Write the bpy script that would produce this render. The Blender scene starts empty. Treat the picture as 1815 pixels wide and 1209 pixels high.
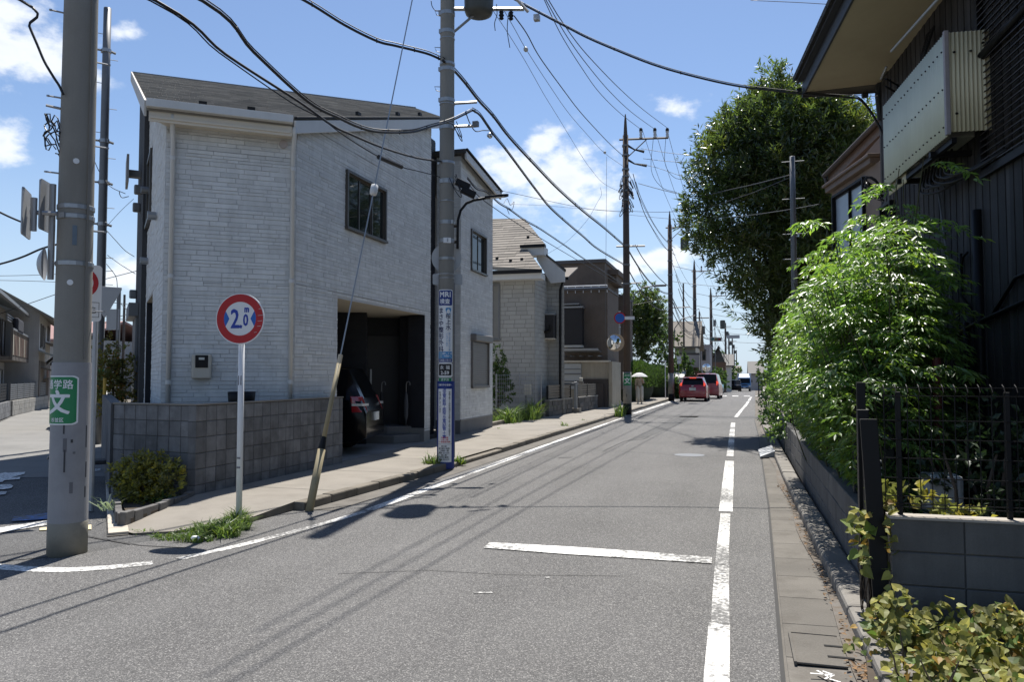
import bpy, bmesh, math, random
import numpy as np
from mathutils import Vector, Matrix, noise

S = bpy.context.scene
COL = S.collection
rad = math.radians
rnd = random.Random(11)
nrg = np.random.default_rng(5)

# ------------------------------------------------------------------ camera, sky, sun, exposure
cam_data = bpy.data.cameras.new('camera')
cam_data.sensor_width = 36.0
cam_data.lens = 36.0 * 1360.0 / 1815.0
cam_data.clip_start = 0.05
cam_data.clip_end = 3000.0
cam = bpy.data.objects.new('camera', cam_data)
COL.objects.link(cam)
cam.location = (0.0, 0.0, 1.6)
cam.rotation_euler = (rad(90 + 2.589), 0.0, rad(16.277))
S.camera = cam

SUN_EL, SUN_AZ = 64.0, -8.0          # azimuth measured clockwise from +Y (the road's direction)
sun_vec = Vector((math.sin(rad(SUN_AZ)) * math.cos(rad(SUN_EL)), math.cos(rad(SUN_AZ)) * math.cos(rad(SUN_EL)), math.sin(rad(SUN_EL))))

world = bpy.data.worlds.new('World')
S.world = world
world.use_nodes = True
wn, wl = world.node_tree.nodes, world.node_tree.links
wn.clear()
w_out = wn.new('ShaderNodeOutputWorld')
w_bg = wn.new('ShaderNodeBackground')
w_bg.inputs['Strength'].default_value = 0.078
sky = wn.new('ShaderNodeTexSky')
sky.sky_type = 'NISHITA'
sky.sun_disc = False
sky.sun_elevation = rad(SUN_EL)
sky.sun_rotation = rad(SUN_AZ)
sky.altitude = 0
sky.air_density = 1.0
sky.dust_density = 0.25
sky.ozone_density = 2.5
w_tc = wn.new('ShaderNodeTexCoord')

def wmath(op, a, b=None, c=None):
    n = wn.new('ShaderNodeMath'); n.operation = op
    for i, x in enumerate((a, b, c)):
        if x is None: continue
        if isinstance(x, (int, float)): n.inputs[i].default_value = x
        else: wl.new(x, n.inputs[i])
    return n.outputs[0]

# cumulus fields: a few banks in known directions, and the same broken cloud over the rest of the sky
CLOUDS = [  # direction, half width, half height, weight
    (((-0.212, 0.969, 0.256)), 0.085, 0.062, 0.95), (((-0.265, 0.953, 0.269)), 0.06, 0.04, 0.9), (((-0.243, 0.958, 0.302)), 0.04, 0.026, 0.9), (((-0.177, 0.98, 0.232)), 0.05, 0.03, 0.8),
    (((-0.894, 0.761, 0.427)), 0.085, 0.05, 0.95), (((-0.929, 0.75, 0.46)), 0.07, 0.05, 0.9), (((-0.914, 0.762, 0.306)), 0.03, 0.03, 0.9), (((-0.874, 0.769, 0.394)), 0.05, 0.03, 0.6),
    (((-0.07, 1.006, 0.35)), 0.06, 0.022, 0.62), (((-0.768, 0.813, 0.128)), 0.05, 0.03, 0.9), (((-0.097, 1.007, 0.151)), 0.06, 0.022, 0.85),
    (((-0.304, 0.943, 0.247)), 0.045, 0.035, 0.7), (((-0.122, 1.001, 0.137)), 0.07, 0.02, 0.7), (((-0.753, 0.802, 0.445)), 0.03, 0.02, 0.45)]
nz = wn.new('ShaderNodeTexNoise'); nz.inputs['Scale'].default_value = 17.0; nz.inputs['Detail'].default_value = 9.0; nz.inputs['Roughness'].default_value = 0.58
wmap = wn.new('ShaderNodeMapping'); wmap.inputs['Scale'].default_value = (1, 1, 1.7)
wl.new(w_tc.outputs['Generated'], wmap.inputs['Vector']); wl.new(wmap.outputs[0], nz.inputs['Vector'])
field = None
for d, w, h, k in CLOUDS:
    v = Vector(d).normalized()
    sub = wn.new('ShaderNodeVectorMath'); sub.operation = 'SUBTRACT'; sub.inputs[1].default_value = v
    wl.new(w_tc.outputs['Generated'], sub.inputs[0])
    sc = wn.new('ShaderNodeVectorMath'); sc.operation = 'MULTIPLY'; sc.inputs[1].default_value = (1 / w, 1 / w, 1 / h)
    wl.new(sub.outputs[0], sc.inputs[0])
    ln = wn.new('ShaderNodeVectorMath'); ln.operation = 'LENGTH'
    wl.new(sc.outputs[0], ln.inputs[0])
    f = wmath('MULTIPLY', wmath('MAXIMUM', wmath('SUBTRACT', 1.35, ln.outputs['Value']), 0.0), k)
    field = f if field is None else wmath('MAXIMUM', field, f)
nz2 = wn.new('ShaderNodeTexNoise'); nz2.inputs['Scale'].default_value = 3.1; nz2.inputs['Detail'].default_value = 3.0
wl.new(wmap.outputs[0], nz2.inputs['Vector'])
wide = wmath('MULTIPLY', wmath('MAXIMUM', wmath('SUBTRACT', nz2.outputs['Fac'], 0.60), 0.0), 3.0)
field = wmath('MAXIMUM', field, wide)
dens = wmath('SUBTRACT', wmath('ADD', wmath('MULTIPLY', field, 0.62), wmath('MULTIPLY', nz.outputs['Fac'], 1.5)), 0.98)
ramp = wn.new('ShaderNodeMapRange'); ramp.interpolation_type = 'SMOOTHSTEP'
ramp.inputs['From Min'].default_value = 0.0; ramp.inputs['From Max'].default_value = 0.42
wl.new(dens, ramp.inputs['Value'])
fac = wmath('MULTIPLY', ramp.outputs[0], wmath('MINIMUM', wmath('MULTIPLY', field, 3.0), 1.0))
core = wn.new('ShaderNodeMapRange'); core.inputs['From Min'].default_value = 0.25; core.inputs['From Max'].default_value = 0.85
wl.new(dens, core.inputs['Value'])
ccol = wn.new('ShaderNodeMix'); ccol.data_type = 'RGBA'
wl.new(core.outputs[0], ccol.inputs['Factor'])
ccol.inputs[6].default_value = (8.0, 8.3, 8.7, 1); ccol.inputs[7].default_value = (6.3, 6.7, 7.4, 1)
wmix = wn.new('ShaderNodeMix'); wmix.data_type = 'RGBA'
wl.new(wmath('MULTIPLY', fac, 0.93), wmix.inputs['Factor'])
w_tint = wn.new('ShaderNodeVectorMath'); w_tint.operation = 'MULTIPLY'; w_tint.inputs[1].default_value = (.98, .98, 1.02)
wl.new(sky.outputs[0], w_tint.inputs[0]); # pale air towards the horizon, the same all round
w_sep = wn.new('ShaderNodeSeparateXYZ'); wl.new(w_tc.outputs['Generated'], w_sep.inputs[0])
w_air = wn.new('ShaderNodeMapRange'); w_air.interpolation_type = 'SMOOTHSTEP'
w_air.inputs['From Min'].default_value = .30; w_air.inputs['From Max'].default_value = -.02
wl.new(w_sep.outputs['Z'], w_air.inputs['Value'])
w_low = wn.new('ShaderNodeMix'); w_low.data_type = 'RGBA'
wl.new(wmath('MULTIPLY', w_air.outputs[0], .85), w_low.inputs['Factor'])
wl.new(w_tint.outputs[0], w_low.inputs[6]); w_low.inputs[7].default_value = (4.3, 5.4, 6.7, 1)
wl.new(w_low.outputs[2], wmix.inputs[6]); wl.new(ccol.outputs[2], wmix.inputs[7])
wl.new(wmix.outputs[2], w_bg.inputs['Color'])
wl.new(w_bg.outputs[0], w_out.inputs['Surface'])

sun_data = bpy.data.lights.new('sun', 'SUN')
sun_data.energy = 4.6
sun_data.angle = rad(0.53)
sun_data.color = (1.0, 0.955, 0.89)
sun = bpy.data.objects.new('sun', sun_data)
COL.objects.link(sun)
sun.rotation_euler = sun_vec.to_track_quat('Z', 'Y').to_euler()
sun.location = (0, 0, 40)

S.view_settings.view_transform = 'Standard'
S.view_settings.look = 'None'
S.view_settings.gamma = 1.0
S.view_settings.use_curve_mapping = False
S.view_settings.exposure = 0.8
S.cycles.max_bounces = 6
S.cycles.diffuse_bounces = 3
S.cycles.transparent_max_bounces = 8

# ------------------------------------------------------------------ materials
MATS = {}
def M(name, col=(.5, .5, .5), rough=.8, var=.12, scale=2.5, bump=0., bscale=45., metal=0., spec=.4, streak=0., rand=0., tone=False,
      dirt=0., dirt_col=(.06, .055, .045), dscale=1.3, emit=None, fine=0., trans=0., coat=0.):
    if name in MATS: return MATS[name]
    m = bpy.data.materials.new(name); m.use_nodes = True
    nt = m.node_tree; N, L = nt.nodes, nt.links
    b = N['Principled BSDF']
    b.inputs['Roughness'].default_value = rough
    b.inputs['Metallic'].default_value = metal
    b.inputs['Specular IOR Level'].default_value = spec
    if coat: b.inputs['Coat Weight'].default_value = coat
    g = N.new('ShaderNodeNewGeometry')
    def math_(op, a, c=None):
        n = N.new('ShaderNodeMath'); n.operation = op
        for i, x in enumerate((a, c)):
            if x is None: continue
            if isinstance(x, (int, float)): n.inputs[i].default_value = x
            else: L.new(x, n.inputs[i])
        return n.outputs[0]
    def noise_(sc, det=5, vec=None, ro=.6):
        n = N.new('ShaderNodeTexNoise'); n.inputs['Scale'].default_value = sc; n.inputs['Detail'].default_value = det
        n.inputs['Roughness'].default_value = ro
        L.new(vec if vec is not None else g.outputs['Position'], n.inputs['Vector']); return n.outputs['Fac']
    f = math_('ADD', math_('MULTIPLY', math_('SUBTRACT', noise_(scale), .5), 2 * var * 1.6), 1.0)
    if fine: f = math_('MULTIPLY', f, math_('ADD', math_('MULTIPLY', math_('SUBTRACT', noise_(90., 3), .5), fine * 2), 1.0))
    if streak:
        mp = N.new('ShaderNodeMapping'); mp.inputs['Scale'].default_value = (9, 9, .55)
        L.new(g.outputs['Position'], mp.inputs['Vector'])
        f = math_('MULTIPLY', f, math_('ADD', math_('MULTIPLY', math_('SUBTRACT', noise_(1., 4, mp.outputs[0]), .5), streak * 2), 1.0))
    if rand:
        oi = N.new('ShaderNodeObjectInfo')
        f = math_('MULTIPLY', f, math_('ADD', math_('MULTIPLY', math_('SUBTRACT', oi.outputs['Random'], .5), 2 * rand), 1.0))
    if tone:
        at = N.new('ShaderNodeAttribute'); at.attribute_name = 'tone'
        f = math_('MULTIPLY', f, at.outputs['Fac'])
    mul = N.new('ShaderNodeVectorMath'); mul.operation = 'SCALE'; mul.inputs[0].default_value = col
    L.new(f, mul.inputs['Scale'])
    out = mul.outputs[0]
    if dirt:
        r = N.new('ShaderNodeMapRange'); r.inputs['From Min'].default_value = .5; r.inputs['From Max'].default_value = .72
        L.new(noise_(dscale, 7, None, .65), r.inputs['Value'])
        mx = N.new('ShaderNodeMix'); mx.data_type = 'RGBA'
        L.new(math_('MULTIPLY', r.outputs[0], dirt), mx.inputs['Factor'])
        L.new(out, mx.inputs[6]); mx.inputs[7].default_value = (*dirt_col, 1); out = mx.outputs[2]
    L.new(out, b.inputs['Base Color'])
    if bump:
        bp = N.new('ShaderNodeBump'); bp.inputs['Strength'].default_value = bump; bp.inputs['Distance'].default_value = .01
        L.new(noise_(bscale, 4), bp.inputs['Height']); L.new(bp.outputs[0], b.inputs['Normal'])
    if emit:
        b.inputs['Emission Color'].default_value = (*emit[0], 1); b.inputs['Emission Strength'].default_value = emit[1]
    if trans:
        t = N.new('ShaderNodeBsdfTranslucent'); L.new(out, t.inputs['Color'])
        ms = N.new('ShaderNodeMixShader'); ms.inputs[0].default_value = trans
        L.new(b.outputs[0], ms.inputs[1]); L.new(t.outputs[0], ms.inputs[2])
        L.new(ms.outputs[0], N['Material Output'].inputs['Surface'])
    MATS[name] = m
    return m

def leaf_mat(name, col, tcol, rough=.42, trans=.4, spec=.5):
    m = bpy.data.materials.new(name); m.use_nodes = True
    N, L = m.node_tree.nodes, m.node_tree.links
    b = N['Principled BSDF']; b.inputs['Roughness'].default_value = rough; b.inputs['Specular IOR Level'].default_value = spec
    at = N.new('ShaderNodeAttribute'); at.attribute_name = 'tone'
    def sc(c):
        v = N.new('ShaderNodeVectorMath'); v.operation = 'MULTIPLY'; v.inputs[0].default_value = c
        L.new(at.outputs['Color'], v.inputs[1]); return v.outputs[0]
    L.new(sc(col), b.inputs['Base Color'])
    t = N.new('ShaderNodeBsdfTranslucent'); L.new(sc(tcol), t.inputs['Color'])
    ms = N.new('ShaderNodeMixShader'); ms.inputs[0].default_value = trans
    L.new(b.outputs[0], ms.inputs[1]); L.new(t.outputs[0], ms.inputs[2])
    L.new(ms.outputs[0], N['Material Output'].inputs['Surface'])
    return m

def asphalt(name, base, speck, rough=.85, spots=150., dark=.5, seam=True):
    m = bpy.data.materials.new(name); m.use_nodes = True
    N, L = m.node_tree.nodes, m.node_tree.links
    b = N['Principled BSDF']; b.inputs['Roughness'].default_value = rough; b.inputs['Specular IOR Level'].default_value = .35
    g = N.new('ShaderNodeNewGeometry')
    def math_(op, a, c=None):
        n = N.new('ShaderNodeMath'); n.operation = op
        for i, x in enumerate((a, c)):
            if x is None: continue
            if isinstance(x, (int, float)): n.inputs[i].default_value = x
            else: L.new(x, n.inputs[i])
        return n.outputs[0]
    def noise_(sc, det=4, vec=None):
        n = N.new('ShaderNodeTexNoise'); n.inputs['Scale'].default_value = sc; n.inputs['Detail'].default_value = det
        L.new(vec or g.outputs['Position'], n.inputs['Vector']); return n.outputs['Fac']
    vo = N.new('ShaderNodeTexVoronoi'); vo.inputs['Scale'].default_value = spots; L.new(g.outputs['Position'], vo.inputs['Vector'])
    sp = N.new('ShaderNodeSeparateColor'); L.new(vo.outputs['Color'], sp.inputs[0])
    bright = math_('POWER', sp.outputs[0], 5.0)
    stone = math_('ADD', math_('MULTIPLY', sp.outputs[1], .6), .65)
    grain = math_('ADD', math_('MULTIPLY', noise_(330., 2), .9), .55)
    big = math_('ADD', math_('MULTIPLY', noise_(.55, 6), .8), .6)
    mp = N.new('ShaderNodeMapping'); mp.inputs['Scale'].default_value = (1.6, .12, 1); L.new(g.outputs['Position'], mp.inputs['Vector'])
    track = math_('ADD', math_('MULTIPLY', noise_(1., 3, mp.outputs[0]), .6), .7)
    f = math_('MULTIPLY', math_('MULTIPLY', stone, grain), math_('MULTIPLY', big, track))
    v = N.new('ShaderNodeVectorMath'); v.operation = 'SCALE'; v.inputs[0].default_value = base; L.new(f, v.inputs['Scale'])
    mx = N.new('ShaderNodeMix'); mx.data_type = 'RGBA'
    L.new(math_('MULTIPLY', bright, .7), mx.inputs['Factor']); L.new(v.outputs[0], mx.inputs[6]); mx.inputs[7].default_value = (*speck, 1)
    L.new(mx.outputs[2], b.inputs['Base Color'])
    bp = N.new('ShaderNodeBump'); bp.inputs['Strength'].default_value = .55; bp.inputs['Distance'].default_value = .006
    L.new(vo.outputs['Distance'], bp.inputs['Height']); L.new(bp.outputs[0], b.inputs['Normal'])
    MATS[name] = m
    return m

def worn_paint(name, col, under, wear=.5, scale=9.):
    m = bpy.data.materials.new(name); m.use_nodes = True
    N, L = m.node_tree.nodes, m.node_tree.links
    b = N['Principled BSDF']; b.inputs['Roughness'].default_value = .7
    g = N.new('ShaderNodeNewGeometry')
    n1 = N.new('ShaderNodeTexNoise'); n1.inputs['Scale'].default_value = scale; n1.inputs['Detail'].default_value = 8; n1.inputs['Roughness'].default_value = .72
    L.new(g.outputs['Position'], n1.inputs['Vector'])
    n2 = N.new('ShaderNodeTexNoise'); n2.inputs['Scale'].default_value = .8; n2.inputs['Detail'].default_value = 2
    L.new(g.outputs['Position'], n2.inputs['Vector'])
    a = N.new('ShaderNodeMath'); a.operation = 'ADD'; L.new(n1.outputs['Fac'], a.inputs[0])
    k = N.new('ShaderNodeMath'); k.operation = 'MULTIPLY'; k.inputs[1].default_value = .6; L.new(n2.outputs['Fac'], k.inputs[0])
    L.new(k.outputs[0], a.inputs[1])
    r = N.new('ShaderNodeMapRange'); r.inputs['From Min'].default_value = .62 + wear * .25 - .11; r.inputs['From Max'].default_value = .62 + wear * .25 + .10
    L.new(a.outputs[0], r.inputs['Value'])
    mx = N.new('ShaderNodeMix'); mx.data_type = 'RGBA'; mx.inputs[6].default_value = (*under, 1); mx.inputs[7].default_value = (*col, 1)
    L.new(r.outputs[0], mx.inputs['Factor']); L.new(mx.outputs[2], b.inputs['Base Color'])
    MATS[name] = m
    return m

ASPH = asphalt('road_asphalt', (.088, .086, .084), (.36, .35, .33))
ASPH2 = asphalt('side_street_asphalt', (.085, .083, .08), (.30, .29, .27), spots=100.)
ASPHP = asphalt('patch_asphalt', (.07, .069, .068), (.2, .2, .19), spots=110.)
CONC = M('concrete', (.225, .205, .175), .9, .16, 1.4, .25, 60, dirt=.35, dirt_col=(.12, .105, .085), dscale=1.7, fine=.12)
CONC_G = M('gutter_concrete', (.125, .115, .10), .9, .25, 1.8, .3, 60, dirt=.65, dirt_col=(.06, .052, .042), dscale=2.6, fine=.3, rand=.1)
KERB = M('kerb_concrete', (.19, .178, .158), .9, .2, 2.5, .3, 50, dirt=.6, dirt_col=(.06, .055, .045), dscale=2.6, fine=.15, rand=.12)
KERB_D = M('old_kerb_concrete', (.17, .15, .12), .9, .2, 2.5, .3, 50, dirt=.6, dirt_col=(.05, .045, .035), dscale=2.6, fine=.15, rand=.12)
GUT_DIRT = worn_paint('gutter_dirt', (.075, .055, .035), (.11, .10, .088), .52, 7.)
WHITE_LINE = worn_paint('worn_white_line', (.78, .77, .73), (.1, .098, .094), .64, 24.)
WHITE_LINE2 = worn_paint('heavily_worn_white_line', (.74, .73, .69), (.1, .098, .094), .84, 26.)
BLUE_LINE = worn_paint('worn_blue_marking', (.08, .2, .5), (.1, .1, .1), .5, 12.)
SOIL = M('garden_soil', (.07, .055, .04), .95, .3, 5, .4, 30)
DARK = M('dark_void', (.012, .012, .014), .8, .1, 2)
POLE_C = M('pole_concrete', (.235, .225, .20), .85, .1, 1.2, .12, 120, streak=.14, dirt=.3, dirt_col=(.13, .115, .09), dscale=1.1, fine=.08)
POLE_W = M('pole_wrap_sheet', (.27, .27, .28), .6, .08, 2, streak=.1, dirt=.3, dirt_col=(.1, .1, .11), dscale=3)
POLE_B = M('brown_pole_paint', (.075, .055, .043), .7, .15, 1, streak=.2)
STEEL = M('galvanised_steel', (.34, .35, .36), .45, .12, 6, metal=.7)
STEEL_D = M('grey_painted_steel', (.16, .165, .17), .5, .12, 5, metal=.3)
BLACK = M('black_paint', (.009, .009, .010), .5, .1, 4, spec=.22)
BLACK_R = M('black_rubber', (.018, .018, .019), .6, .1, 4)
CABLE = M('black_cable', (.015, .015, .017), .5, .1, 4)
CABLE_G = M('grey_cable', (.12, .125, .13), .5, .1, 4)
WHITE_P = M('white_paint', (.72, .73, .74), .5, .06, 3, dirt=.15, dirt_col=(.3, .29, .26))
CREAM = M('cream_trim', (.62, .57, .48), .6, .06, 2, dirt=.15, dirt_col=(.35, .3, .24))
GLASS = M('window_glass', (.015, .02, .02), .04, .05, 2, spec=.3)
GLASS_C = M('car_glass', (.008, .009, .010), .08, .05, 2, spec=.25)
FRAME_D = M('bronze_window_frame', (.10, .09, .08), .4, .08, 3, metal=.4)

# ------------------------------------------------------------------ mesh builder and object helpers
class MB:
    def __init__(s): s.v, s.f, s.m = [], [], []
    def add(s, vs, fs, mi=0):
        b = len(s.v); s.v += [tuple(v) for v in vs]
        for f in fs: s.f.append(tuple(b + i for i in f)); s.m.append(mi)
        return s
    def poly(s, pts, mi=0): return s.add(pts, [tuple(range(len(pts)))], mi)
    def hexa(s, p, mi=0):
        return s.add(p, [(3, 2, 1, 0), (4, 5, 6, 7), (0, 1, 5, 4), (1, 2, 6, 5), (2, 3, 7, 6), (3, 0, 4, 7)], mi)
    def box(s, x0, x1, y0, y1, z0, z1, mi=0):
        return s.hexa([(x0, y0, z0), (x1, y0, z0), (x1, y1, z0), (x0, y1, z0), (x0, y0, z1), (x1, y0, z1), (x1, y1, z1), (x0, y1, z1)], mi)
    def fbox(s, F, s0, s1, n0, n1, z0, z1, mi=0):
        return s.hexa([F(s0, n1, z0), F(s1, n1, z0), F(s1, n0, z0), F(s0, n0, z0), F(s0, n1, z1), F(s1, n1, z1), F(s1, n0, z1), F(s0, n0, z1)], mi)
    def prism(s, poly, z0, z1, mi=0):
        n = len(poly); zz0 = z0 if isinstance(z0, (list, tuple)) else [z0] * n; zz1 = z1 if isinstance(z1, (list, tuple)) else [z1] * n
        vs = [(p[0], p[1], a) for p, a in zip(poly, zz0)] + [(p[0], p[1], a) for p, a in zip(poly, zz1)]
        return s.add(vs, [tuple(range(n))[::-1], tuple(range(n, 2 * n))] + [(i, (i + 1) % n, n + (i + 1) % n, n + i) for i in range(n)], mi)
    def extr(s, pts, vec, mi=0):
        n = len(pts); v = Vector(vec)
        vs = [tuple(p) for p in pts] + [tuple(Vector(p) + v) for p in pts]
        return s.add(vs, [tuple(range(n))[::-1], tuple(range(n, 2 * n))] + [(i, (i + 1) % n, n + (i + 1) % n, n + i) for i in range(n)], mi)
    def tube(s, pts, r, n=6, mi=0, caps=True):
        P = [Vector(p) for p in pts]; k = len(P)
        rr = r if isinstance(r, (list, tuple)) else [r] * k
        vs, up = [], None
        for i in range(k):
            t = (P[min(i + 1, k - 1)] - P[max(i - 1, 0)])
            if t.length < 1e-9: t = Vector((0, 0, 1))
            t.normalize()
            if up is None: up = Vector((0, 0, 1)) if abs(t.z) < .9 else Vector((1, 0, 0))
            a = t.cross(up)
            if a.length < 1e-6: a = t.cross(Vector((1, .3, 0)))
            a.normalize(); b = a.cross(t).normalized(); up = b
            for j in range(n):
                q = 2 * math.pi * j / n
                vs.append(P[i] + a * (math.cos(q) * rr[i]) + b * (math.sin(q) * rr[i]))
        fs = [(i * n + j, i * n + (j + 1) % n, (i + 1) * n + (j + 1) % n, (i + 1) * n + j) for i in range(k - 1) for j in range(n)]
        if caps: fs += [tuple(range(n))[::-1], tuple(range((k - 1) * n, k * n))]
        return s.add(vs, fs, mi)
    def lathe(s, prof, c=(0, 0, 0), n=16, axis='z', mi=0):
        vs = []
        for r, z in prof:
            for j in range(n):
                q = 2 * math.pi * j / n; x, y = r * math.cos(q), r * math.sin(q)
                vs.append((c[0] + x, c[1] + y, c[2] + z) if axis == 'z' else (c[0] + z, c[1] + x, c[2] + y) if axis == 'x' else (c[0] + x, c[1] + z, c[2] - y))
        k = len(prof)
        fs = [(i * n + j, i * n + (j + 1) % n, (i + 1) * n + (j + 1) % n, (i + 1) * n + j) for i in range(k - 1) for j in range(n)]
        fs += [tuple(range(n))[::-1], tuple(range((k - 1) * n, k * n))]
        return s.add(vs, fs, mi)
    def ball(s, c, r, n=10, k=6, mi=0):
        rx, ry, rz = r if isinstance(r, (tuple, list)) else (r, r, r)
        vs = [(c[0], c[1], c[2] - rz)]
        for i in range(1, k):
            a = -math.pi / 2 + math.pi * i / k
            for j in range(n):
                q = 2 * math.pi * j / n
                vs.append((c[0] + rx * math.cos(a) * math.cos(q), c[1] + ry * math.cos(a) * math.sin(q), c[2] + rz * math.sin(a)))
        vs.append((c[0], c[1], c[2] + rz)); t = len(vs) - 1
        fs = [(0, 1 + (j + 1) % n, 1 + j) for j in range(n)]
        fs += [(1 + i * n + j, 1 + i * n + (j + 1) % n, 1 + (i + 1) * n + (j + 1) % n, 1 + (i + 1) * n + j) for i in range(k - 2) for j in range(n)]
        fs += [(t, 1 + (k - 2) * n + j, 1 + (k - 2) * n + (j + 1) % n) for j in range(n)]
        return s.add(vs, fs, mi)
    def mesh(s, name, mats, smooth=False):
        me = bpy.data.meshes.new(name); me.from_pydata(s.v, [], s.f)
        for m in (mats if isinstance(mats, (list, tuple)) else [mats]): me.materials.append(m)
        if len(me.materials) > 1: me.polygons.foreach_set('material_index', s.m)
        if smooth: me.polygons.foreach_set('use_smooth', [True] * len(me.polygons))
        me.update(); return me
    def build(s, name, mats, parent=None, smooth=False, bevel=0., tones=None):
        me = s.mesh(name, mats, smooth)
        if tones is not None:
            at = me.attributes.new('tone', 'FLOAT_COLOR', 'FACE')
            at.data.foreach_set('color', np.repeat(np.array(tones, dtype=np.float32), 4).astype(np.float32))
        return put(name, me, parent, bevel)

BASE = {}      # world position of each thing's Empty, so that parts given in world coordinates land right
def put(name, me, parent=None, bevel=0., loc=None, rz=0.):
    o = bpy.data.objects.new(name, me); COL.objects.link(o)
    p = Vector(loc) if loc is not None else Vector((0, 0, 0))
    if parent is not None:
        o.parent = parent; p = p - Vector(BASE.get(parent.name, (0, 0, 0)))
    o.location = p
    if rz: o.rotation_euler = (0, 0, rz)
    if bevel:
        b = o.modifiers.new('bevel', 'BEVEL'); b.width = bevel; b.segments = 2; b.limit_method = 'ANGLE'; b.angle_limit = rad(40)
    return o
def thing(name, label, cat, loc=(0, 0, 0), group=None, local=False, rz=0.):
    o = bpy.data.objects.new(name, None); COL.objects.link(o); o.empty_display_size = .3
    o.location = loc; o.rotation_euler = (0, 0, rz)
    if not local: BASE[o.name] = tuple(loc)
    tag(o, label, cat, group); return o
def tag(o, label, cat, group=None, kind=None):
    o['label'] = label; o['category'] = cat
    if group: o['group'] = group
    if kind: o['kind'] = kind
    return o
def struct(o): o['kind'] = 'structure'; return o
def stuff(o): o['kind'] = 'stuff'; return o
def dup(root, loc, rz=0., label=None, group=None):
    r = root.copy(); COL.objects.link(r); r.location = loc; r.rotation_euler = (0, 0, rz)
    if label: r['label'] = label
    if group: r['group'] = group
    for ch in list(root.children):
        c = ch.copy(); COL.objects.link(c); c.parent = r
        for g in list(ch.children):
            d = g.copy(); COL.objects.link(d); d.parent = c
    return r
def frame(p, q):
    """wall frame: s along p->q, n outward (to the right of the walk), z up"""
    p, q = Vector(p), Vector(q); d = (q - p).normalized(); n = Vector((d.y, -d.x))
    def F(s, nn, z): return (p.x + d.x * s + n.x * nn, p.y + d.y * s + n.y * nn, z)
    F.length = (q - p).length; F.d = d; F.n = n; F.p = p
    return F

def leaf_object(name, mat, P, D, Nn, Ln, Wd, tones, parent=None, fold=.25, loc=None):
    """n leaves, each two folded triangles; tones (n,3)"""
    P, D, Nn = (np.asarray(a, dtype=np.float64) for a in (P, D, Nn))
    D = D / (np.linalg.norm(D, axis=1, keepdims=True) + 1e-9)
    Sd = np.cross(D, Nn); Sd /= (np.linalg.norm(Sd, axis=1, keepdims=True) + 1e-9)
    Nn = np.cross(Sd, D)
    Ln = np.asarray(Ln)[:, None]; Wd = np.asarray(Wd)[:, None]; n = len(P)
    mid = P + D * Ln * .45 + Nn * Wd * fold
    V = np.empty((n, 4, 3)); V[:, 0] = P; V[:, 1] = mid + Sd * Wd * .5; V[:, 2] = P + D * Ln; V[:, 3] = mid - Sd * Wd * .5
    me = bpy.data.meshes.new(name)
    me.vertices.add(n * 4); me.vertices.foreach_set('co', V.reshape(-1).astype(np.float32))
    idx = (np.arange(n)[:, None] * 4 + np.array([0, 1, 2, 0, 2, 3])[None, :]).reshape(-1).astype(np.int32)
    me.loops.add(n * 6); me.loops.foreach_set('vertex_index', idx)
    me.polygons.add(n * 2); me.polygons.foreach_set('loop_start', (np.arange(n * 2) * 3).astype(np.int32))
    me.polygons.foreach_set('loop_total', np.full(n * 2, 3, dtype=np.int32))
    me.materials.append(mat); me.update(calc_edges=True)
    at = me.attributes.new('tone', 'FLOAT_COLOR', 'FACE')
    T = np.ones((n * 2, 4), dtype=np.float32); T[:, :3] = np.repeat(np.asarray(tones), 2, axis=0); at.data.foreach_set('color', T.reshape(-1))
    return put(name, me, parent, loc=loc)
def rand_dirs(n, zbias=0.):
    d = nrg.normal(size=(n, 3)); d[:, 2] += zbias
    return d / np.linalg.norm(d, axis=1, keepdims=True)

# lettering: outline glyphs of the built-in font turned into mesh
def glyphs(text, size, bold=0., spacing=1., line=1., sx=1.):
    cu = bpy.data.curves.new('lettering', 'FONT'); cu.body = text; cu.size = size; cu.align_x = 'CENTER'; cu.align_y = 'CENTER'
    cu.resolution_u = 2; cu.space_line = line; cu.space_character = spacing
    o = bpy.data.objects.new('lettering', cu); COL.objects.link(o)
    dg = bpy.context.evaluated_depsgraph_get()
    me = bpy.data.meshes.new_from_object(o.evaluated_get(dg))
    v0 = [(v.co.x * sx, v.co.y) for v in me.vertices]; f0 = [tuple(p.vertices) for p in me.polygons]; vs, fs = [], []
    for k, (ox, oy) in enumerate(((0, 0), (1, .6), (-1, -.6), (.6, -1), (-.6, 1)) if bold else ((0, 0),)):   # heavier strokes from shifted layers
        b = len(vs); vs += [(x + ox * bold, y + oy * bold, k * .00012) for x, y in v0]; fs += [tuple(b + i for i in f) for f in f0]
    bpy.data.objects.remove(o); bpy.data.curves.remove(cu); bpy.data.meshes.remove(me)
    return vs, fs
def column(text): return '\n'.join(text)

# ------------------------------------------------------------------ ground, roads, pavements
def gz(y):                                   # the street falls gently beyond the next houses
    return 0.0 if y < 52 else -0.9 * min(1.0, (y - 52) / 75.0) ** 1.2 if y < 127 else -0.9 - (y - 127) * .004

def strip(left, right, dz=0.0, mi=0, mb=None):
    """ribbon between two polylines given as (x, y[, z]) lists of equal length"""
    mb = mb or MB()
    L_ = [(p[0], p[1], (p[2] if len(p) > 2 else gz(p[1])) + dz) for p in left]
    R_ = [(p[0], p[1], (p[2] if len(p) > 2 else gz(p[1])) + dz) for p in right]
    n = len(L_)
    return mb.add(L_ + R_, [(i, n + i, n + i + 1, i + 1) for i in range(n - 1)], mi)

def interp(tab, y):
    for (y0, x0), (y1, x1) in zip(tab, tab[1:]):
        if y <= y1: return x0 + (x1 - x0) * max(0, (y - y0)) / (y1 - y0)
    return tab[-1][1]

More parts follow.
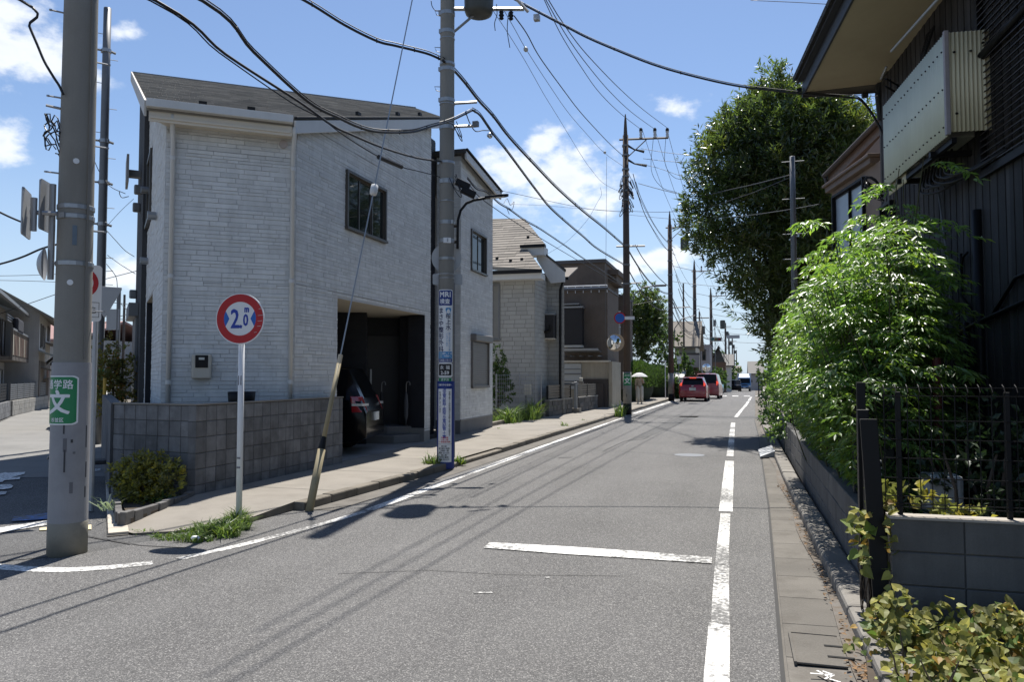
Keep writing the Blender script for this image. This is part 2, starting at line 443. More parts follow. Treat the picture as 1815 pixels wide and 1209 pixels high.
KERB_L = [(-20, -4.95), (8.15, -4.93), (11.4, -4.74), (15.7, -4.67), (30.3, -4.5), (45, -4.25), (60, -4.0), (140, -2.2), (400, 4)]
GUT_R = [(-20, .2), (4.3, .23), (11.3, .39), (22, .57), (30, .62), (34, .75), (64, 1.4), (120, 2.7), (400, 9)]
KERB_R = [(-20, .66), (5.5, .67), (12.6, .66), (24.5, .74), (30, .8), (34, 1.0), (64, 1.75), (120, 3.2), (400, 10)]

# terrain sheet to the horizon, a little below every paved surface
mb = MB()
xs = [-1500, -400, -120, -60, -40, -25, -12, -6, 0, 4, 10, 25, 60, 200, 1500]
ys = [-300, -60, -20, 0, 10, 20, 30, 52, 60, 70, 80, 90, 100, 110, 127, 160, 220, 400, 800, 1800]
vs = [(x, y, gz(y) - .03) for y in ys for x in xs]
nx = len(xs)
mb.add(vs, [(j * nx + i, j * nx + i + 1, (j + 1) * nx + i + 1, (j + 1) * nx + i) for j in range(len(ys) - 1) for i in range(nx - 1)])
struct(mb.build('ground', M('bare_ground', (.13, .115, .095), .95, .25, .7, .3, 20)))

# main road
yy = [-12, -4, 0, 3, 5, 7, 9, 11, 13, 16, 20, 25, 30, 32, 34, 40, 46, 52, 58, 64, 72, 80, 90, 100, 112, 127, 150, 200, 300]
road = struct(strip([(interp(KERB_L, y) - (2.6 if y < 5 else .3 if y > 6 else .9), y) for y in yy], [(interp(GUT_R, y), y) for y in yy]).build('main_road', ASPH))
def on_road(name, mb_, mat, kind='structure'):
    o = mb_.build(name, mat, road); o['kind'] = kind; return o

# side street running off to the left
SD = Vector((-.700, .714)); SN = Vector((.714, .700))           # direction, right-hand side normal
def SP(s, n, z=0.): return (-6.2 + SD.x * s + SN.x * n, 6.45 + SD.y * s + SN.y * n, z)
mb = MB(); mb.add([SP(-9, -14, -.012), SP(-9, 3, -.012), SP(-.6, 1.0, -.012), SP(-.2, .25, -.012), SP(60, .25, -.012), SP(60, -3.2, -.012), SP(-.5, -3.2, -.012), SP(-3, -14, -.012)], [tuple(range(8))])
side = struct(mb.build('side_street', ASPH2))
mb = MB(); mb.poly([SP(6.2, -3.1, -.006), SP(5.0, .0, -.006), SP(46, .0, -.006), SP(46, -3.1, -.006)])
o = mb.build('worn_surface', M('old_street_surface', (.19, .185, .172), .9, .2, .8, .2, 80, dirt=.4, dirt_col=(.1, .1, .095), fine=.15), side); o['kind'] = 'structure'
mb = MB(); mb.poly([SP(-1.0, 1.9, -.007), SP(-.9, -2.4, -.007), SP(.9, -2.1, -.007), SP(.55, .8, -.007)])
o = mb.build('patched_surface', ASPHP, side); o['kind'] = 'structure'

# markings painted on the roads
LW = .068
def line_on(name, pts, w, mat, dz=.004, parent=road):
    P = [Vector((p[0], p[1])) for p in pts]; Lf, Rt = [], []
    for i, p in enumerate(P):
        t = (P[min(i + 1, len(P) - 1)] - P[max(i - 1, 0)]).normalized(); n = Vector((t.y, -t.x))
        Lf.append((p.x - n.x * w, p.y - n.y * w)); Rt.append((p.x + n.x * w, p.y + n.y * w))
    o = strip(Lf, Rt, dz).build(name, mat, parent); o['kind'] = 'structure'; return o
line_on('edge_line', [(-6.4, 5.02), (-5.97, 5.03), (-5.6, 5.04), (-5.31, 5.1), (-5.05, 5.25), (-4.8, 5.5)], .075, WHITE_LINE)
line_on('edge_line', [(-4.68, 5.68), (-4.5, 6.3), (-4.3, 7.4), (-4.21, 8.3)], .055, WHITE_LINE2)
line_on('edge_line', [(-4.21, 8.35)] + [(-4.2, y) for y in (10, 12, 15, 20, 27.6, 30.5)], .07, WHITE_LINE)
line_on('edge_line', [(-4.16, 32.6), (-4.05, 38), (-3.95, 44), (-3.85, 50), (-3.7, 58), (-3.45, 66)], .075, WHITE_LINE)
line_on('edge_line', [(-.105, 3.6), (-.12, 4.3), (-.125, 5.2)], .066, WHITE_LINE)
line_on('edge_line', [(-.12, 5.21), (-.13, 6.0), (-.135, 6.79)], .058, WHITE_LINE2)
line_on('edge_line', [(-.137, 6.8), (-.14, 7.6), (-.14, 9.3)], .055, WHITE_LINE2)
line_on('edge_line', [(-.14, 9.45), (-.14, 11.5), (-.14, 15.0)], .078, WHITE_LINE)
line_on('edge_line', [(-.14, 15.9), (-.135, 19), (-.13, 24.5), (-.12, 27.2)], .068, WHITE_LINE2)
line_on('edge_line', [(-.03, 31.0), (.2, 37), (.5, 44), (.8, 53), (1.12, 64)], .07, WHITE_LINE)
mb = MB(); mb.add([(*p, .0085) for p in [(-2.264, 6.813), (-1.495, 6.782), (-0.846, 6.796), (-0.218, 6.792), (-0.224, 7.021), (-0.88, 7.076), (-1.507, 7.083), (-2.282, 7.057)]], [(0, 1, 6, 7), (1, 2, 5, 6), (2, 3, 4, 5)])
on_road('cross_bar_line', mb, WHITE_LINE)
for k in range(6):
    x0 = -3.2 + k * .95
    mb = MB(); mb.poly([(x0, 66.5, gz(66.5) + .005), (x0 + .5, 66.5, gz(66.5) + .005), (x0 + .5, 70, gz(70) + .005), (x0, 70, gz(70) + .005)])
    on_road('crossing_bar', mb, WHITE_LINE)
for pts in ([(-1.885, 5.425), (-1.749, 5.465), (-1.733, 5.439), (-1.868, 5.4)], [(-1.476, 5.989), (-1.442, 5.999), (-1.434, 5.966), (-1.468, 5.956)]):
    mb = MB(); mb.poly([(*p, .005) for p in pts]); on_road('paint_fleck', mb, WHITE_LINE2)

# tar seams and patches in the road
TAR = M('tar_seam', (.028, .027, .026), .75, .2, 6)
def seam(pts, w):
    line_on('tar_seam', pts, w, TAR, .0035)
seam([(-2.719, 16.107), (-2.702, 16.895), (-2.635, 18.72), (-2.605, 18.897), (-2.265, 19.516), (-2.213, 20.462)][0:6], .018)
seam([(-2.719, 16.107), (-2.372, 16.334), (-1.393, 15.894), (0.348, 15.735)], .008)
seam([(-3.337, 14.659), (-3.095, 14.837)], .04)
seam([(-3.1, 5.623), (-2.442, 5.927), (-1.779, 5.973), (-0.906, 6.192)], .004)
seam([(.19, 3), (.215, 4.3), (.36, 10), (.38, 11.3), (.55, 22), (.6, 29)], .012)
seam([(-6.273, 6.242), (-5.391, 6.023), (-4.919, 6.062)], .012)
mb = MB(); mb.poly([(*p, .003) for p in [(-2.605, 18.897), (-2.213, 20.462), (-1.408, 31.213), (-2.134, 31.001)]]); on_road('road_patch', mb, ASPHP)
mb = MB(); mb.poly([(*p, .003) for p in [(-4.398, 30.34), (1.092, 30.282), (1.18, 31.536), (-4.365, 31.721)]]); on_road('road_patch', mb, ASPHP)
mb = MB(); mb.lathe([(.02, .006), (.28, .006), (.3, .004)], [(-0.925, 15.915, 0)][0], 24); on_road('manhole_cover', mb, STEEL_D)

# right-hand gutter slabs and kerb stones
gut = struct(strip([(interp(GUT_R, y) - .01, y) for y in yy if y < 31], [(interp(KERB_R, y) + .1, y) for y in yy if y < 31], .001).build('gutter', CONC_G))
y = 2.2; k = 0
while y < 29:
    ln = .62
    a, b = interp(GUT_R, y), interp(GUT_R, y + ln); c, d = interp(KERB_R, y), interp(KERB_R, y + ln)
    mb = MB(); mb.prism([(a + .012, y + .003), (c - .004, y + .003), (d - .004, y + ln - .003), (b + .012, y + ln - .003)], .0, [.008, .014, .014, .008])
    mb.build('gutter_slab', CONC_G, gut, bevel=.004)
    y += ln
kerb = struct(strip([(interp(KERB_R, y) + .01, y) for y in yy if y < 30], [(interp(KERB_R, y) + .18, y) for y in yy if y < 30], .02).build('right_kerb', KERB))
y = 3.05
while y < 28.5:
    ln = .60; c, d = interp(KERB_R, y), interp(KERB_R, y + ln); h = .115 + rnd.uniform(-.006, .006)
    mb = MB(); mb.prism([(c, y + .005), (c + .2, y + .005), (d + .2, y + ln - .005), (d, y + ln - .005)], 0, h)
    mb.build('kerb_stone', KERB, kerb, bevel=.028)
    y += ln
struct(strip([(interp(KERB_R, y) - .07 - .025 * math.sin(y * 1.7), y) for y in np.arange(3, 28, .5)], [(interp(KERB_R, y) + .004, y) for y in np.arange(3, 28, .5)], .0235).build('gutter_dirt', GUT_DIRT, gut))
# drain lid set in the gutter, two slots beside it and the paint mark
lid = MB(); lid.box(.30, .56, 4.55, 5.05, .018, .030); struct(lid.build('drain_lid', CONC_G, gut, bevel=.004))
fr = MB(); fr.box(.285, .30, 4.54, 5.06, .016, .036); fr.box(.30, .56, 5.05, 5.065, .016, .034); struct(fr.build('lid_frame', CONC_G, gut))
for yv in (4.86, 4.68):
    mb = MB(); mb.box(.47, .61, yv - .012, yv + .012, .0305, .034); struct(mb.build('drain_slot', BLACK, gut))
PM = M('white_spray', (.7, .7, .68), .7, .1, 20)
for pts in ([(0.353, 4.383), (0.47, 4.393)], [(0.47, 4.393), (0.419, 4.434)], [(0.47, 4.393), (0.419, 4.324)], [(0.391, 4.434), (0.448, 4.348)], [(0.441, 4.33), (0.491, 4.3)]):
    line_on('spray_mark', [(p[0], p[1]) for p in pts], .006, PM, .036, gut)

# left pavement with its kerb
yl = [8.15, 9.5, 11.4, 13, 15.7, 18.5, 20.5, 23, 26, 30.3, 34, 38, 45, 52, 60, 72]
inner = [(6.5, -6.10), (8.15, -6.56), (11.9, -6.56), (12, -6.85), (18.4, -6.95), (24, -6.98), (30, -6.6), (33.8, -6.1), (39, -6.25), (60, -6.3), (72, -6.0)]
def sz(y): return (.02 if y < 6.6 else .02 + .085 * (y - 6.6) / 1.55) if y < 8.15 else .105 + gz(y)
Lk = [(-6.12, 6.5, .02), (-6.2, 6.75, .03)] + [(interp(inner, y), y, sz(y)) for y in (7.4, *yl)]
Rk = [(-5.85, 6.42, .015), (-5.5, 6.6, .02), (-5.1, 7.35, .055)] + [(interp(KERB_L, y) - .13, y, sz(y)) for y in yl]
walk = strip(Lk, Rk)
side_walk = struct(walk.build('sidewalk', CONC))
mb = strip([(p[0], p[1], -.02) for p in Rk[:4]], Rk[:4]); struct(mb.build('sidewalk_edge', KERB_D, side_walk))
yg = [8.2, 11.4, 15.7, 22, 30]
struct(strip([(interp(KERB_L, y) - .02, y) for y in yg], [(interp(KERB_L, y) + .33, y) for y in yg], .005).build('gutter_strip', CONC_G, side_walk))
for k in range(26):                          # joints across the footway
    y = 9.0 + k * 1.9; a, b = interp(inner, y), interp(KERB_L, y) - .15; strip([(a, y, sz(y)), (a, y + .012, sz(y))], [(b, y, sz(y)), (b, y + .012, sz(y))], .004).build('pavement_joint', TAR, side_walk)['kind'] = 'structure'
kl = struct(strip([(interp(KERB_L, y) - .14, y) for y in yl], [(interp(KERB_L, y) - .02, y) for y in yl], .03).build('left_kerb', KERB_D))
y = 8.1
while y < 62:
    ln = .6 if y < 30 else 1.8
    drop = 12.2 < y < 15.2
    c, d = interp(KERB_L, y), interp(KERB_L, y + ln); h = sz(max(y, 8.16)) + .004 + rnd.uniform(-.006, .008)
    if drop: h = .075
    mb = MB(); mb.prism([(c - .15, y + .004), (c, y + .004), (d, y + ln - .004), (d - .15, y + ln - .004)], gz(y) - .02, h)
    mb.build('kerb_stone', KERB_D, kl, bevel=.018)
    y += ln
# step kerb of the lot beyond the first house
y = 18.6; lk = struct(MB().box(-7.06, -6.99, 18.6, 24.5, .02, .16).build('lot_kerb', KERB_D))
while y < 24.4:
    mb = MB(); mb.box(-7.08, -6.93, y + .004, y + .596, .06, .215 + rnd.uniform(-.006, .006)); mb.build('kerb_stone', KERB_D, lk, bevel=.012); y += .6

# side street: pale gutter blocks, stop line, lettering, blue cycle mark
lg = struct(strip([SP(-.25, .0), SP(9, .0)], [SP(-.25, .19), SP(9, .19)], .002).build('side_gutter', CONC_G))
PALE = M('pale_gutter_block', (.46, .41, .34), .9, .12, 5, .2, 60, rand=.14, dirt=.3, dirt_col=(.2, .17, .13))
s = -.22
while s < 7.5:
    mb = MB(); a = [SP(s + .006, .008), SP(s + .006, .195), SP(s + .274, .195), SP(s + .274, .008)]
    mb.prism([(p[0], p[1]) for p in a][::-1], .0, .028); mb.build('gutter_block', PALE, lg, bevel=.006); s += .28
def on_side(name, px, mat, dz=.003):
    pass
def side_poly(name, pts, mat, z=.004):
    mb = MB(); mb.poly([(p[0], p[1], z) for p in pts]); o = mb.build(name, mat, side); o['kind'] = 'structure'; return o
side_poly('stop_line', [(-7.489, 5.972), (-7.451, 6.313), (-7.305, 6.815), (-7.084, 6.611), (-7.212, 6.111), (-7.232, 5.77)], WHITE_LINE)
side_poly('blue_marking', [(-7.867, 6.828), (-7.676, 7.182), (-7.344, 6.874), (-7.648, 6.613)], BLUE_LINE)
side_poly('far_line', [(-10.653, 10.567), (-10.521, 10.77), (-10.273, 10.517), (-10.405, 10.321)], WHITE_LINE2)
side_poly('yellow_plate', [(-7.027, 6.406), (-6.979, 6.513), (-6.827, 6.372), (-6.925, 6.313)], M('pale_yellow_paint', (.62, .53, .33), .8, .1, 8))
side_poly('yellow_plate', [(-6.708, 6.656), (-6.652, 6.705), (-6.457, 6.51), (-6.512, 6.464)], MATS['pale_yellow_paint'])
for pts in ([(-11.423, 9.359), (-11.596, 9.896), (-11.493, 9.85), (-11.349, 10.045), (-11.107, 9.812), (-10.935, 9.432), (-10.859, 9.524), (-10.632, 9.316), (-10.741, 9.152), (-10.603, 8.998), (-10.71, 8.779)],
            [(-10.492, 8.601), (-10.362, 8.758), (-10.273, 8.845), (-10.076, 8.723), (-9.898, 8.543), (-9.907, 8.428), (-10.131, 8.307), (-10.334, 8.473), (-10.122, 8.592), (-10.205, 8.626), (-10.283, 8.43)],
            [(-9.984, 8.187), (-9.67, 8.278), (-9.456, 8.08), (-9.611, 7.884)]):
    side_poly('stop_lettering', pts, WHITE_LINE, .0045)

# ------------------------------------------------------------------ block walls
BLK = M('grey_wall_block', (.15, .152, .156), .9, .3, 7, .5, 90, rand=.2, dirt=.6, dirt_col=(.05, .05, .05), dscale=2.6, fine=.25, streak=.35)
MORT = M('wall_mortar', (.07, .07, .07), .95, .15, 8)
BLK_R = M('rear_wall_block', (.115, .113, .11), .9, .16, 5, .3, 80, rand=.1, dirt=.6, dirt_col=(.05, .048, .045), dscale=1.6, streak=.35, fine=.15)
BLK_P = M('pale_wall_block', (.26, .25, .225), .9, .14, 3, .25, 70, rand=.1, dirt=.5, dirt_col=(.12, .11, .095), dscale=1.8, streak=.2)
_bm = {}
def block_mesh(l, t, h, mat, bev=.006):
    key = (round(l, 3), round(t, 3), round(h, 3), mat.name)
    if key not in _bm:
        b = bev; mb = MB()
        # front face at y = 0 with a chamfered rim, body running back to y = t (local -y is the wall's outside)
        mb.add([(0, b, 0), (l, b, 0), (l, b, h), (0, b, h), (0, t, 0), (l, t, 0), (l, t, h), (0, t, h),
                (b, 0, b), (l - b, 0, b), (l - b, 0, h - b), (b, 0, h - b)],
               [(8, 9, 10, 11), (0, 1, 9, 8), (1, 2, 10, 9), (2, 3, 11, 10), (3, 0, 8, 11), (5, 4, 7, 6), (1, 0, 4, 5), (2, 1, 5, 6), (3, 2, 6, 7), (0, 3, 7, 4)])
        _bm[key] = mb.mesh('block', mat)
    return _bm[key]
def block_wall(root, p, q, z0, courses, bw, bh, t, mat, offset=0., jit=.003, maxn=999, stagger=True, gap=.008, name='block'):
    F = frame(p, q); Ln = F.length
    core = MB(); core.fbox(F, .012, Ln - .012, -t + .02, -.016, z0, z0 + courses * bh - .006); core.build('mortar', MORT, root)
    rz = math.atan2(F.d.y, F.d.x); base = Vector(BASE.get(root.name, (0, 0, 0))); n = 0
    for c in range(courses):
        s = -(bw / 2 if (stagger and c % 2) else 0) - offset
        while s < Ln - .02:
            a, b = max(0, s), min(Ln, s + bw)
            if b - a > .03 and n < maxn:
                me = block_mesh(round(b - a - gap, 3), t, bh - gap, mat)
                x, y, z = F(a + gap / 2, rnd.uniform(-jit, jit) - .006, z0 + c * bh + gap / 2)
                o = bpy.data.objects.new(name, me); COL.objects.link(o); o.parent = root
                o.location = Vector((x, y, z)) - base; o.rotation_euler = (0, 0, rz); n += 1
            s += bw
    return F

# ------------------------------------------------------------------ corner house clad in pale stone-look siding
SID = dict(rough=.75, var=.10, scale=5, bump=.25, bscale=110, fine=.12)
SIDE_O = M('pale_siding_stone', (.60, .61, .60), rand=.085, dirt=.22, dirt_col=(.36, .36, .35), dscale=3.5, streak=.15, **SID)
SIDE_S = M('pale_siding_stone_joined', (.60, .61, .60), tone=True, dirt=.22, dirt_col=(.36, .36, .35), dscale=3.5, streak=.15, **SID)
SIDE_B = M('siding_joint', (.46, .465, .46), .9, .1, 4)
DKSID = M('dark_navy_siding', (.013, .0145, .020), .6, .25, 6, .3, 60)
DKSTUC = M('charcoal_stucco', (.055, .056, .058), .9, .2, 30, .6, 70)
TRIM = M('white_trim', (.58, .58, .56), .5, .06, 2, dirt=.12, dirt_col=(.35, .33, .3), streak=.06)
SHING = M('roof_shingle_grey', (.30, .275, .235), .9, .15, 1.0, .4, 60, tone=True, dirt=.4, dirt_col=(.10, .095, .085), dscale=.8, streak=.12)
FOUND = M('foundation_concrete', (.17, .17, .17), .9, .12, 2, .2, 60, dirt=.3)

def wall(F, s_breaks_top, z0, holes, name, mat, parent, n=0., thick=.02, mi=0, mb=None):
    """flat wall in frame F; s_breaks_top: [(s, ztop)...]; holes [(s0,s1,z0,z1)]"""
    mb_ = mb or MB()
    def zt(s):
        for (a, za), (b, zb) in zip(s_breaks_top, s_breaks_top[1:]):
            if s <= b + 1e-6: return za + (zb - za) * (s - a) / (b - a)
        return s_breaks_top[-1][1]
    ss = sorted({round(a, 4) for a, _ in s_breaks_top} | {round(h[0], 4) for h in holes} | {round(h[1], 4) for h in holes})
    for a, b in zip(ss, ss[1:]):
        if b - a < 1e-4: continue
        zs = z0
        for h in sorted([h for h in holes if h[0] < (a + b) / 2 < h[1]], key=lambda h: h[2]):
            if h[2] > zs: mb_.poly([F(a, n, zs), F(b, n, zs), F(b, n, h[2]), F(a, n, h[2])], mi)
            zs = h[3]
        if zs < min(zt(a), zt(b)): mb_.poly([F(a, n, zs), F(b, n, zs), F(b, n, zt(b)), F(a, n, zt(a))], mi)
    return mb_.build(name, mat, parent) if mb is None else mb_

ROWS = (.050, .064, .078)
LENS = (.17, .27, .38, .5)
def siding_pieces(F, s0, s1, z0, zt, holes, rows=ROWS, lens=LENS, rr=None, gap=.004):
    """running rows of ledge stones: (F, a, b, z, h, depth, whole)"""
    rr = rr or rnd; out = []; z = z0
    while z < zt((s0 + s1) / 2) + 3:
        h = rr.choice(rows); s = s0 - rr.uniform(0, .3); any_ = False
        while s < s1:
            l = rr.choice(lens); a, b = max(s, s0), min(s + l, s1); s += l
            segs = [(a, b)]
            for hs in holes:
                if z + h > hs[2] + .002 and z < hs[3] - .002:
                    segs = [t for x, y in segs for t in ((x, min(y, hs[0])), (max(x, hs[1]), y)) if t[1] - t[0] > .012]
            for x, y in segs:
                if y - x < .012 or z + h > min(zt(x), zt(y)): continue
                any_ = True
                out.append((F, x, y, z, h, rr.choice((.004, .006, .008, .010)), abs((y - x) - l) < 1e-6))
        z += h
        if not any_ and z > zt(s0) and z > zt(s1): break
    return out
_sm = {}
def stone_mesh(l, h, d, mat, nm):
    k = (round(l, 3), round(h, 3), round(d, 3), mat.name)
    if k not in _sm:
        b = .004; mb = MB()
        mb.add([(0, 0, 0), (l, 0, 0), (l, 0, h), (0, 0, h), (b, -d, b), (l - b, -d, b), (l - b, -d, h - b), (b, -d, h - b)],
               [(4, 5, 6, 7), (0, 1, 5, 4), (1, 2, 6, 5), (2, 3, 7, 6), (3, 0, 4, 7)])
        _sm[k] = mb.mesh(nm, mat)
    return _sm[k]
def lay(root, pieces, mat_o, mat_s, nm, stuff_nm, nmax=300, gap=.004, spread=(.92, 1.08)):
    base = Vector(BASE.get(root.name, (0, 0, 0)))
    def key(p):
        F, a, b, z, h, d, w = p; c = Vector(F((a + b) / 2, 0, z)); v = Vector((0, 0, 1.6)) - c
        cosv = max(0.01, (v.x * F.n.x + v.y * F.n.y) / v.length)
        return -(b - a) * h * cosv / v.length_squared * (1 if w else .0)
    pieces = sorted(pieces, key=key); n = 0
    mb = MB(); tones = []
    for p in pieces:
        F, a, b, z, h, d, w = p
        if w and n < nmax:
            o = bpy.data.objects.new(nm, stone_mesh(b - a - gap, h - gap, d, mat_o, nm)); COL.objects.link(o); o.parent = root
            o.location = Vector(F(a + gap / 2, .002, z + gap / 2)) - base; o.rotation_euler = (0, 0, math.atan2(F.d.y, F.d.x)); n += 1
        else:
            g = gap / 2; e = .004
            vs = [F(a + g, .002, z + g), F(b - g, .002, z + g), F(b - g, .002, z + h - g), F(a + g, .002, z + h - g),
                  F(a + g + e, d, z + g + e), F(b - g - e, d, z + g + e), F(b - g - e, d, z + h - g - e), F(a + g + e, d, z + h - g - e)]
            mb.add(vs, [(4, 5, 6, 7), (0, 1, 5, 4), (1, 2, 6, 5), (2, 3, 7, 6), (3, 0, 4, 7)])
            tones += [rnd.uniform(*spread)] * 5
    T = np.ones((len(tones), 4)); T[:, :3] = np.array(tones)[:, None]
    me = mb.mesh(stuff_nm, mat_s); at = me.attributes.new('tone', 'FLOAT_COLOR', 'FACE'); at.data.foreach_set('color', T.reshape(-1).astype(np.float32))
    o = put(stuff_nm, me, root); stuff(o); return o

def window(root, F, s0, s1, z0, z1, panes=2, mat=None, fw=.05, proud=.05, label=None, curtain=None, glass=None):
    mat = mat or FRAME_D
    mb = MB()
    mb.fbox(F, s0, s1, -.06, proud, z1 - fw, z1); mb.fbox(F, s0 - .02, s1 + .02, -.06, proud + .02, z0, z0 + fw)
    mb.fbox(F, s0, s0 + fw, -.06, proud, z0 + fw, z1 - fw); mb.fbox(F, s1 - fw, s1, -.06, proud, z0 + fw, z1 - fw)
    w = mb.build('window', mat, root, bevel=.004)
    if label: w['label'] = label
    W = (s1 - s0 - 2 * fw) / panes
    for i in range(panes):
        a = s0 + fw + i * W; dn = -.01 - .022 * (i % 2)
        mb = MB(); e = .03
        mb.fbox(F, a, a + e, dn - .02, dn + .012, z0 + fw, z1 - fw); mb.fbox(F, a + W - e, a + W, dn - .02, dn + .012, z0 + fw, z1 - fw)
        mb.fbox(F, a + e, a + W - e, dn - .02, dn + .012, z0 + fw, z0 + fw + e); mb.fbox(F, a + e, a + W - e, dn - .02, dn + .012, z1 - fw - e, z1 - fw)
        mb.build('sash', mat, w)
        mb = MB(); mb.fbox(F, a + e, a + W - e, dn - .012, dn - .004, z0 + fw + e, z1 - fw - e); mb.build('pane', glass or GLASS, w)
    if curtain:
        mb = MB(); n = 14
        pts = [F(s0 + fw + (s1 - s0 - 2 * fw) * i / n, -.14 - .02 * (i % 2), 0) for i in range(n + 1)]
        for a, b in zip(pts, pts[1:]): mb.poly([(a[0], a[1], z0 + fw), (b[0], b[1], z0 + fw), (b[0], b[1], z1 - fw), (a[0], a[1], z1 - fw)])
        mb.build('curtain', curtain, w)
    return w

PA, PB, PC = Vector((-8.29, 9.6)), Vector((-6.75, 10.75)), Vector((-6.75, 16.4))
DL = Vector((-.70, .714)); PE, PN = Vector((.8, .6)), Vector((-.6, .8))
def roof_z(x, y): return 5.77 + .41 * ((x - PA.x) * PN.x + (y - PA.y) * PN.y)
house = thing('corner_house', 'two storey corner house in pale stone siding with a single slope grey roof', 'house', (-8.5, 12.5, 0))
F_AB, F_BC = frame(PA, PB), frame(PB, PC)
PL = PA + DL * 5.05; PL2 = PA + DL * 8.0
F_L = frame(PL, PA)
n_out = Vector((-.714, -.70))
F_D = frame(PL2 + n_out * .1, PL + n_out * .1)
def top(F, off=.15): return lambda s: roof_z(*F(s, 0, 0)[:2]) - off
def tops(F, off=.15): return [(0, top(F, off)(0)), (F.length, top(F, off)(F.length))]
zAB = top(F_AB)
h_w1 = (1.60, 3.235, 4.25, 5.34); h_port = (1.36, 5.33, .0, 2.97)
bc_holes = [h_w1, h_port]
l_holes = [(.3, 2.45, 0, 3.1), (0, 1.4, 4.6, 6.1)]
wallm = MB()
wall(F_AB, tops(F_AB), 0, [], '', None, None, mb=wallm); wall(F_BC, tops(F_BC), 0, bc_holes, '', None, None, mb=wallm); wall(F_L, tops(F_L), 0, l_holes, '', None, None, mb=wallm)
wallm.build('wall', SIDE_B, house)
pcs = siding_pieces(F_AB, 0, F_AB.length, .35, zAB, []) + siding_pieces(F_BC, 0, F_BC.length, .35, top(F_BC), bc_holes) + siding_pieces(F_L, 0, F_L.length, .35, top(F_L), l_holes)
# wing beyond the dark recess
PW0, PW1 = Vector((-6.78, 18.5)), Vector((-6.83, 21.35))
F_W = frame(PW0, PW1); F_WS = frame(Vector((-7.45, 18.5)), PW0)
w_top = lambda s: 7.30 - .115 * s
w_holes = [(.80, 2.17, 4.42, 5.55), (.84, 2.36, 1.28, 2.72)]
wm = MB(); wall(F_W, [(0, w_top(0)), (F_W.length, w_top(F_W.length))], 0, w_holes, '', None, None, mb=wm); wall(F_WS, [(0, 7.3), (F_WS.length, 7.3)], 0, [], '', None, None, mb=wm)
F_WB = frame(PW1, Vector((-12, 21.35))); wall(F_WB, [(0, 6.95), (5, 6.95)], 0, [], '', None, None, mb=wm)
wm.build('wing_wall', SIDE_B, house)
pcs += siding_pieces(F_W, 0, F_W.length, .46, lambda s: w_top(s) - .1, w_holes) + siding_pieces(F_WS, 0, F_WS.length, .46, lambda s: 7.2, [])
lay(house, pcs, SIDE_O, SIDE_S, 'siding_stone', 'siding_stones')
SEAL = M('sealant_line', (.30, .30, .29), .7, .1, 3)
for f, z in ((F_AB, 5.08), (F_AB, 3.02), (F_BC, 5.72), (F_BC, 3.06)): MB().fbox(f, .02, f.length - .02, 0, .0115, z, z + .009).build('panel_joint', SEAL, house)
# dark walls
mb = MB(); wall(F_D, [(0, top(F_D)(0)), (F_D.length, top(F_D)(F_D.length))], 0, [], '', None, None, mb=mb)
mb.poly([F_D(F_D.length, 0, 0), F_D(F_D.length, -.1, 0), F_D(F_D.length, -.1, 7.6), F_D(F_D.length, 0, 7.6)])
Fend = frame(PL2 + Vector((6.3 * .8, 6.3 * .6)), PL2); wall(Fend, [(0, 8.8), (6.3, 8.8)], 0, [], '', None, None, mb=mb)
mb.build('stucco_wall', DKSTUC, house)
FR_ = frame((-7.5, 16.4), (-7.5, 18.5)); mb = MB(); wall(FR_, [(0, 7.75), (2.1, 7.75)], .1, [], '', None, None, mb=mb)
for k in range(58): mb.fbox(FR_, 0, 2.1, 0, .012, .3 + k * .128, .3 + k * .128 + .118)
mb.box(-7.5, -6.75, 16.38, 16.40, .1, 7.55)
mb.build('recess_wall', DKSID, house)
# pillar beside the carport, lintel edge, carport lining
mb = MB(); mb.box(-7.15, -6.765, 16.09, 16.37, .42, 2.96)
for k in range(19): mb.box(-7.16, -6.755, 16.08, 16.372, .44 + k * .13, .44 + k * .13 + .12)
mb.build('pillar', DKSID, house)
MB().box(-7.2, -6.745, 16.06, 16.4, .0, .42).build('pillar_base', M('grey_tile', (.2, .2, .19), .6, .1, 4), house, bevel=.01)
mb = MB(); mb.prism([(-6.77, 12.13), (-6.77, 16.4), (-8.6, 18.2), (-11.3, 15.2), (-11.35, 13.3), (-10.2, 12.13)], 2.985, 3.05); mb.build('carport_ceiling', M('cream_soffit', (.52, .48, .40), .8, .05, 2), house)
mb = MB()
Fi = [frame((-11.3, 13.95), (-7.75, 15.2)), frame((-8.0, 15.12), (-9.0, 16.3)), frame((-9.1, 16.0), (-7.35, 17.25)), frame((-7.45, 16.385), (-6.77, 16.385))]
Fi[1] = frame((-7.75, 15.2), (-8.4, 16.5))
for f in Fi:
    wall(f, [(0, 2.98), (f.length, 2.98)], .08, [], '', None, None, mb=mb)
    for k in range(15): mb.fbox(f, 0, f.length, 0, .012, .1 + k * .19, .1 + k * .19 + .178)
Fj = frame((-6.78, 12.1), (-10.6, 12.1)); mb.poly([Fj(0, 0, .08), Fj(3.4, 0, .08), Fj(3.4, 0, 2.98), Fj(0, 0, 2.98)])
mb.poly([(-10.2, 12.1, .08), (-11.35, 13.3, .08), (-11.35, 13.3, 2.98), (-10.2, 12.1, 2.98)]); mb.poly([(-11.35, 13.3, .08), (-11.3, 14.2, .08), (-11.3, 14.2, 2.98), (-11.35, 13.3, 2.98)])
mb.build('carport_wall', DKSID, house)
mb = MB(); mb.prism([(-6.6, 12.0), (-6.6, 16.6), (-8.6, 17.6), (-11.3, 15.2), (-11.35, 13.3), (-10.2, 12.0)], .02, .112); mb.build('carport_floor', M('carport_concrete', (.24, .23, .215), .9, .15, 2, .2, 60, dirt=.3), house)
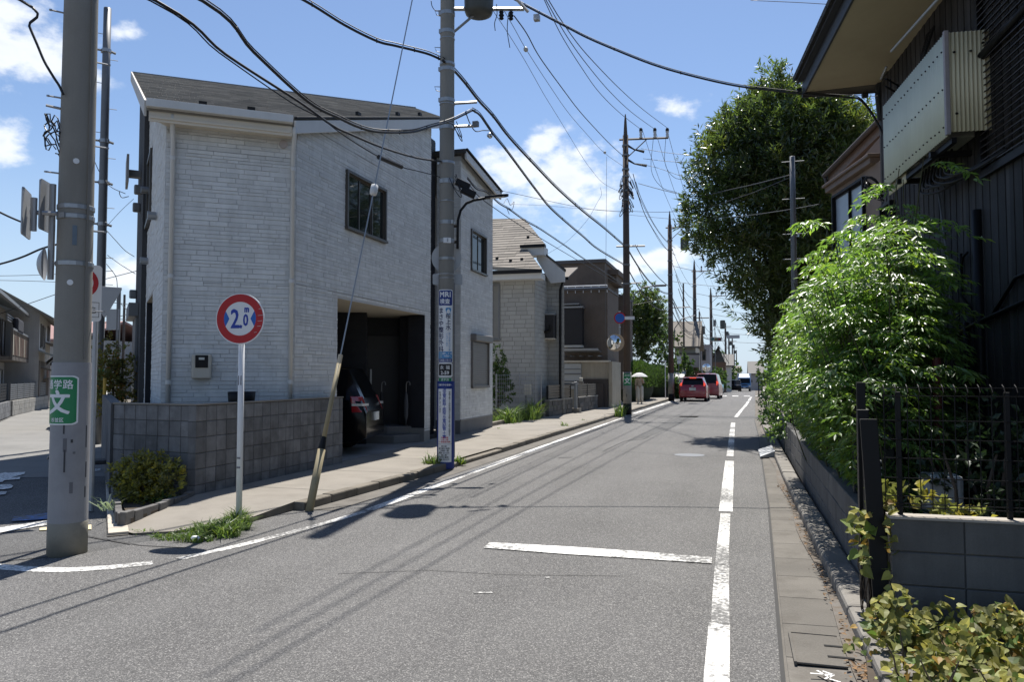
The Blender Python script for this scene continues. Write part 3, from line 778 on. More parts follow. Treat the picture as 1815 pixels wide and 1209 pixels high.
st = M('step_tile', (.15, .15, .15), .7, .1, 5)
mb = MB(); mb.prism([(-7.2, 15.45), (-6.83, 16.05), (-7.2, 16.5), (-8.6, 16.4), (-7.9, 15.35)], .112, .29); mb.build('porch_step', st, house, bevel=.01)
mb = MB(); mb.prism([(-7.5, 15.75), (-7.05, 16.1), (-7.2, 16.9), (-8.6, 16.9), (-8.1, 15.65)], .29, .46); mb.build('porch_step', st, house, bevel=.01)
F_dr = Fi[2]; mb = MB(); mb.fbox(F_dr, .85, 1.75, .012, .05, .46, 2.55); d = mb.build('front_door', M('black_door', (.03, .03, .034), .5, .1, 3), house)
mb = MB(); mb.fbox(F_dr, .92, .96, .05, .11, 1.1, 1.75); mb.build('handle', STEEL, d)
# foundations
for f, l, h in ((F_AB, F_AB.length, .34), (F_L, F_L.length, .34), (F_BC, 1.36, .34), (F_W, F_W.length, .45), (F_WS, F_WS.length - .1, .45)): MB().fbox(f, 0, l, -.1, .006, 0, h).build('foundation', FOUND, house)
MB().fbox(F_W, 0, F_W.length, 0, .02, .44, .475).build('base_flashing', STEEL_D, house)

# roof slab, shingle courses, fascias, ridge cap, rake trim
EL = PA + n_out * .25 - PN * .32; ER = Vector((-6.62, 0)); ER.y = PB.y - .55
EL2 = Vector(EL)
ER = PB - PN * .32; ER = Vector((-6.62, ER.y + (-6.62 - ER.x) * .75))
CC = Vector((-6.62, 16.95)); RR = Vector((-8.44, 19.38)); RL = PA + DL * 8.05 + n_out * .28
plan = [EL, ER, CC, RR, RL]
zz = [roof_z(p.x, p.y) for p in plan]
mb = MB(); mb.prism([(p.x, p.y) for p in plan], [z - .12 for z in zz], [z - .012 for z in zz]); mb.build('roof_slab', M('roof_deck', (.2, .19, .17), .8, .05), house)
def clip(poly, a, b, c):                    # keep a*x+b*y >= c
    out = []
    for i in range(len(poly)):
        p, q = poly[i], poly[(i + 1) % len(poly)]
        fp, fq = a * p[0] + b * p[1] - c, a * q[0] + b * q[1] - c
        if fp >= 0: out.append(p)
        if (fp >= 0) != (fq >= 0): t = fp / (fp - fq); out.append((p[0] + (q[0] - p[0]) * t, p[1] + (q[1] - p[1]) * t))
    return out
def shingles(name, plan, o, u, w, zfun, mat, root, course=.145, lens=(.25, .33, .45), lift=.012, spread=(.75, 1.25)):
    """courses of shingles on a pitched plane: o origin, u along the eave, w up the slope (plan, unit)"""
    mb = MB(); tones = []
    W = [((p[0] - o[0]) * w[0] + (p[1] - o[1]) * w[1]) for p in plan]; U = [((p[0] - o[0]) * u[0] + (p[1] - o[1]) * u[1]) for p in plan]
    c = min(W)
    while c < max(W):
        pc = clip(plan, w[0], w[1], c + o[0] * w[0] + o[1] * w[1]); pc = clip(pc, -w[0], -w[1], -(c + course + o[0] * w[0] + o[1] * w[1])) if pc else pc
        if pc:
            us = [((p[0] - o[0]) * u[0] + (p[1] - o[1]) * u[1]) for p in pc]; s = min(us) - rnd.uniform(0, .3)
            while s < max(us):
                l = rnd.choice(lens)
                q = clip(pc, u[0], u[1], s + .003 + o[0] * u[0] + o[1] * u[1]); q = clip(q, -u[0], -u[1], -(s + l - .003 + o[0] * u[0] + o[1] * u[1])) if q else q
                s += l
                if len(q) < 3: continue
                lf = [lift * (1 - (((p[0] - o[0]) * w[0] + (p[1] - o[1]) * w[1]) - c) / course) + .001 for p in q]
                v = [(p[0], p[1], zfun(p[0], p[1]) + k) for p, k in zip(q, lf)]; n = len(q)
                vb = [(p[0], p[1], zfun(p[0], p[1]) - .01) for p in q]
                mb.add(v + vb, [tuple(range(n))] + [(i, n + i, n + (i + 1) % n, (i + 1) % n) for i in range(n)])
                tones += [rnd.uniform(*spread)] * (n + 1)
        c += course
    T = np.ones((len(tones), 4)); T[:, :3] = np.array(tones)[:, None]
    me = mb.mesh(name, mat); at = me.attributes.new('tone', 'FLOAT_COLOR', 'FACE'); at.data.foreach_set('color', T.reshape(-1).astype(np.float32))
    return stuff(put(name, me, root))
shingles('shingles', [(p.x, p.y) for p in plan], PA, PE, PN, roof_z, SHING, house)
def edge_bar(a, b, w, h, dz, name, mat, parent, out=.0):
    a, b = Vector(a), Vector(b); d = (b - a); t = Vector((d.x, d.y)).normalized(); n = Vector((t.y, -t.x))
    mb = MB(); P = []
    for z_ in (dz - h, dz):
        for p, k in ((a, 0), (b, 0), (b, w), (a, w)): P.append((p.x + n.x * (k + out), p.y + n.y * (k + out), p.z + z_))
    mb.hexa([P[3], P[2], P[1], P[0], P[7], P[6], P[5], P[4]]); return mb.build(name, mat, parent, bevel=.006)
def v3(p): return (p.x, p.y, roof_z(p.x, p.y))
edge_bar(v3(RL), v3(EL), .035, .24, .03, 'rake_board', M('beige_rake', (.50, .47, .42), .6, .06), house)
edge_bar(v3(ER), v3(CC), .03, .21, -.03, 'road_fascia', TRIM, house, .0)
edge_bar(v3(ER), v3(CC), .05, .035, .03, 'drip_edge', BLACK, house, .0)
edge_bar(v3(CC), v3(RR), .03, .2, .0, 'rake_board', TRIM, house)
edge_bar(v3(RR), v3(RL), .05, .05, .035, 'ridge_cap', STEEL_D, house, -.02)
e0, e1 = EL + PE * .0, ER - PE * .02
edge_bar((e0.x, e0.y, 5.62), (e1.x, e1.y, 5.62), .11, .12, .04, 'gutter', TRIM, house)
edge_bar((e0.x + .02, e0.y + .02, 5.55), (e1.x, e1.y, 5.55), .03, .16, -.03, 'fascia', CREAM, house, -.05)
mb = MB(); mb.prism([(p.x, p.y) for p in (EL + PE * .05, ER - PE * .05, PB, PA)], 5.40, 5.43); mb.build('soffit', CREAM, house)
for sx in (.1, 1.86):
    p = Vector(F_AB(sx, .10, 0)); mb = MB()
    g = Vector(F_AB(sx - .0, .30, 5.5))
    mb.tube([g, (g.x, g.y, 5.42), Vector(F_AB(sx, .06, 5.2)), Vector(F_AB(sx, .06, .3))], .036, 8); dp = mb.build('downpipe', TRIM, house, smooth=True)
    for zc in (4.9, 3.1, 1.5):
        mb = MB(); c = F_AB(sx, .06, zc); mb.lathe([(.043, -.03), (.043, .03)], c, 10); mb.build('pipe_clip', TRIM, dp)
for k in range(8):
    p = EL + PN * .52 + PE * (.75 + k * .72)
    if p.x > -6.9: break
    z = roof_z(p.x, p.y); mb = MB(); mb.prism([(p.x + PE.x * a + PN.x * b, p.y + PE.y * a + PN.y * b) for a, b in ((-.06, -.02), (.06, -.02), (.06, .02), (-.06, .02))], z, z + .07); mb.build('snow_guard', BLACK, house)
for Y_, X_ in ((13.2, -6.95), (15.0, -6.95), (16.2, -6.95)):
    z = roof_z(X_, Y_); MB().box(X_ - .03, X_ + .03, Y_ - .06, Y_ + .06, z, z + .07).build('snow_guard', BLACK, house)
# windows and fittings
GREEN_CURT = M('dark_curtain', (.03, .04, .035), .9, .2, 8)
window(house, F_BC, *h_w1, panes=3, curtain=GREEN_CURT, proud=.055)
window(house, F_W, *w_holes[0], panes=2, curtain=GREEN_CURT)
window(house, F_L, .1, 1.35, 4.65, 6.05, panes=2, fw=.06)
s0, s1, z0, z1 = w_holes[1]
SHUT = M('bronze_shutter', (.17, .16, .15), .5, .06, 4, metal=.3)
sh = MB(); sh.fbox(F_W, s0, s0 + .05, -.05, .07, z0, z1 - .2); sh.fbox(F_W, s1 - .05, s1, -.05, .07, z0, z1 - .2); sh.fbox(F_W, s0, s1, -.05, .08, z0 - .02, z0 + .05)
sh = sh.build('shutter_window', SHUT, house, bevel=.004); sh['label'] = 'closed roller shutter over ground floor window'
mb = MB(); mb.fbox(F_W, s0 - .03, s1 + .03, -.05, .17, z1 - .2, z1); mb.build('shutter_box', SHUT, sh, bevel=.03)
for k in range(20): MB().fbox(F_W, s0 + .05, s1 - .05, .0, .03, z0 + .05 + k * .0585, z0 + .05 + k * .0585 + .052).build('slat', SHUT, sh)
mtr = MB(); mtr.fbox(F_AB, .42, .70, .012, .12, 1.55, 1.93); mtr = mtr.build('electric_meter', M('beige_plastic', (.52, .48, .40), .5, .05), house, bevel=.025)
MB().fbox(F_AB, .47, .65, .12, .135, 1.72, 1.91).build('meter_glass', BLACK, mtr, bevel=.015)
MB().fbox(F_AB, .52, .60, .135, .139, 1.84, 1.875).build('meter_dial', M('meter_dial', (.55, .55, .5), .5), mtr)
def wall_disc(F, s, z, r, n0, n1, name, mat, parent, k=20):
    mb = MB(); a = [F(s + r * math.cos(2 * math.pi * i / k), n1, z + r * math.sin(2 * math.pi * i / k)) for i in range(k)]; b = [F(s + r * math.cos(2 * math.pi * i / k), n0, z + r * math.sin(2 * math.pi * i / k)) for i in range(k)]
    mb.add(a + b, [tuple(range(k)), tuple(range(k, 2 * k))[::-1]] + [(k + i, k + (i + 1) % k, (i + 1) % k, i) for i in range(k)]); return mb.build(name, mat, parent)
wall_disc(F_AB, 1.71, 5.42 - .12, .065, .012, .05, 'vent_cap', M('pinkish_vent', (.4, .36, .35), .6), house)
for s_, z_ in ((4.3, 3.9), (1.8, 4.35), (4.6, 5.4)):
    p = F_L(max(.05, F_L.length - s_), .02, z_); q = F_L(max(.05, F_L.length - s_), .16, z_)
    mb = MB(); mb.tube([p, q], [.07, .075], 10); mb.build('hood_vent', STEEL, house)
for s_, z_ in ((.5, 5.6), (1.2, 5.35), (2.2, 3.5)):
    mb = MB(); mb.fbox(F_D, F_D.length - s_ - .08, F_D.length - s_ + .08, 0, .16, z_ - .1, z_ + .1); mb.build('hood_vent', STEEL_D, house, bevel=.03)
mb = MB(); mb.fbox(F_D, 1.0, 1.9, .25, .30, 5.9, 6.5); mb.fbox(F_D, 1.3, 1.5, 0, .25, 6.1, 6.25); mb.build('antenna_panel', M('antenna_grey', (.3, .3, .3), .6), house)
mb = MB(); mb.fbox(F_D, .2, 1.9, .0, .06, .6, 2.9); mb.fbox(F_D, .1, 2.0, .0, .2, 2.9, 3.2); mb.build('shutter_window', STEEL_D, house, bevel=.01)
# left doorway recess: dark lining
mb = MB(); f = frame(Vector(F_L(.3, -1.4, 0)[:2]), Vector(F_L(2.45, -1.4, 0)[:2])); mb.poly([F_L(.3, -1.4, 0), F_L(2.45, -1.4, 0), F_L(2.45, -1.4, 3.1), F_L(.3, -1.4, 3.1)])
mb.poly([F_L(.3, 0, 0), F_L(.3, -1.4, 0), F_L(.3, -1.4, 3.1), F_L(.3, 0, 3.1)]); mb.poly([F_L(2.45, 0, 0), F_L(2.45, -1.4, 0), F_L(2.45, -1.4, 3.1), F_L(2.45, 0, 3.1)])
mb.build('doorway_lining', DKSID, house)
mb = MB(); mb.poly([F_L(.3, 0, 3.1), F_L(2.45, 0, 3.1), F_L(2.45, -1.4, 3.1), F_L(.3, -1.4, 3.1)]); mb.build('doorway_ceiling', CREAM, house)
# wing roof
mb = MB()
wr = [(-6.60, 18.35), (-6.62, 21.6), (-12, 21.6), (-12, 18.35)]
wz = lambda x, y: 7.42 - .115 * (y - 18.5)
mb.prism(wr, [wz(*p) - .1 for p in wr], [wz(*p) for p in wr]); mb.build('wing_roof', M('dark_roof_metal', (.05, .05, .05), .5), house)
mb = MB(); mb.fbox(F_W, -.12, F_W.length + .2, .05, .13, 0, 0); 
edge_bar((-6.62, 18.4, wz(0, 18.4)), (-6.65, 21.55, wz(0, 21.55)), .05, .2, -.05, 'wing_fascia', TRIM, house, -.02)
edge_bar((-6.60, 18.38, wz(0, 18.38)), (-6.63, 21.58, wz(0, 21.58)), .05, .04, .02, 'wing_drip', BLACK, house, .0)

# ------------------------------------------------------------------ block wall in front of the corner house
bw = thing('block_wall', 'low wall of square grey blocks turning the corner in front of the pale corner house', 'wall', (-6.6, 9.5, 0))
WCOR = (-6.52, 8.18)
block_wall(bw, WCOR, (-6.50, 11.9), .02, 6, .2, .2, .12, BLK, stagger=False, gap=.007)
block_wall(bw, (-7.98, 8.36), (-6.55, 8.185), .02, 6, .2, .2, .12, BLK, stagger=False, gap=.007)
F_ws = frame((-8.2, 8.62), (-7.98, 8.36)); 
mb = MB(); mb.prism([(-7.99, 8.355), (-6.515, 8.175), (-6.495, 11.9), (-6.62, 11.9), (-6.63, 8.31), (-7.99, 8.48)], 1.222, 1.24); mb.build('coping', CONC, bw)  # pale colour paints in the sunlight caught by the wall top
mb = MB(); mb.prism([(-8.0, 8.34), (-7.97, 8.49), (-11.5, 12.0), (-11.62, 11.9)], .02, 1.235); mb.build('return_wall', BLK, bw)
# small triangular bed edged with bricks
bed = thing('flower_bed', 'triangular bed edged with split grey bricks at the wall foot', 'flower bed', (-6.7, 7.6, 0))
mb = MB(); mb.prism([(-6.18, 6.75), (-6.52, 8.16), (-7.95, 8.34)], .0, .085); mb.build('soil', SOIL, bed)
BRK = M('split_brick', (.13, .125, .12), .9, .2, 5, .5, 50, rand=.15, dirt=.4)
def brick_run(a, b, n, z0, h, w):
    a, b = Vector(a), Vector(b); d = (b - a) / n; t = d.normalized(); nn = Vector((t.y, -t.x))
    for i in range(n):
        p = a + d * i; l = d.length - .008
        q = [p, p + t * l, p + t * l - nn * w, p - nn * w]; j = rnd.uniform(-.012, .012)
        MB().prism([(v.x + nn.x * j, v.y + nn.y * j) for v in q], z0, z0 + h + rnd.uniform(-.012, .012)).build('brick', BRK, bed, bevel=.008)
brick_run((-6.17, 6.66), (-6.50, 8.16), 9, 0, .155, .07)
brick_run((-7.98, 8.34), (-6.24, 6.62), 14, 0, .15, .07)

# ------------------------------------------------------------------ utility poles
def band(root, z, r, name='band', h=.06, mat=None):
    mb = MB(); mb.lathe([(r + .001, z - h / 2), (r + .009, z - h / 2 + .004), (r + .009, z + h / 2 - .004), (r + .001, z + h / 2)], (0, 0, 0), 18)
    a = rnd.uniform(0, 6.28); mb.box(r * math.cos(a) * 1.0 - .03, r * math.cos(a) * 1.0 + .03, r * math.sin(a) - .02, r * math.sin(a) + .02, z - h / 2, z + h / 2)
    return mb.build(name, mat or STEEL, root)
def arm(root, pts, r, name='arm', mat=None, box=None):
    mb = MB(); mb.tube(pts, r, 6 if not box else 4); return mb.build(name, mat or STEEL, root)
def make_pole(name, label, loc, r0, r1, h, mat, group=None, lean=(0, 0), n=28, segs=6):
    root = thing(name, label, 'utility pole', loc, group, local=True)
    mb = MB(); mb.tube([(lean[0] * k / segs, lean[1] * k / segs, h * k / segs - .15 * (k == 0)) for k in range(segs + 1)], [r0 + (r1 - r0) * k / segs for k in range(segs + 1)], n)
    mb.build('shaft', mat, root, smooth=True)
    root['r0'], root['r1'], root['h'] = r0, r1, h
    return root
def rad_at(root, z): return root['r0'] + (root['r1'] - root['r0']) * z / root['h']
def polar(a, r, z): return (r * math.cos(rad(a)), r * math.sin(rad(a)), z)

# near left pole
XL, YL = -5.83, 5.61
pl = make_pole('utility_pole', 'thick grey concrete utility pole nearest the camera, at the left street corner', (XL, YL, 0), .157, .125, 10.5, POLE_C)
CA = math.degrees(math.atan2(-YL, -XL))      # bearing from this pole to the viewer
mb = MB(); mb.lathe([(.1615, .285), (.1595, 1.72)], (0, 0, 0), 48); mb.build('wrap_sheet', POLE_W, pl)
mb = MB(); mb.lathe([(.164, -.02), (.164, .28), (.160, .29)], (0, 0, 0), 28); mb.build('base_coat', M('pole_base_concrete', (.25, .235, .195), .9, .12, 5, .2, 60, dirt=.4, dirt_col=(.12, .11, .09), dscale=4), pl, smooth=True)
mb = MB(); mb.box(-.012, .012, -.002, .002, 0, .6)
for a in (38,):
    q = rad(CA + a); mb = MB(); mb.fbox(frame(polar(CA + a - 4, .1575, 0)[:2], polar(CA + a + 4, .1575, 0)[:2]), 0, .02, -.004, .004, 1.75, 10.3); mb.build('seam_strip', M('seam_grey', (.2, .19, .17), .9), pl)
for z in (3.05, 3.14, 2.62): band(pl, z, rad_at(pl, z), h=.045)
for z, a in ((4.55, 95), (3.75, 95), (5.35, 95), (2.2, 95), (3.45, -85), (4.15, -85), (4.95, -85), (2.95, 95), (5.75, -85)):
    r = rad_at(pl, z); p = polar(CA + a, r - .01, z); q = polar(CA + a, r + .10, z); mb = MB(); mb.tube([p, q], .008, 6); mb.lathe([(.014, -.006), (.014, .006)], q, 8); mb.build('step_bolt', STEEL, pl)
for z, a, r_ in ((3.55, -3, .016), (2.44, -12, .016)):
    rr = rad_at(pl, z); mb = MB(); mb.tube([polar(CA + a, rr - .005, z), polar(CA + a, rr + .006, z)], r_ * 1.6, 12); mb.build('number_disc', WHITE_P, pl)
PAINT_D = M('dark_scuffs', (.05, .05, .055), .8, .1, 10)
for z, a, w, hh in ((1.08, -18, .012, .16), (.92, -14, .03, .12), (1.0, 5, .018, .03), (.9, 12, .02, .02), (.74, -14, .014, .2), (.55, 6, .028, .1), (.95, 52, .008, .2), (.68, 54, .01, .14), (1.22, 2, .022, .02), (.5, 52, .01, .1)):
    f = frame(polar(CA + a - w / .157 * 28, .1622, 0)[:2], polar(CA + a + w / .157 * 28, .1622, 0)[:2]); mb = MB(); mb.fbox(f, 0, f.length, -.003, .0015, z, z + hh); mb.build('scuff', PAINT_D if w < .02 else M('grey_scuffs', (.13, .13, .14), .8), pl)
nb = MB(); f = frame(polar(CA - 9, .149, 0)[:2], polar(CA + 5, .149, 0)[:2]); nb.fbox(f, 0, f.length, -.004, .004, 2.78, 2.96); nb.build('number_plate', M('faded_blue_plate', (.12, .16, .2), .6, .15, 20), pl)
# cable terminal on its left, with loops
TL = polar(CA - 86, .15, 4.02)
arm(pl, [polar(CA - 86, .13, 4.05), polar(CA - 86, .26, 4.06)], .012)
mb = MB(); 
for k in range(7):
    a0 = rnd.uniform(0, 3); c = Vector(polar(CA - 88, .2, 3.72 + k * .03)); pts = [c + Vector((math.cos(t + a0) * rnd.uniform(.04, .09), math.sin(t + a0) * .06, math.sin(t) * rnd.uniform(.05, .16))) for t in np.linspace(0, 5.5, 12)]
    mb.tube(pts, .006, 5)
stuff(mb.build('cable_loops', CABLE, pl))

# signs on the near pole seen nearly edge on
SGB = M('sign_back_grey', (.36, .37, .38), .5, .05, 3, metal=.4)
def plate(root, c, w, h, ang, t, name, mat, corner=.03, n=6):
    """upright rounded plate, normal at bearing ang (deg)"""
    d = Vector((math.cos(rad(ang)), math.sin(rad(ang)), 0)); u = Vector((-d.y, d.x, 0)); c = Vector(c); pts = []
    for sx, sz_, a0 in ((1, 1, 0), (-1, 1, 90), (-1, -1, 180), (1, -1, 270)):
        for k in range(n + 1):
            a = rad(a0 + 90 * k / n); pts.append((sx * (w / 2 - corner) + corner * math.cos(a), sz_ * (h / 2 - corner) + corner * math.sin(a)))
    mb = MB(); mb.extr([c + u * x + Vector((0, 0, z)) for x, z in pts], d * t); return mb.build(name, mat, root)
left_sign = thing('sign_bracket', 'grey arm on the near pole carrying edge-on traffic signs', 'bracket', (XL, YL, 0), local=True)
LA = CA - 90
arm(left_sign, [polar(LA, .12, 3.08), polar(LA, .36, 3.07)], .022, 'crosspiece')
mb = MB(); mb.tube([polar(LA + 3, .33, 2.9), polar(LA + 3, .33, 3.2)], .028, 10); mb.build('upright', SGB, left_sign)
mb = MB(); mb.tube([polar(LA - 20, .2, 2.48), polar(LA - 20, .2, 3.36)], .028, 10); mb.build('upright', SGB, left_sign)
arm(left_sign, [polar(LA - 20, .12, 2.63), polar(LA - 20, .22, 2.63)], .014, 'crosspiece')
def edge_sign(label, c, w, h, ang, cat='traffic sign'):
    o = thing('traffic_sign', label, cat, (XL, YL, 0), local=True)
    plate(o, c, w, h, ang, .012, 'face', SGB)
    return o
s1 = edge_sign('tilted edge-on road sign highest at far left of the near pole', (*polar(LA + 3, .38, 0)[:2], 3.05), .36, .42, LA - 8)
s2 = edge_sign('tall edge-on road sign close beside the near pole', (*polar(LA - 20, .245, 0)[:2], 3.15), .30, .46, LA - 20 - 0)
mr = thing('traffic_mirror', 'edge-on round mirror back clamped low beside the near pole', 'mirror', (XL, YL, 0), local=True)
c = Vector(polar(LA - 20, .255, 2.62)); dn = Vector((math.cos(rad(LA - 8)), math.sin(rad(LA - 8)), 0))
def dome(root, c, d, r, depth, name, mat, k=20, smooth=True):
    d = Vector(d).normalized(); u = d.cross(Vector((0, 0, 1))).normalized(); w = u.cross(d); mb = MB(); vs = []; R_ = 5
    for i in range(R_ + 1):
        t = i / R_
        for j in range(k):
            q = 2 * math.pi * j / k; vs.append(Vector(c) + d * depth * (1 - t * t) + (u * math.cos(q) + w * math.sin(q)) * r * max(t, .001))
    fs = [(i * k + j, i * k + (j + 1) % k, (i + 1) * k + (j + 1) % k, (i + 1) * k + j) for i in range(R_) for j in range(k)]
    fs.append(tuple(R_ * k + j for j in range(k))[::-1]); mb.add(vs, fs); return mb.build(name, mat, root, smooth=smooth)
dome(mr, c, dn, .15, .06, 'mirror_back', SGB); 

def curved_panel(root, name, ang, r, arc, z0, z1, t, mat, n=16, corner=0.):
    mb = MB(); ins, outs = [], []
    for i in range(n + 1):
        a = rad(ang) + (i / n - .5) * arc / r; dz = corner if (i in (0, n) and corner) else (corner * .3 if (i in (1, n - 1) and corner) else 0)
        for rr_, lst in ((r, ins), (r + t, outs)): lst.append(((rr_ * math.cos(a), rr_ * math.sin(a), z0 + dz), (rr_ * math.cos(a), rr_ * math.sin(a), z1 - dz)))
    vs = [p for q in outs for p in q] + [p for q in ins for p in q]; m = 2 * (n + 1); fs = []
    for i in range(n):
        a = 2 * i; fs += [(a, a + 2, a + 3, a + 1), (m + a, m + a + 1, m + a + 3, m + a + 2), (a + 1, a + 3, m + a + 3, m + a + 1), (a, m + a, m + a + 2, a + 2)]
    fs += [(0, 1, m + 1, m), (2 * n, m + 2 * n, m + 2 * n + 1, 2 * n + 1)]
    return mb.add(vs, fs).build(name, mat, root)
def curved_text(root, text, size, ang, r, x, z, mat, name='lettering', bold=0., line=1., sx=1., spacing=1.):
    vs, fs = glyphs(text, size, bold, spacing, line, sx)
    bm = bmesh.new(); bv = [bm.verts.new(v) for v in vs]
    for f in fs:
        try: bm.faces.new([bv[i] for i in f])
        except ValueError: pass
    k = math.floor(min(v[0] for v in vs) / .02) + 1                # slice wide strokes so that they follow the curve
    while k * .02 < max(v[0] for v in vs):
        bmesh.ops.bisect_plane(bm, geom=bm.verts[:] + bm.edges[:] + bm.faces[:], plane_co=(k * .02, 0, 0), plane_no=(1, 0, 0)); k += 1
    bm.verts.index_update(); vs = [tuple(v.co) for v in bm.verts]; fs = [tuple(v.index for v in f.verts) for f in bm.faces]; bm.free()
    mb = MB(); mb.add([((r + vd) * math.cos(rad(ang) + (vx + x) / r), (r + vd) * math.sin(rad(ang) + (vx + x) / r), z + vy) for vx, vy, vd in vs], fs)
    return mb.build(name, mat, root)
def flat_text(root, text, size, F, s, z, n, mat, name='lettering', bold=0., line=1., sx=1., spacing=1.):
    vs, fs = glyphs(text, size, bold, spacing, line, sx)
    mb = MB(); mb.add([F(s + vx, n + vd, z + vy) for vx, vy, vd in vs], fs); return mb.build(name, mat, root)
GREEN_S = M('sign_green', (.015, .20, .075), .45, .05, 3)
WHITE_S = M('sign_white', (.72, .73, .74), .45, .04, 4, dirt=.1, dirt_col=(.4, .4, .4))
BLUE_S = M('sign_blue', (.012, .035, .20), .45, .06, 3)
BLUE_L = M('sign_light_blue', (.05, .25, .52), .45, .06, 3)
RED_S = M('sign_red', (.42, .018, .022), .5, .08, 4)
BLUE_T = M('sign_text_blue', (.02, .05, .32), .5)
BLACK_T = M('sign_text_black', (.02, .02, .024), .5)
NAVY_T = M('sign_text_navy', (.015, .025, .09), .5)
PINK_S = M('sign_pink', (.6, .38, .4), .5); RED_T = M('sign_text_red', (.5, .04, .05), .5)

school = thing('school_route_sign', 'green school route sign wrapped round the near concrete pole', 'sign', (XL, YL, 0), local=True)
A1 = CA - 40
curved_panel(school, 'rim', A1, .1625, .345, 1.16, 1.60, .003, WHITE_S, corner=.02)
curved_panel(school, 'face', A1, .1655, .322, 1.172, 1.588, .001, GREEN_S, corner=.018)
curved_text(school, '通学路', .088, A1, .168, .0, 1.515, WHITE_S, bold=.0012, spacing=1.06)
curved_text(school, '文', .225, A1, .168, -.0, 1.345, WHITE_S, bold=.006)
curved_text(school, '杉並区', .042, A1, .168, .0, 1.202, WHITE_S, bold=.0008)

# white sign and stop sign back beyond the near pole
ws = thing('traffic_sign', 'white rectangular road sign with red ring half hidden behind the near pole', 'traffic sign', (0, 0, 0))
SGA = CA + 6
wsr = thing('traffic_sign', 'grey back of an inverted triangle stop sign beyond the near pole', 'traffic sign', (0, 0, 0))
P0 = Vector((-6.112, 6.133, 2.418)); fx = Vector((math.cos(rad(SGA + 90)), math.sin(rad(SGA + 90)), 0)); dd = Vector((math.cos(rad(SGA)), math.sin(rad(SGA)), 0))
cen = P0 - fx * .12
BASE[ws.name] = (0, 0, 0); ws.location = (0, 0, 0)
plate(ws, cen, .36, .56, SGA, .008, 'face', WHITE_S, corner=.035)
Fw = frame((cen + dd * .0095 - fx * .18)[:2], (cen + dd * .0095 + fx * .18)[:2])
k = 32
def ring(F, s, z, r0, r1, n, name, mat, parent, k=32):
    mb = MB(); mb.add([F(s + r * math.cos(2 * math.pi * i / k), n, z + r * math.sin(2 * math.pi * i / k)) for r in (r0, r1) for i in range(k)], [(i, (i + 1) % k, k + (i + 1) % k, k + i) for i in range(k)])
    return mb.build(name, mat, parent)
ring(Fw, .18, cen.z + .10, .105, .15, .001, 'red_ring', RED_S, ws)
mb = MB(); z_ = cen.z - .165
for a, b, c_, d_ in ((.02, .34, z_ - .075, z_ - .071), (.02, .34, z_ + .071, z_ + .075), (.02, .024, z_ - .071, z_ + .071), (.336, .34, z_ - .071, z_ + .071)): mb.poly([Fw(a, .001, c_), Fw(b, .001, c_), Fw(b, .001, d_), Fw(a, .001, d_)])
mb.build('text_frame', BLACK_T, ws)
flat_text(ws, 'ここから', .074, Fw, .18, z_ - .01, .0012, BLACK_T, bold=.001)
mb = MB(); pc = cen - dd * .03; mb.tube([(pc.x, pc.y, 0), (pc.x, pc.y, cen.z + .38)], .03, 10); mb.build('post', SGB, ws)
c2 = Vector((-7.268, 7.462, 2.543)); mb = MB(); u = fx
tri = [c2 + u * .17 + Vector((0, 0, .13)), c2 - u * .21 + Vector((0, 0, .13)), c2 - u * .21 + Vector((0, 0, .11)), c2 - u * .02 + Vector((0, 0, -.24)), c2 + u * .0 + Vector((0, 0, -.24)), c2 + u * .17 + Vector((0, 0, .10))]
mb.extr(tri, dd * -.01); mb.build('face', SGB, wsr, bevel=.004)
MB().tube([(c2.x - u.x * .1 - dd.x * .03, c2.y - u.y * .1 - dd.y * .03, 0), (c2.x - u.x * .1 - dd.x * .03, c2.y - u.y * .1 - dd.y * .03, c2.z + .3)], .028, 8).build('post', SGB, wsr)

# steel pole up the side street and its yellow guard
p2 = make_pole('steel_pole', 'slim steel pole with step bolts rising behind the near concrete pole', (-14.42, 14.64, 0), .11, .085, 10.45, STEEL_D, n=16)
CA2 = math.degrees(math.atan2(-14.64, 14.42))
for k in range(13):
    z = 2.6 + k * .6; a = 88 if k % 2 else -88; MB().tube([polar(CA2 + a, .08, z), polar(CA2 + a, .25, z)], .009, 5).build('step_bolt', STEEL, p2)
for z in (9.4, 7.2, 6.2, 5.2):
    band(p2, z, .1, h=.09); MB().tube([polar(CA2 + 90, .1, z), polar(CA2 + 90, .2, z - .03)], .03, 6).build('bracket', STEEL_D, p2)
    MB().tube([polar(CA2 - 90, .08, z), polar(CA2 - 90, .24, z)], .025, 6).build('bracket', STEEL_D, p2)
sg = thing('school_route_sign', 'small green school route sign strapped to the slim steel pole', 'sign', (-14.42, 14.64, 0), local=True)
curved_panel(sg, 'face', CA2 + 10, .114, .24, 1.25, 1.75, .003, GREEN_S); curved_text(sg, '文', .16, CA2 + 10, .119, 0, 1.45, WHITE_S, bold=.004)
yg_ = thing('guard_post', 'yellow steel guard post leaning beside the slim steel pole', 'post', (-12.342, 12.697, 0.0), local=True)
MB().tube([(0, 0, 0), (0, 0, 1.55)], .035, 10).build('post', M('faded_yellow', (.5, .32, .05), .6, .12, 4, dirt=.2), yg_); MB().tube([(0, 0, .55), (0, 0, .62)], .038, 10).build('stripe', BLACK, yg_)

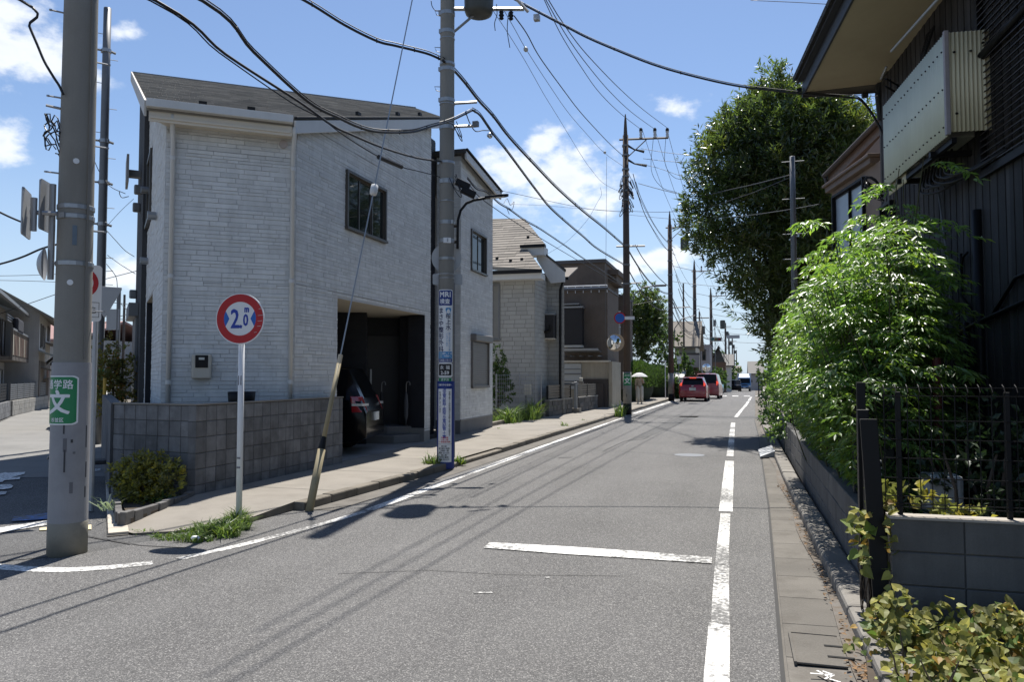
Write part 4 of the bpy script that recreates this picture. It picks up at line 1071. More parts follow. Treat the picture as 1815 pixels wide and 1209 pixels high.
# middle pole
XM, YM = -4.79, 12.36
pm = make_pole('utility_pole', 'grey concrete utility pole with streetlight and blue notices on the left kerb', (XM, YM, 0), .137, .118, 11.4, POLE_C)
CM = math.degrees(math.atan2(-YM, -XM))
RT = CM + 90; LTa = CM - 90
for z in (7.95, 7.62, 7.5, 7.05, 6.95, 6.4, 6.33, 5.98, 5.92, 5.3, 5.0, 4.96, 4.62, 4.25, 3.93, 3.62, 3.35, 3.28): band(pm, z, rad_at(pm, z), h=rnd.choice((.02, .05, .07)))
for z in (8.0, 7.35, 6.65):
    MB().tube([polar(LTa, .12, z), polar(LTa, .22, z + .0), polar(LTa, .19, z - .07), polar(LTa, .12, z - .09)], .007, 5).build('step_loop', STEEL_D, pm)
MB().tube([polar(RT, .1, 6.36), polar(RT, .52, 6.40)], .028, 4).build('arm', STEEL, pm)
MB().tube([polar(RT, .1, 5.95), polar(RT, .46, 5.97)], .028, 4).build('arm', STEEL, pm)
mb = MB(); mb.box(-.05, .05, -.04, .04, -.04, .05); o = mb.build('cable_clamp', STEEL_D, pm); o.location = polar(RT, .50, 6.0)
MB().tube([polar(RT, .1, 8.05), polar(RT, 1.35, 8.10)], .038, 4).build('arm', STEEL, pm)
p_, q_ = Vector(polar(RT, 1.18, 8.12)), Vector(polar(RT, 1.40, 7.93)); MB().tube([p_ + Vector(polar(CM, .25, .05)), q_ + Vector(polar(CM, .25, 0))], .03, 4).build('arm_brace', STEEL, pm)
MB().tube([polar(RT, .12, 7.64), polar(RT, .45, 7.94)], .025, 5).build('strut', STEEL, pm)
for a_ in (.95, 1.12):
    o = MB().lathe([(.02, -.08), (.045, -.06), (.03, -.03), (.05, 0), (.03, .03), (.045, .06), (.02, .08)], polar(RT, a_, 7.97), 10).build('insulator', BLACK, pm, smooth=True)
MB().box(-.05, .05, -.05, .05, -.05, .05).build('junction_box', STEEL, pm).location = polar(RT, 1.58, 7.95)
tr = MB(); cx, cy, _ = polar(RT, .55, 0); tr.lathe([(.17, 7.94), (.23, 7.97), (.25, 8.02), (.26, 8.3), (.26, 8.9), (.28, 8.92), (.28, 8.97), (.18, 9.0)], (cx, cy, 0), 24); tr.build('transformer', M('transformer_grey', (.06, .065, .06), .5, .1, 4), pm, smooth=True)
cb = Vector(polar(RT - 10, .3, 4.88))
for dz, dx in ((0, 0), (-.14, .1)):
    o = MB().box(-.13, .13, -.06, .06, -.06, .06).build('splice_box', BLACK, pm, bevel=.02); o.location = polar(RT - 8, .28 + dx, 4.92 + dz); o.rotation_euler = (0, rad(25), rad(CM + 90))
MB().tube([polar(RT, .12, 4.95), polar(RT, .3, 4.95)], .015, 5).build('bracket', STEEL_D, pm)
# tangle of loose cable on the pole
mb = MB()
for k in range(6):
    z = rnd.choice((5.95, 5.3, 5.0, 4.9)); a0 = RT - 20 + rnd.uniform(-60, 40); pts = []
    for t in np.linspace(0, 1, 9): pts.append(polar(a0 + 60 * t, .16 + .12 * math.sin(t * 3.14), z - .28 * math.sin(t * 3.14) + .1 * t))
    mb.tube(pts, .007, 5)
stuff(mb.build('loose_cables', CABLE, pm))
white_tag = MB(); f = frame(polar(CM - 24, .134, 0)[:2], polar(CM + 34, .134, 0)[:2]); white_tag.fbox(f, 0, f.length, -.003, .02, 3.88, 3.97); white_tag.build('tag_plate', WHITE_S, pm)
for k_ in range(5): MB().tube([polar(CM + 78, .132, 1.6 + k_ * .35), polar(CM + 78, .145, 1.6 + k_ * .35)], .012, 5).build('strap_clip', STEEL, pm)
MB().tube([polar(CM + 82, .142, .2), polar(CM + 82, .136, 3.2)], .016, 6).build('earth_conduit', M('conduit_grey', (.2, .2, .21), .6), pm)

lamp = thing('street_lamp', 'black swan-neck LED street lamp bracketed to the middle pole', 'street lamp', (XM, YM, 0), local=True)
pts = [polar(RT, .19, 3.80), polar(RT, .19, 4.15), polar(RT, .195, 4.30), polar(RT, .24, 4.47), polar(RT, .34, 4.60), polar(RT, .48, 4.66), polar(RT, .68, 4.70)]
MB().tube(pts, .024, 8).build('arm', BLACK, lamp, smooth=True)
h_ = MB(); D_ = Vector(polar(RT, 1, .12)).normalized(); 
hp = Vector(polar(RT, .66, 4.70)); sd = Vector(polar(CM, 1, 0))
ring_ = [(0, .05), (.12, .075), (.26, .085), (.38, .06), (.42, .02)]
vs = []
for t_, w_ in ring_:
    c_ = hp + D_ * t_
    vs += [c_ + sd * w_ + Vector((0, 0, -.012)), c_ + sd * w_ * .8 + Vector((0, 0, .03)), c_ - sd * w_ * .8 + Vector((0, 0, .03)), c_ - sd * w_ + Vector((0, 0, -.012))]
h_.add(vs, [(i * 4 + j, i * 4 + (j + 1) % 4, i * 4 + 4 + (j + 1) % 4, i * 4 + 4 + j) for i in range(4) for j in range(4)] + [(3, 2, 1, 0), (16, 17, 18, 19)])
hd = h_.build('lamp_head', BLACK, lamp, bevel=.006)
gl_ = MB(); gl_.add([hp + D_ * a + sd * b + Vector((0, 0, -.016)) for a, b in ((.1, .06), (.34, .05), (.34, -.05), (.1, -.06))], [(0, 1, 2, 3)]); gl_.build('diffuser', M('lamp_diffuser', (.6, .62, .6), .3), hd)
for z in (4.2, 3.92): MB().tube([polar(RT, .1, z), polar(RT, .2, z)], .03, 6).build('clamp', BLACK, lamp)

np_ = thing('traffic_sign', 'grey back of a round road sign behind the middle pole', 'traffic sign', (XM, YM, 0), local=True)
cc_ = Vector(polar(CM + 180, .17, 3.66)); plate(np_, cc_, .52, .52, CM, .01, 'face', SGB, corner=.259, n=10)
np2 = thing('traffic_sign', 'grey back of a small rectangular plate under the round sign back', 'traffic sign', (XM, YM, 0), local=True)
plate(np2, Vector(polar(CM + 180, .17, 3.285)) + Vector(polar(RT, .02, 0)), .52, .19, CM, .01, 'face', SGB, corner=.03)

# clinic advertisement
AM = CM - 9
ad = thing('pole_advert', 'tall white and blue clinic advert wrapped on the middle pole', 'advert', (XM, YM, 0), local=True)
RA = .139
curved_panel(ad, 'board', AM, RA, .285, 1.815, 3.075, .003, WHITE_S, corner=.012)
curved_panel(ad, 'blue_header', AM, RA + .003, .262, 2.80, 3.06, .001, BLUE_S, corner=.012)
RX = RA + .0048
curved_text(ad, 'MRI', .125, AM, RX, .0, 2.985, WHITE_S, bold=.004, spacing=1.05)
curved_text(ad, '検査', .095, AM, RX, -.005, 2.865, WHITE_S, bold=.002)
curved_text(ad, column('まさや整形外科'), .108, AM, RX, -.075, 2.375, NAVY_T, bold=.0022, line=1.02)
curved_text(ad, column('桜上水'), .098, AM, RX, .058, 2.515, NAVY_T, bold=.0012, line=1.0)
mb = MB(); hs = []
for k in range(24):
    t = 2 * math.pi * k / 24; hs.append((.050 * math.copysign(abs(math.sin(t)) ** 1.2, math.sin(t)), .068 * (math.cos(t) - .28 * math.cos(2 * t)) * .95))
mb.add([(RX * math.cos(rad(AM) + (x + .06) / RX), RX * math.sin(rad(AM) + (x + .06) / RX), 2.715 + z) for x, z in hs], [tuple(range(24))[::-1]]); mb.build('blue_emblem', BLUE_L, ad)
curved_text(ad, column('桜上水駅北口下車'), .038, AM, RX, .082, 2.175, BLUE_L, line=1.05); curved_text(ad, column('いなげや並び'), .038, AM, RX, .035, 2.21, BLUE_L, line=1.05)
curved_panel(ad, 'blue_footer', AM, RA + .003, .262, 1.895, 2.01, .001, BLUE_L); curved_panel(ad, 'phone_strip', AM, RA + .003, .262, 1.83, 1.893, .001, BLUE_S)
curved_panel(ad, 'grey_square', AM - 30, RA + .0042, .062, 1.905, 2.0, .0006, M('square_grey', (.2, .35, .5), .5))
curved_text(ad, '詳しくは\nWEBへ', .043, AM, RX, .045, 1.953, WHITE_S, bold=.0006); curved_text(ad, '5303-1515', .05, AM, RX, .0, 1.861, WHITE_S, bold=.0008)
adr = thing('address_plate', 'black address plate with white frame under the clinic advert', 'sign', (XM, YM, 0), local=True)
curved_panel(adr, 'frame', AM, RA, .285, 1.575, 1.813, .003, WHITE_S, corner=.012); curved_panel(adr, 'face', AM, RA + .003, .245, 1.60, 1.80, .001, BLACK_T, corner=.01)
curved_text(adr, '永 福', .072, AM, RX, 0, 1.735, WHITE_S, bold=.0008, spacing=1.2); curved_text(adr, '2-59', .082, AM, RX, 0, 1.645, WHITE_S, bold=.002)
gst = thing('street_name_plate', 'narrow green plate between the address plate and blue notice board', 'sign', (XM, YM, 0), local=True)
curved_panel(gst, 'frame', AM, RA, .275, 1.50, 1.565, .003, WHITE_S, corner=.01); curved_panel(gst, 'face', AM, RA + .003, .25, 1.50, 1.56, .001, GREEN_S); curved_text(gst, '通学路', .045, AM, RX, 0, 1.527, WHITE_S, spacing=1.25)
# waterworks notice board
nb_ = thing('notice_board', 'tall blue board with white construction notice at the foot of middle pole', 'notice board', (XM, YM, 0), local=True)
RB = .155
curved_panel(nb_, 'board', CM - 2, RB, .36, .02, 1.505, .006, BLUE_S, n=20)
AB_ = CM - 8
curved_panel(nb_, 'paper', AB_, RB + .006, .25, .135, 1.375, .001, WHITE_S)
RY = RB + .0082
curved_text(nb_, 'ご通行中の皆様へ', .034, AB_, RY, 0, 1.44, WHITE_S, bold=.0008)
curved_text(nb_, column('送水管の新設(既設さや管内配管)工事'), .0585, AB_, RY, -.005, .955, BLUE_T, bold=.0012, line=.80, sx=1.15)
curved_text(nb_, column('令和6年11月中旬頃から令和9年3月下旬頃まで'), .036, AB_, RY, .085, .95, BLACK_T, bold=.0006, line=.92)
curved_text(nb_, column('を予定しています'), .046, AB_, RY, -.085, 1.145, BLACK_T, bold=.0006, line=1.0)
curved_text(nb_, '作業時間\n21時~6時\n(一部昼間作業)', .032, AB_, RY, .0, .51, RED_T, bold=.0006, line=1.1)
curved_panel(nb_, 'rule', AB_, RB + .0072, .245, .437, .441, .0005, BLACK_T)
curved_text(nb_, '発注者\n東京都水道局\n工事第一課\n電話 03-5320\n施工者\n共同企業体\n電話 03-6379', .033, AB_, RY, -.01, .29, BLACK_T, bold=.0006, line=1.12)

# guy wire with its sleeve
gw = thing('guy_wire', 'steel guy wire with yellowed sleeve running down from the middle pole', 'guy wire', (0, 0, 0))
g0, g1 = Vector((-4.87, 8.12, 0)), Vector((-4.79, 12.30, 11.3))
def gp(t): return g0 + (g1 - g0) * t
TAN = M('yellowed_sleeve', (.29, .245, .15), .6, .12, 5, dirt=.3, dirt_col=(.15, .12, .07))
MB().tube([gp(-.005), gp(.062)], .047, 12).build('sleeve', TAN, gw, smooth=True); MB().tube([gp(.062), gp(.075)], [.049, .03], 12).build('collar', BLACK, gw); MB().tube([gp(.075), gp(.158)], .028, 12).build('sleeve', TAN, gw, smooth=True); MB().tube([gp(.155), gp(.165)], .03, 10).build('cap', M('sleeve_cap', (.5, .42, .3), .6), gw)
MB().tube([gp(.16), gp(1)], .009, 6).build('cable', STEEL, gw)
q_ = gp(.372); o = MB().lathe([(.02, -.09), (.05, -.07), (.055, 0), (.05, .07), (.02, .09)], (0, 0, 0), 12).build('insulator', M('porcelain', (.6, .6, .58), .25), gw, smooth=True); o.location = q_; o.rotation_euler = (rad(-20), 0, 0)

# width limit sign
sp = thing('width_limit_sign', 'round red, white and blue 2.0 metre width limit sign on white post', 'traffic sign', (-5.06, 7.04, 0))
dsp = math.atan2(-7.04, 5.06); SA = math.degrees(dsp) - 27
post = MB(); post.tube([(-5.06, 7.04, -.05), (-5.055, 7.035, 2.43)], .031, 14); post.build('post', WHITE_P, sp, smooth=True)
dv = Vector((math.cos(rad(SA)), math.sin(rad(SA)), 0)); uv = Vector((-dv.y, dv.x, 0))
sc_ = Vector((-5.06, 7.04, 2.205)) + dv * .045
Fs = frame((sc_ - uv * .5)[:2], (sc_ + uv * .5)[:2])
DR = .272
wall_disc(Fs, .5, sc_.z, DR, -.012, 0.0, 'plate', WHITE_S, sp, 48)
ring(Fs, .5, sc_.z, .180, .262, .001, 'red_ring', RED_S, sp, 48)
for sg_ in (-1, 1):
    mb = MB(); pts = [Fs(.5 + sg_ * .118, .001, sc_.z)]
    for k_ in range(9):
        a = rad(-27 + 54 * k_ / 8); pts.append(Fs(.5 + sg_ * .180 * math.cos(a), .001, sc_.z + .180 * math.sin(a) * sg_))
    mb.poly(pts); mb.build('blue_arrow', M('sign_mid_blue', (.02, .12, .45), .5), sp)
flat_text(sp, '2', .285, Fs, .445, sc_.z - .012, .0015, BLUE_T, bold=.005, sx=.72); flat_text(sp, '.', .2, Fs, .51, sc_.z - .035, .0015, BLUE_T, bold=.008, sx=.8); flat_text(sp, '0', .175, Fs, .565, sc_.z - .022, .0015, BLUE_T, bold=.004, sx=.68); flat_text(sp, 'm', .1, Fs, .575, sc_.z + .10, .0015, BLUE_T, bold=.004, sx=.7)
SCR = M('bare_scratch', (.5, .47, .45), .5)
for z_, s_, l_ in ((.155, .70, .03), (.10, .71, .04), (.03, .70, .06), (-.03, .70, .05), (-.085, .695, .04), (-.15, .66, .03)):
    mb = MB(); mb.poly([Fs(s_, .0016, sc_.z + z_), Fs(s_ + l_, .0016, sc_.z + z_ + .004), Fs(s_ + l_, .0016, sc_.z + z_ + .009), Fs(s_, .0016, sc_.z + z_ + .004)]); mb.build('scratch', SCR, sp)
for z_ in (2.05, 2.35):
    mb = MB(); mb.fbox(Fs, .44, .56, -.06, -.013, z_ - .02, z_ + .02); mb.build('clamp', STEEL, sp)
for z_, a_ in ((1.50, 6), (.72, 2), (.62, -3)):
    mb = MB(); mb.fbox(Fs, .485, .52, -.028, -.0115, z_, z_ + (.1 if z_ > 1 else .02)); mb.build('graffiti_mark', M('grey_ink', (.2, .2, .22), .7, .5, 60), sp)

# poles farther along the left kerb
FAR_P = 'brown utility poles receding along the left kerb'
def far_pole(loc, h, r0, r1, label, arms=True, wrap=True, lean=(0, 0)):
    p = make_pole('utility_pole', label, loc, r0, r1, h - .9, POLE_B, FAR_P, lean, n=16, segs=2)
    MB().tube([(lean[0], lean[1], h - 1.0), (lean[0], lean[1], h - .3), (lean[0], lean[1], h)], [r1 * .8, r1 * .45, .02], 10).build('cap_spike', POLE_B, p)
    if wrap:
        mb = MB(); mb.lathe([(r0 + .012, .45), (r0 + .008, 1.75)], (0, 0, 0), 18); mb.build('wrap_sheet', M('pole_wrap_pale', (.24, .235, .22), .7, .15, 3, dirt=.4, dirt_col=(.08, .08, .08), dscale=4), p, smooth=True)
        mb = MB(); mb.lathe([(r0 + .014, 0), (r0 + .014, .45)], (0, 0, 0), 18); mb.build('base_band', BLACK, p, smooth=True)
    if arms:
        z = h - 1.05; R_ = (1, 0.28)
        MB().tube([(-.25, -.07, z - .03), (1.72, .48, z + .04)], .045, 4).build('crossarm', POLE_B, p)
        MB().tube([(.1, .03, z - .75), (.85, .24, z - .02)], .022, 4).build('arm_brace', POLE_B, p)
        for t in (.62, 1.18, 1.68):
            o = MB().lathe([(.03, 0), (.075, .05), (.045, .1), (.075, .16), (.045, .2), (.075, .26), (.05, .34), (.02, .36)], (t, t * .28, z + .02), 10).build('insulator', M('insulator_white', (.5, .5, .5), .3), p, smooth=True)
            MB().lathe([(.07, .3), (.075, .38), (.04, .44)], (t, t * .28, z + .02), 8).build('insulator_cap', BLACK, o)
    return p
p3 = far_pole((-4.32, 31.73, 0), 12.55, .165, .115, 'tall dark pole with crossarm, green school sign and round mirror at left kerb')
for z in (11.2, 10.8, 10.2, 9.9, 9.3, 8.9, 7.0, 6.2, 5.4): band(p3, z, .14, h=.08, mat=STEEL_D)
mb = MB()
for k in range(26):
    z = rnd.uniform(8.3, 9.9); a0 = rnd.uniform(0, 360); mb.tube([polar(a0 + 70 * t, .17 + .16 * math.sin(3.14 * t), z - .35 * math.sin(3.14 * t)) for t in np.linspace(0, 1, 7)], .016, 4)
stuff(mb.build('cable_tangle', CABLE, p3))
for z, l in ((10.95, .75), (10.35, .85)):
    MB().tube([(.1, 0, z + .25), (.35, .1, z + .1), (l, .2, z)], [.05, .03, .06], 6).build('strain_insulator', BLACK, p3)
MB().tube([(-.4, -.1, 6.97), (.75, .2, 6.99)], .04, 4).build('arm', STEEL_D, p3); MB().tube([(-.2, 0, 5.42), (.6, .15, 5.44)], .035, 4).build('arm', STEEL_D, p3)
lp3 = thing('street_lamp', 'thin swan-neck street lamp on the pole beside the pedestrian', 'street lamp', (-4.32, 31.73, 0), local=True)
MB().tube([(.2, 0, 3.9), (.22, 0, 4.6), (.35, .05, 5.0), (.7, .12, 5.25), (1.25, .25, 5.32)], .03, 6).build('arm', STEEL_D, lp3, smooth=True); MB().box(1.15, 1.6, .2, .36, 5.28, 5.36).build('lamp_head', STEEL_D, lp3, bevel=.02)
sg3 = thing('school_route_sign', 'green school route sign with white character on the dark pole by the pedestrian', 'sign', (-4.32, 31.73, 0), local=True)
C3 = math.degrees(math.atan2(-31.73, 4.32))
curved_panel(sg3, 'face', C3, .178, .34, 1.2, 1.68, .003, GREEN_S); curved_text(sg3, '文', .26, C3, .183, 0, 1.37, WHITE_S, bold=.006); curved_text(sg3, '通学路', .085, C3, .183, 0, 1.6, WHITE_S)
sc3 = MB(); f = frame(polar(C3 - 10, .177, 0)[:2], polar(C3 + 30, .177, 0)[:2]); sc3.fbox(f, 0, .1, -.002, .002, .72, .85); sc3.build('scuff', BLACK, p3)
ns = thing('traffic_sign', 'round blue and red no parking sign on the dark pole by the pedestrian', 'traffic sign', (-4.32, 31.73, 0), local=True)
cz = 3.97
Fn = frame(Vector((-.42, -.33)), Vector((.18, -.2)))
wall_disc(Fn, .18, cz, .24, -.02, 0, 'plate', RED_S, ns, 28); wall_disc(Fn, .18, cz, .19, .001, .003, 'blue_disc', M('sign_mid_blue', (.02, .12, .45), .5), ns, 28)
Fm_ = frame(Vector((-.46, -.40)), Vector((.2, -.3)))
tm = thing('traffic_mirror', 'round convex traffic mirror mounted below the no parking sign', 'mirror', (-4.32, 31.73, 0), local=True)
dome(tm, (-.42, -.38, 2.95), (.15, -1, -.03), .33, .10, 'glass', M('mirror_chrome', (.75, .76, .77), .04, .02, 2, metal=1.0), 28)
o = MB().lathe([(.33, -.03), (.365, -.03), (.365, .02), (.335, .03)], (0, 0, 0), 28, 'y').build('rim', M('mirror_rim_orange', (.4, .3, .2), .6), tm); o.location = (-.42, -.37, 2.95)
MB().tube([(-.42, -.3, 2.95), (-.1, 0, 3.0)], .025, 6).build('bracket', STEEL, tm)
mb = MB(); mb.box(-.05, .35, -.25, -.22, 3.9, 4.03); mb.build('plate', WHITE_S, ns)

p4 = far_pole((-3.95, 49.4, 0), 12.1, .175, .13, 'dark pole standing just left of the red hatchback')
for z in (10.2, 9.6, 8.9, 8.0, 6.8, 5.3): band(p4, z, .15, h=.1, mat=STEEL_D)
MB().lathe([(.2, 0), (.26, .05), (.26, .75), (.2, .8)], (.9, .25, 9.6), 14).build('transformer', M('transformer_grey', (.06, .065, .06)), p4)
MB().tube([(.2, 0, 3.6), (.25, 0, 4.6), (.7, .1, 5.2), (1.5, .25, 5.4)], .03, 6).build('lamp_arm', STEEL_D, p4)
MB().tube([(0, 0, 5.9), (1.2, .3, 5.95)], .035, 4).build('arm', STEEL_D, p4)
p5 = far_pole((-3.5, 70.4, gz(70.4)), 12.2, .19, .14, 'dark pole rising directly above the red hatchback', wrap=False)
p6 = far_pole((-2.75, 92.5, gz(92.5)), 12.4, .2, .15, 'dark pole beside the traffic light over the distant road', wrap=False)
for p in (p5, p6):
    for z in (9.8, 8.6, 7.2, 5.6): band(p, z, .17, h=.12, mat=STEEL_D)
MB().lathe([(.25, 0), (.3, .05), (.3, .9), (.25, 1)], (1.3, .3, 7.5), 12).build('transformer', MATS['transformer_grey'], p6)

# ------------------------------------------------------------------ overhead cables
def smooth_pts(P, k=6):
    P = [Vector(p) for p in P]; out = []
    if len(P) < 3: return P
    for i in range(len(P) - 1):
        p0, p1, p2, p3_ = P[max(i - 1, 0)], P[i], P[i + 1], P[min(i + 2, len(P) - 1)]
        if i == 0: p0 = p1 * 2 - p2
        if i == len(P) - 2: p3_ = p2 * 2 - p1
        for j in range(k):
            t = j / k; out.append(.5 * ((2 * p1) + (p2 - p0) * t + (2 * p0 - 5 * p1 + 4 * p2 - p3_) * t * t + (3 * p1 - p0 - 3 * p2 + p3_) * t ** 3))
    return out + [P[-1]]
def cable(label, spans, r, mat=None, name='overhead_cable', lash=0., k=6, group=None):
    """one run of cable; spans is a list of point lists"""
    mb = MB()
    for pts in spans:
        S_ = smooth_pts(pts, k); mb.tube(S_, r * .72, 6)
        if lash:                                             # a thinner messenger wire riding above, tied at intervals
            up = [p + Vector((0, 0, lash)) for p in S_]; mb.tube(up, r * .35, 4)
            for p in S_[2::11]: mb.tube([p - Vector((0, 0, r)), p + Vector((0, 0, lash))], r * .4, 4)
    o = mb.build(name, mat or CABLE, None, smooth=True); return tag(o, label, 'cable', group)
def sagged(a, b, sag, n=9):
    a, b = Vector(a), Vector(b); return [a + (b - a) * (i / (n - 1)) - Vector((0, 0, sag * 4 * (i / (n - 1)) * (1 - i / (n - 1)))) for i in range(n)]

MID, P3, P4, P5, P6 = (-4.79, 12.36), (-4.32, 31.73), (-3.95, 49.4), (-3.5, 70.4), (-2.75, 92.5)
# towards the viewer's left, on to the previous pole behind the viewer
cable('sagging bundle of thick black cable crossing the pale roof to the pole bracket', [[(-4.44, 12.71, 6.32), (-4.49, 11.78, 5.84), (-4.53, 10.95, 5.47), (-4.56, 10.43, 5.24), (-4.58, 9.95, 5.08), (-4.62, 9.28, 4.89), (-4.64, 8.82, 4.81), (-4.66, 8.4, 4.78), (-4.7, 7.7, 4.76), (-4.75, 6.73, 4.95), (-4.79, 5.99, 5.14)] + [(-5.1, 3.5, 5.0), (-5.2, -2.0, 5.6)]], .024, lash=.035)
cable('single thick black cable below the bundle, tied to the pole above the splice boxes', [[(-4.85, 12.28, 5.31), (-4.89, 11.26, 5.1), (-4.93, 10.13, 4.94), (-4.96, 9.19, 4.86), (-4.98, 8.75, 4.84), (-5.0, 8.0, 4.89), (-5.05, 6.68, 4.94), (-5.08, 5.71, 5.05)] + [(-5.3, 2.5, 4.8), (-5.35, -2.0, 5.2)]], .021)
cable('thin black cable crossing the pale wall into a long black sleeve', [[(-4.84, 12.16, 5.01), (-4.85, 11.84, 4.97), (-4.87, 11.23, 4.88), (-4.9, 10.72, 4.81), (-4.93, 9.97, 4.77), (-4.96, 9.04, 4.79), (-4.98, 8.49, 4.84), (-5.01, 7.81, 4.83), (-5.06, 6.59, 4.92), (-5.1, 5.67, 5.03)] + [(-5.35, 2.5, 4.7), (-5.4, -2.0, 5.1)]], .010)
o = MB().tube([[(-4.92, 9.98, 4.76), (-4.9, 10.72, 4.81)][0], [(-4.92, 9.98, 4.76), (-4.9, 10.72, 4.81)][1]], .035, 8).build('cable_sleeve', CABLE); tag(o, 'long black cable sleeve hanging in front of the pale wall', 'cable sleeve')
cable('heavy lashed bundle rising over the roof from upper left to the pole', [[(-4.87, 12.35, 7.13), (-5.01, 12.11, 7.15), (-5.14, 11.87, 7.13), (-5.37, 11.46, 7.08), (-5.55, 11.15, 7.05), (-5.85, 10.62, 7.12), (-6.19, 10.02, 7.27)] + [(-6.6, 9.3, 7.35), (-9.5, 4.0, 8.0)]], .028, lash=.05)
# from the middle pole down the street
cable('heaviest lashed bundle sweeping down from the middle pole past the white clouds', [[(-4.79, 12.15, 7.04), (-4.78, 12.59, 7.06), (-4.77, 13.2, 7.04), (-4.75, 13.93, 6.96), (-4.73, 14.81, 6.93), (-4.7, 15.86, 6.81), (-4.65, 17.87, 6.73), (-4.6, 20.28, 6.68), (-4.52, 23.43, 6.72), (-4.44, 26.78, 6.83), (-4.33, 31.44, 6.92)], sagged((-4.32, 31.73, 6.95), (-3.95, 49.4, 6.8), .55), sagged((-3.95, 49.4, 6.8), (-3.5, 70.4, 6.2), .6), sagged((-3.5, 70.4, 6.2), (-2.75, 92.5, 6.0), .6)], .034, lash=.06)
cable('lashed bundle from the bracket arm drooping to the lower arm of next pole', [[(-4.4, 12.6, 6.28), (-4.4, 12.97, 6.32), (-4.4, 13.36, 6.27), (-4.39, 13.76, 6.2), (-4.39, 14.57, 6.14), (-4.39, 15.96, 5.99), (-4.38, 17.08, 5.86), (-4.38, 18.35, 5.76), (-4.37, 20.51, 5.75), (-4.36, 22.58, 5.77), (-4.35, 25.07, 5.79), (-4.32, 31.2, 6.11)], sagged((-4.2, 31.73, 5.9), (-3.95, 49.4, 5.9), .7), sagged((-3.95, 49.4, 5.9), (-3.5, 70.4, 5.3), .6)], .026, lash=.045)
cable('black jumper cable looping under the bracket arm beside its silver clamp', [[(-4.45, 12.39, 6.16), (-4.45, 12.59, 6.05), (-4.45, 12.89, 6.0), (-4.44, 13.27, 6.13), (-4.44, 13.63, 6.24)]], .013)
o = tag(MB().lathe([(.02, -.06), (.05, -.03), (.05, .03), (.02, .06)], (-4.441, 13.7, 6.165), 10, 'y').build('cable_clamp', M('bright_steel', (.6, .6, .6), .2, metal=1.), None, smooth=True), 'shiny silver clamp hanging on the drooping cable near the middle pole', 'cable clamp')
cable('service drop from the splice boxes passing under the street lamp head', [[(-4.59, 12.86, 5.14), (-4.59, 13.37, 5.07), (-4.58, 13.95, 5.14), (-4.57, 14.68, 5.09), (-4.56, 15.41, 5.11), (-4.54, 16.57, 5.1), (-4.52, 17.9, 5.15), (-4.48, 20.46, 5.17), (-4.45, 22.85, 5.18), (-4.39, 27.03, 5.23), (-4.33, 31.35, 5.25)]], .017, lash=.03)
cable('lowest thin service drop running from the splice boxes to the next pole', [[(-4.59, 12.92, 5.06), (-4.58, 13.53, 4.95), (-4.57, 14.54, 4.93), (-4.55, 15.87, 4.92), (-4.52, 18.05, 4.94), (-4.46, 22.13, 5.01), (-4.41, 25.42, 5.08), (-4.33, 31.35, 5.16)]], .011)
cable('small knot of loose wire on the service drop over the tiled roof', [[(-4.56, 15.02, 5.16), (-4.56, 15.25, 5.31), (-4.56, 15.49, 5.22), (-4.55, 15.74, 5.35), (-4.55, 15.58, 5.14), (-4.56, 15.22, 5.13), (-4.56, 15.41, 5.01)]], .008)
# low voltage lines
cable('thick low voltage line falling from the insulator to the dark pole', [[(-3.93, 13.61, 8.38), (-3.94, 14.54, 8.45), (-3.97, 15.74, 8.45), (-4.02, 18.35, 8.68), (-4.07, 20.5, 8.91), (-4.13, 23.29, 9.3), (-4.2, 26.9, 9.84), (-4.3, 31.77, 10.67)], sagged((-4.3, 31.7, 10.3), (-3.9, 49.4, 9.9), .5), sagged((-3.9, 49.4, 9.9), (-3.5, 70.4, 9.4), .5)], .017)
cable('thin grey line with a small fitting left of the thick low voltage line', [[(-4.01, 13.21, 8.31), (-4.03, 13.97, 8.31), (-4.05, 14.91, 8.29), (-4.08, 16.87, 8.34), (-4.12, 19.28, 8.46), (-4.18, 22.24, 8.79), (-4.25, 25.93, 9.26), (-4.35, 31.78, 10.3)]], .009, CABLE_G)
cable('thinnest grey line with a curled tail nearest the white clouds', [[(-4.1, 12.65, 8.14), (-4.12, 13.83, 8.17), (-4.14, 15.13, 8.16), (-4.17, 16.9, 8.08), (-4.19, 18.33, 8.06), (-4.22, 19.92, 8.04), (-4.24, 21.7, 8.0), (-4.27, 23.37, 8.04), (-4.32, 26.33, 8.28), (-4.41, 32.13, 9.28)]], .008, CABLE_G)
for u_, lab in ((((-4.045, 14.86, 8.27)), 'upper pale fitting on the thin grey line'), (((-4.245, 25.934, 9.281)), 'lower pale fitting on the thin grey line before the dark pole')):
    tag(MB().ball(u_, (.05, .07, .05), 8, 6).build('line_fitting', M('pale_fitting', (.45, .45, .43), .5)), lab, 'line fitting')
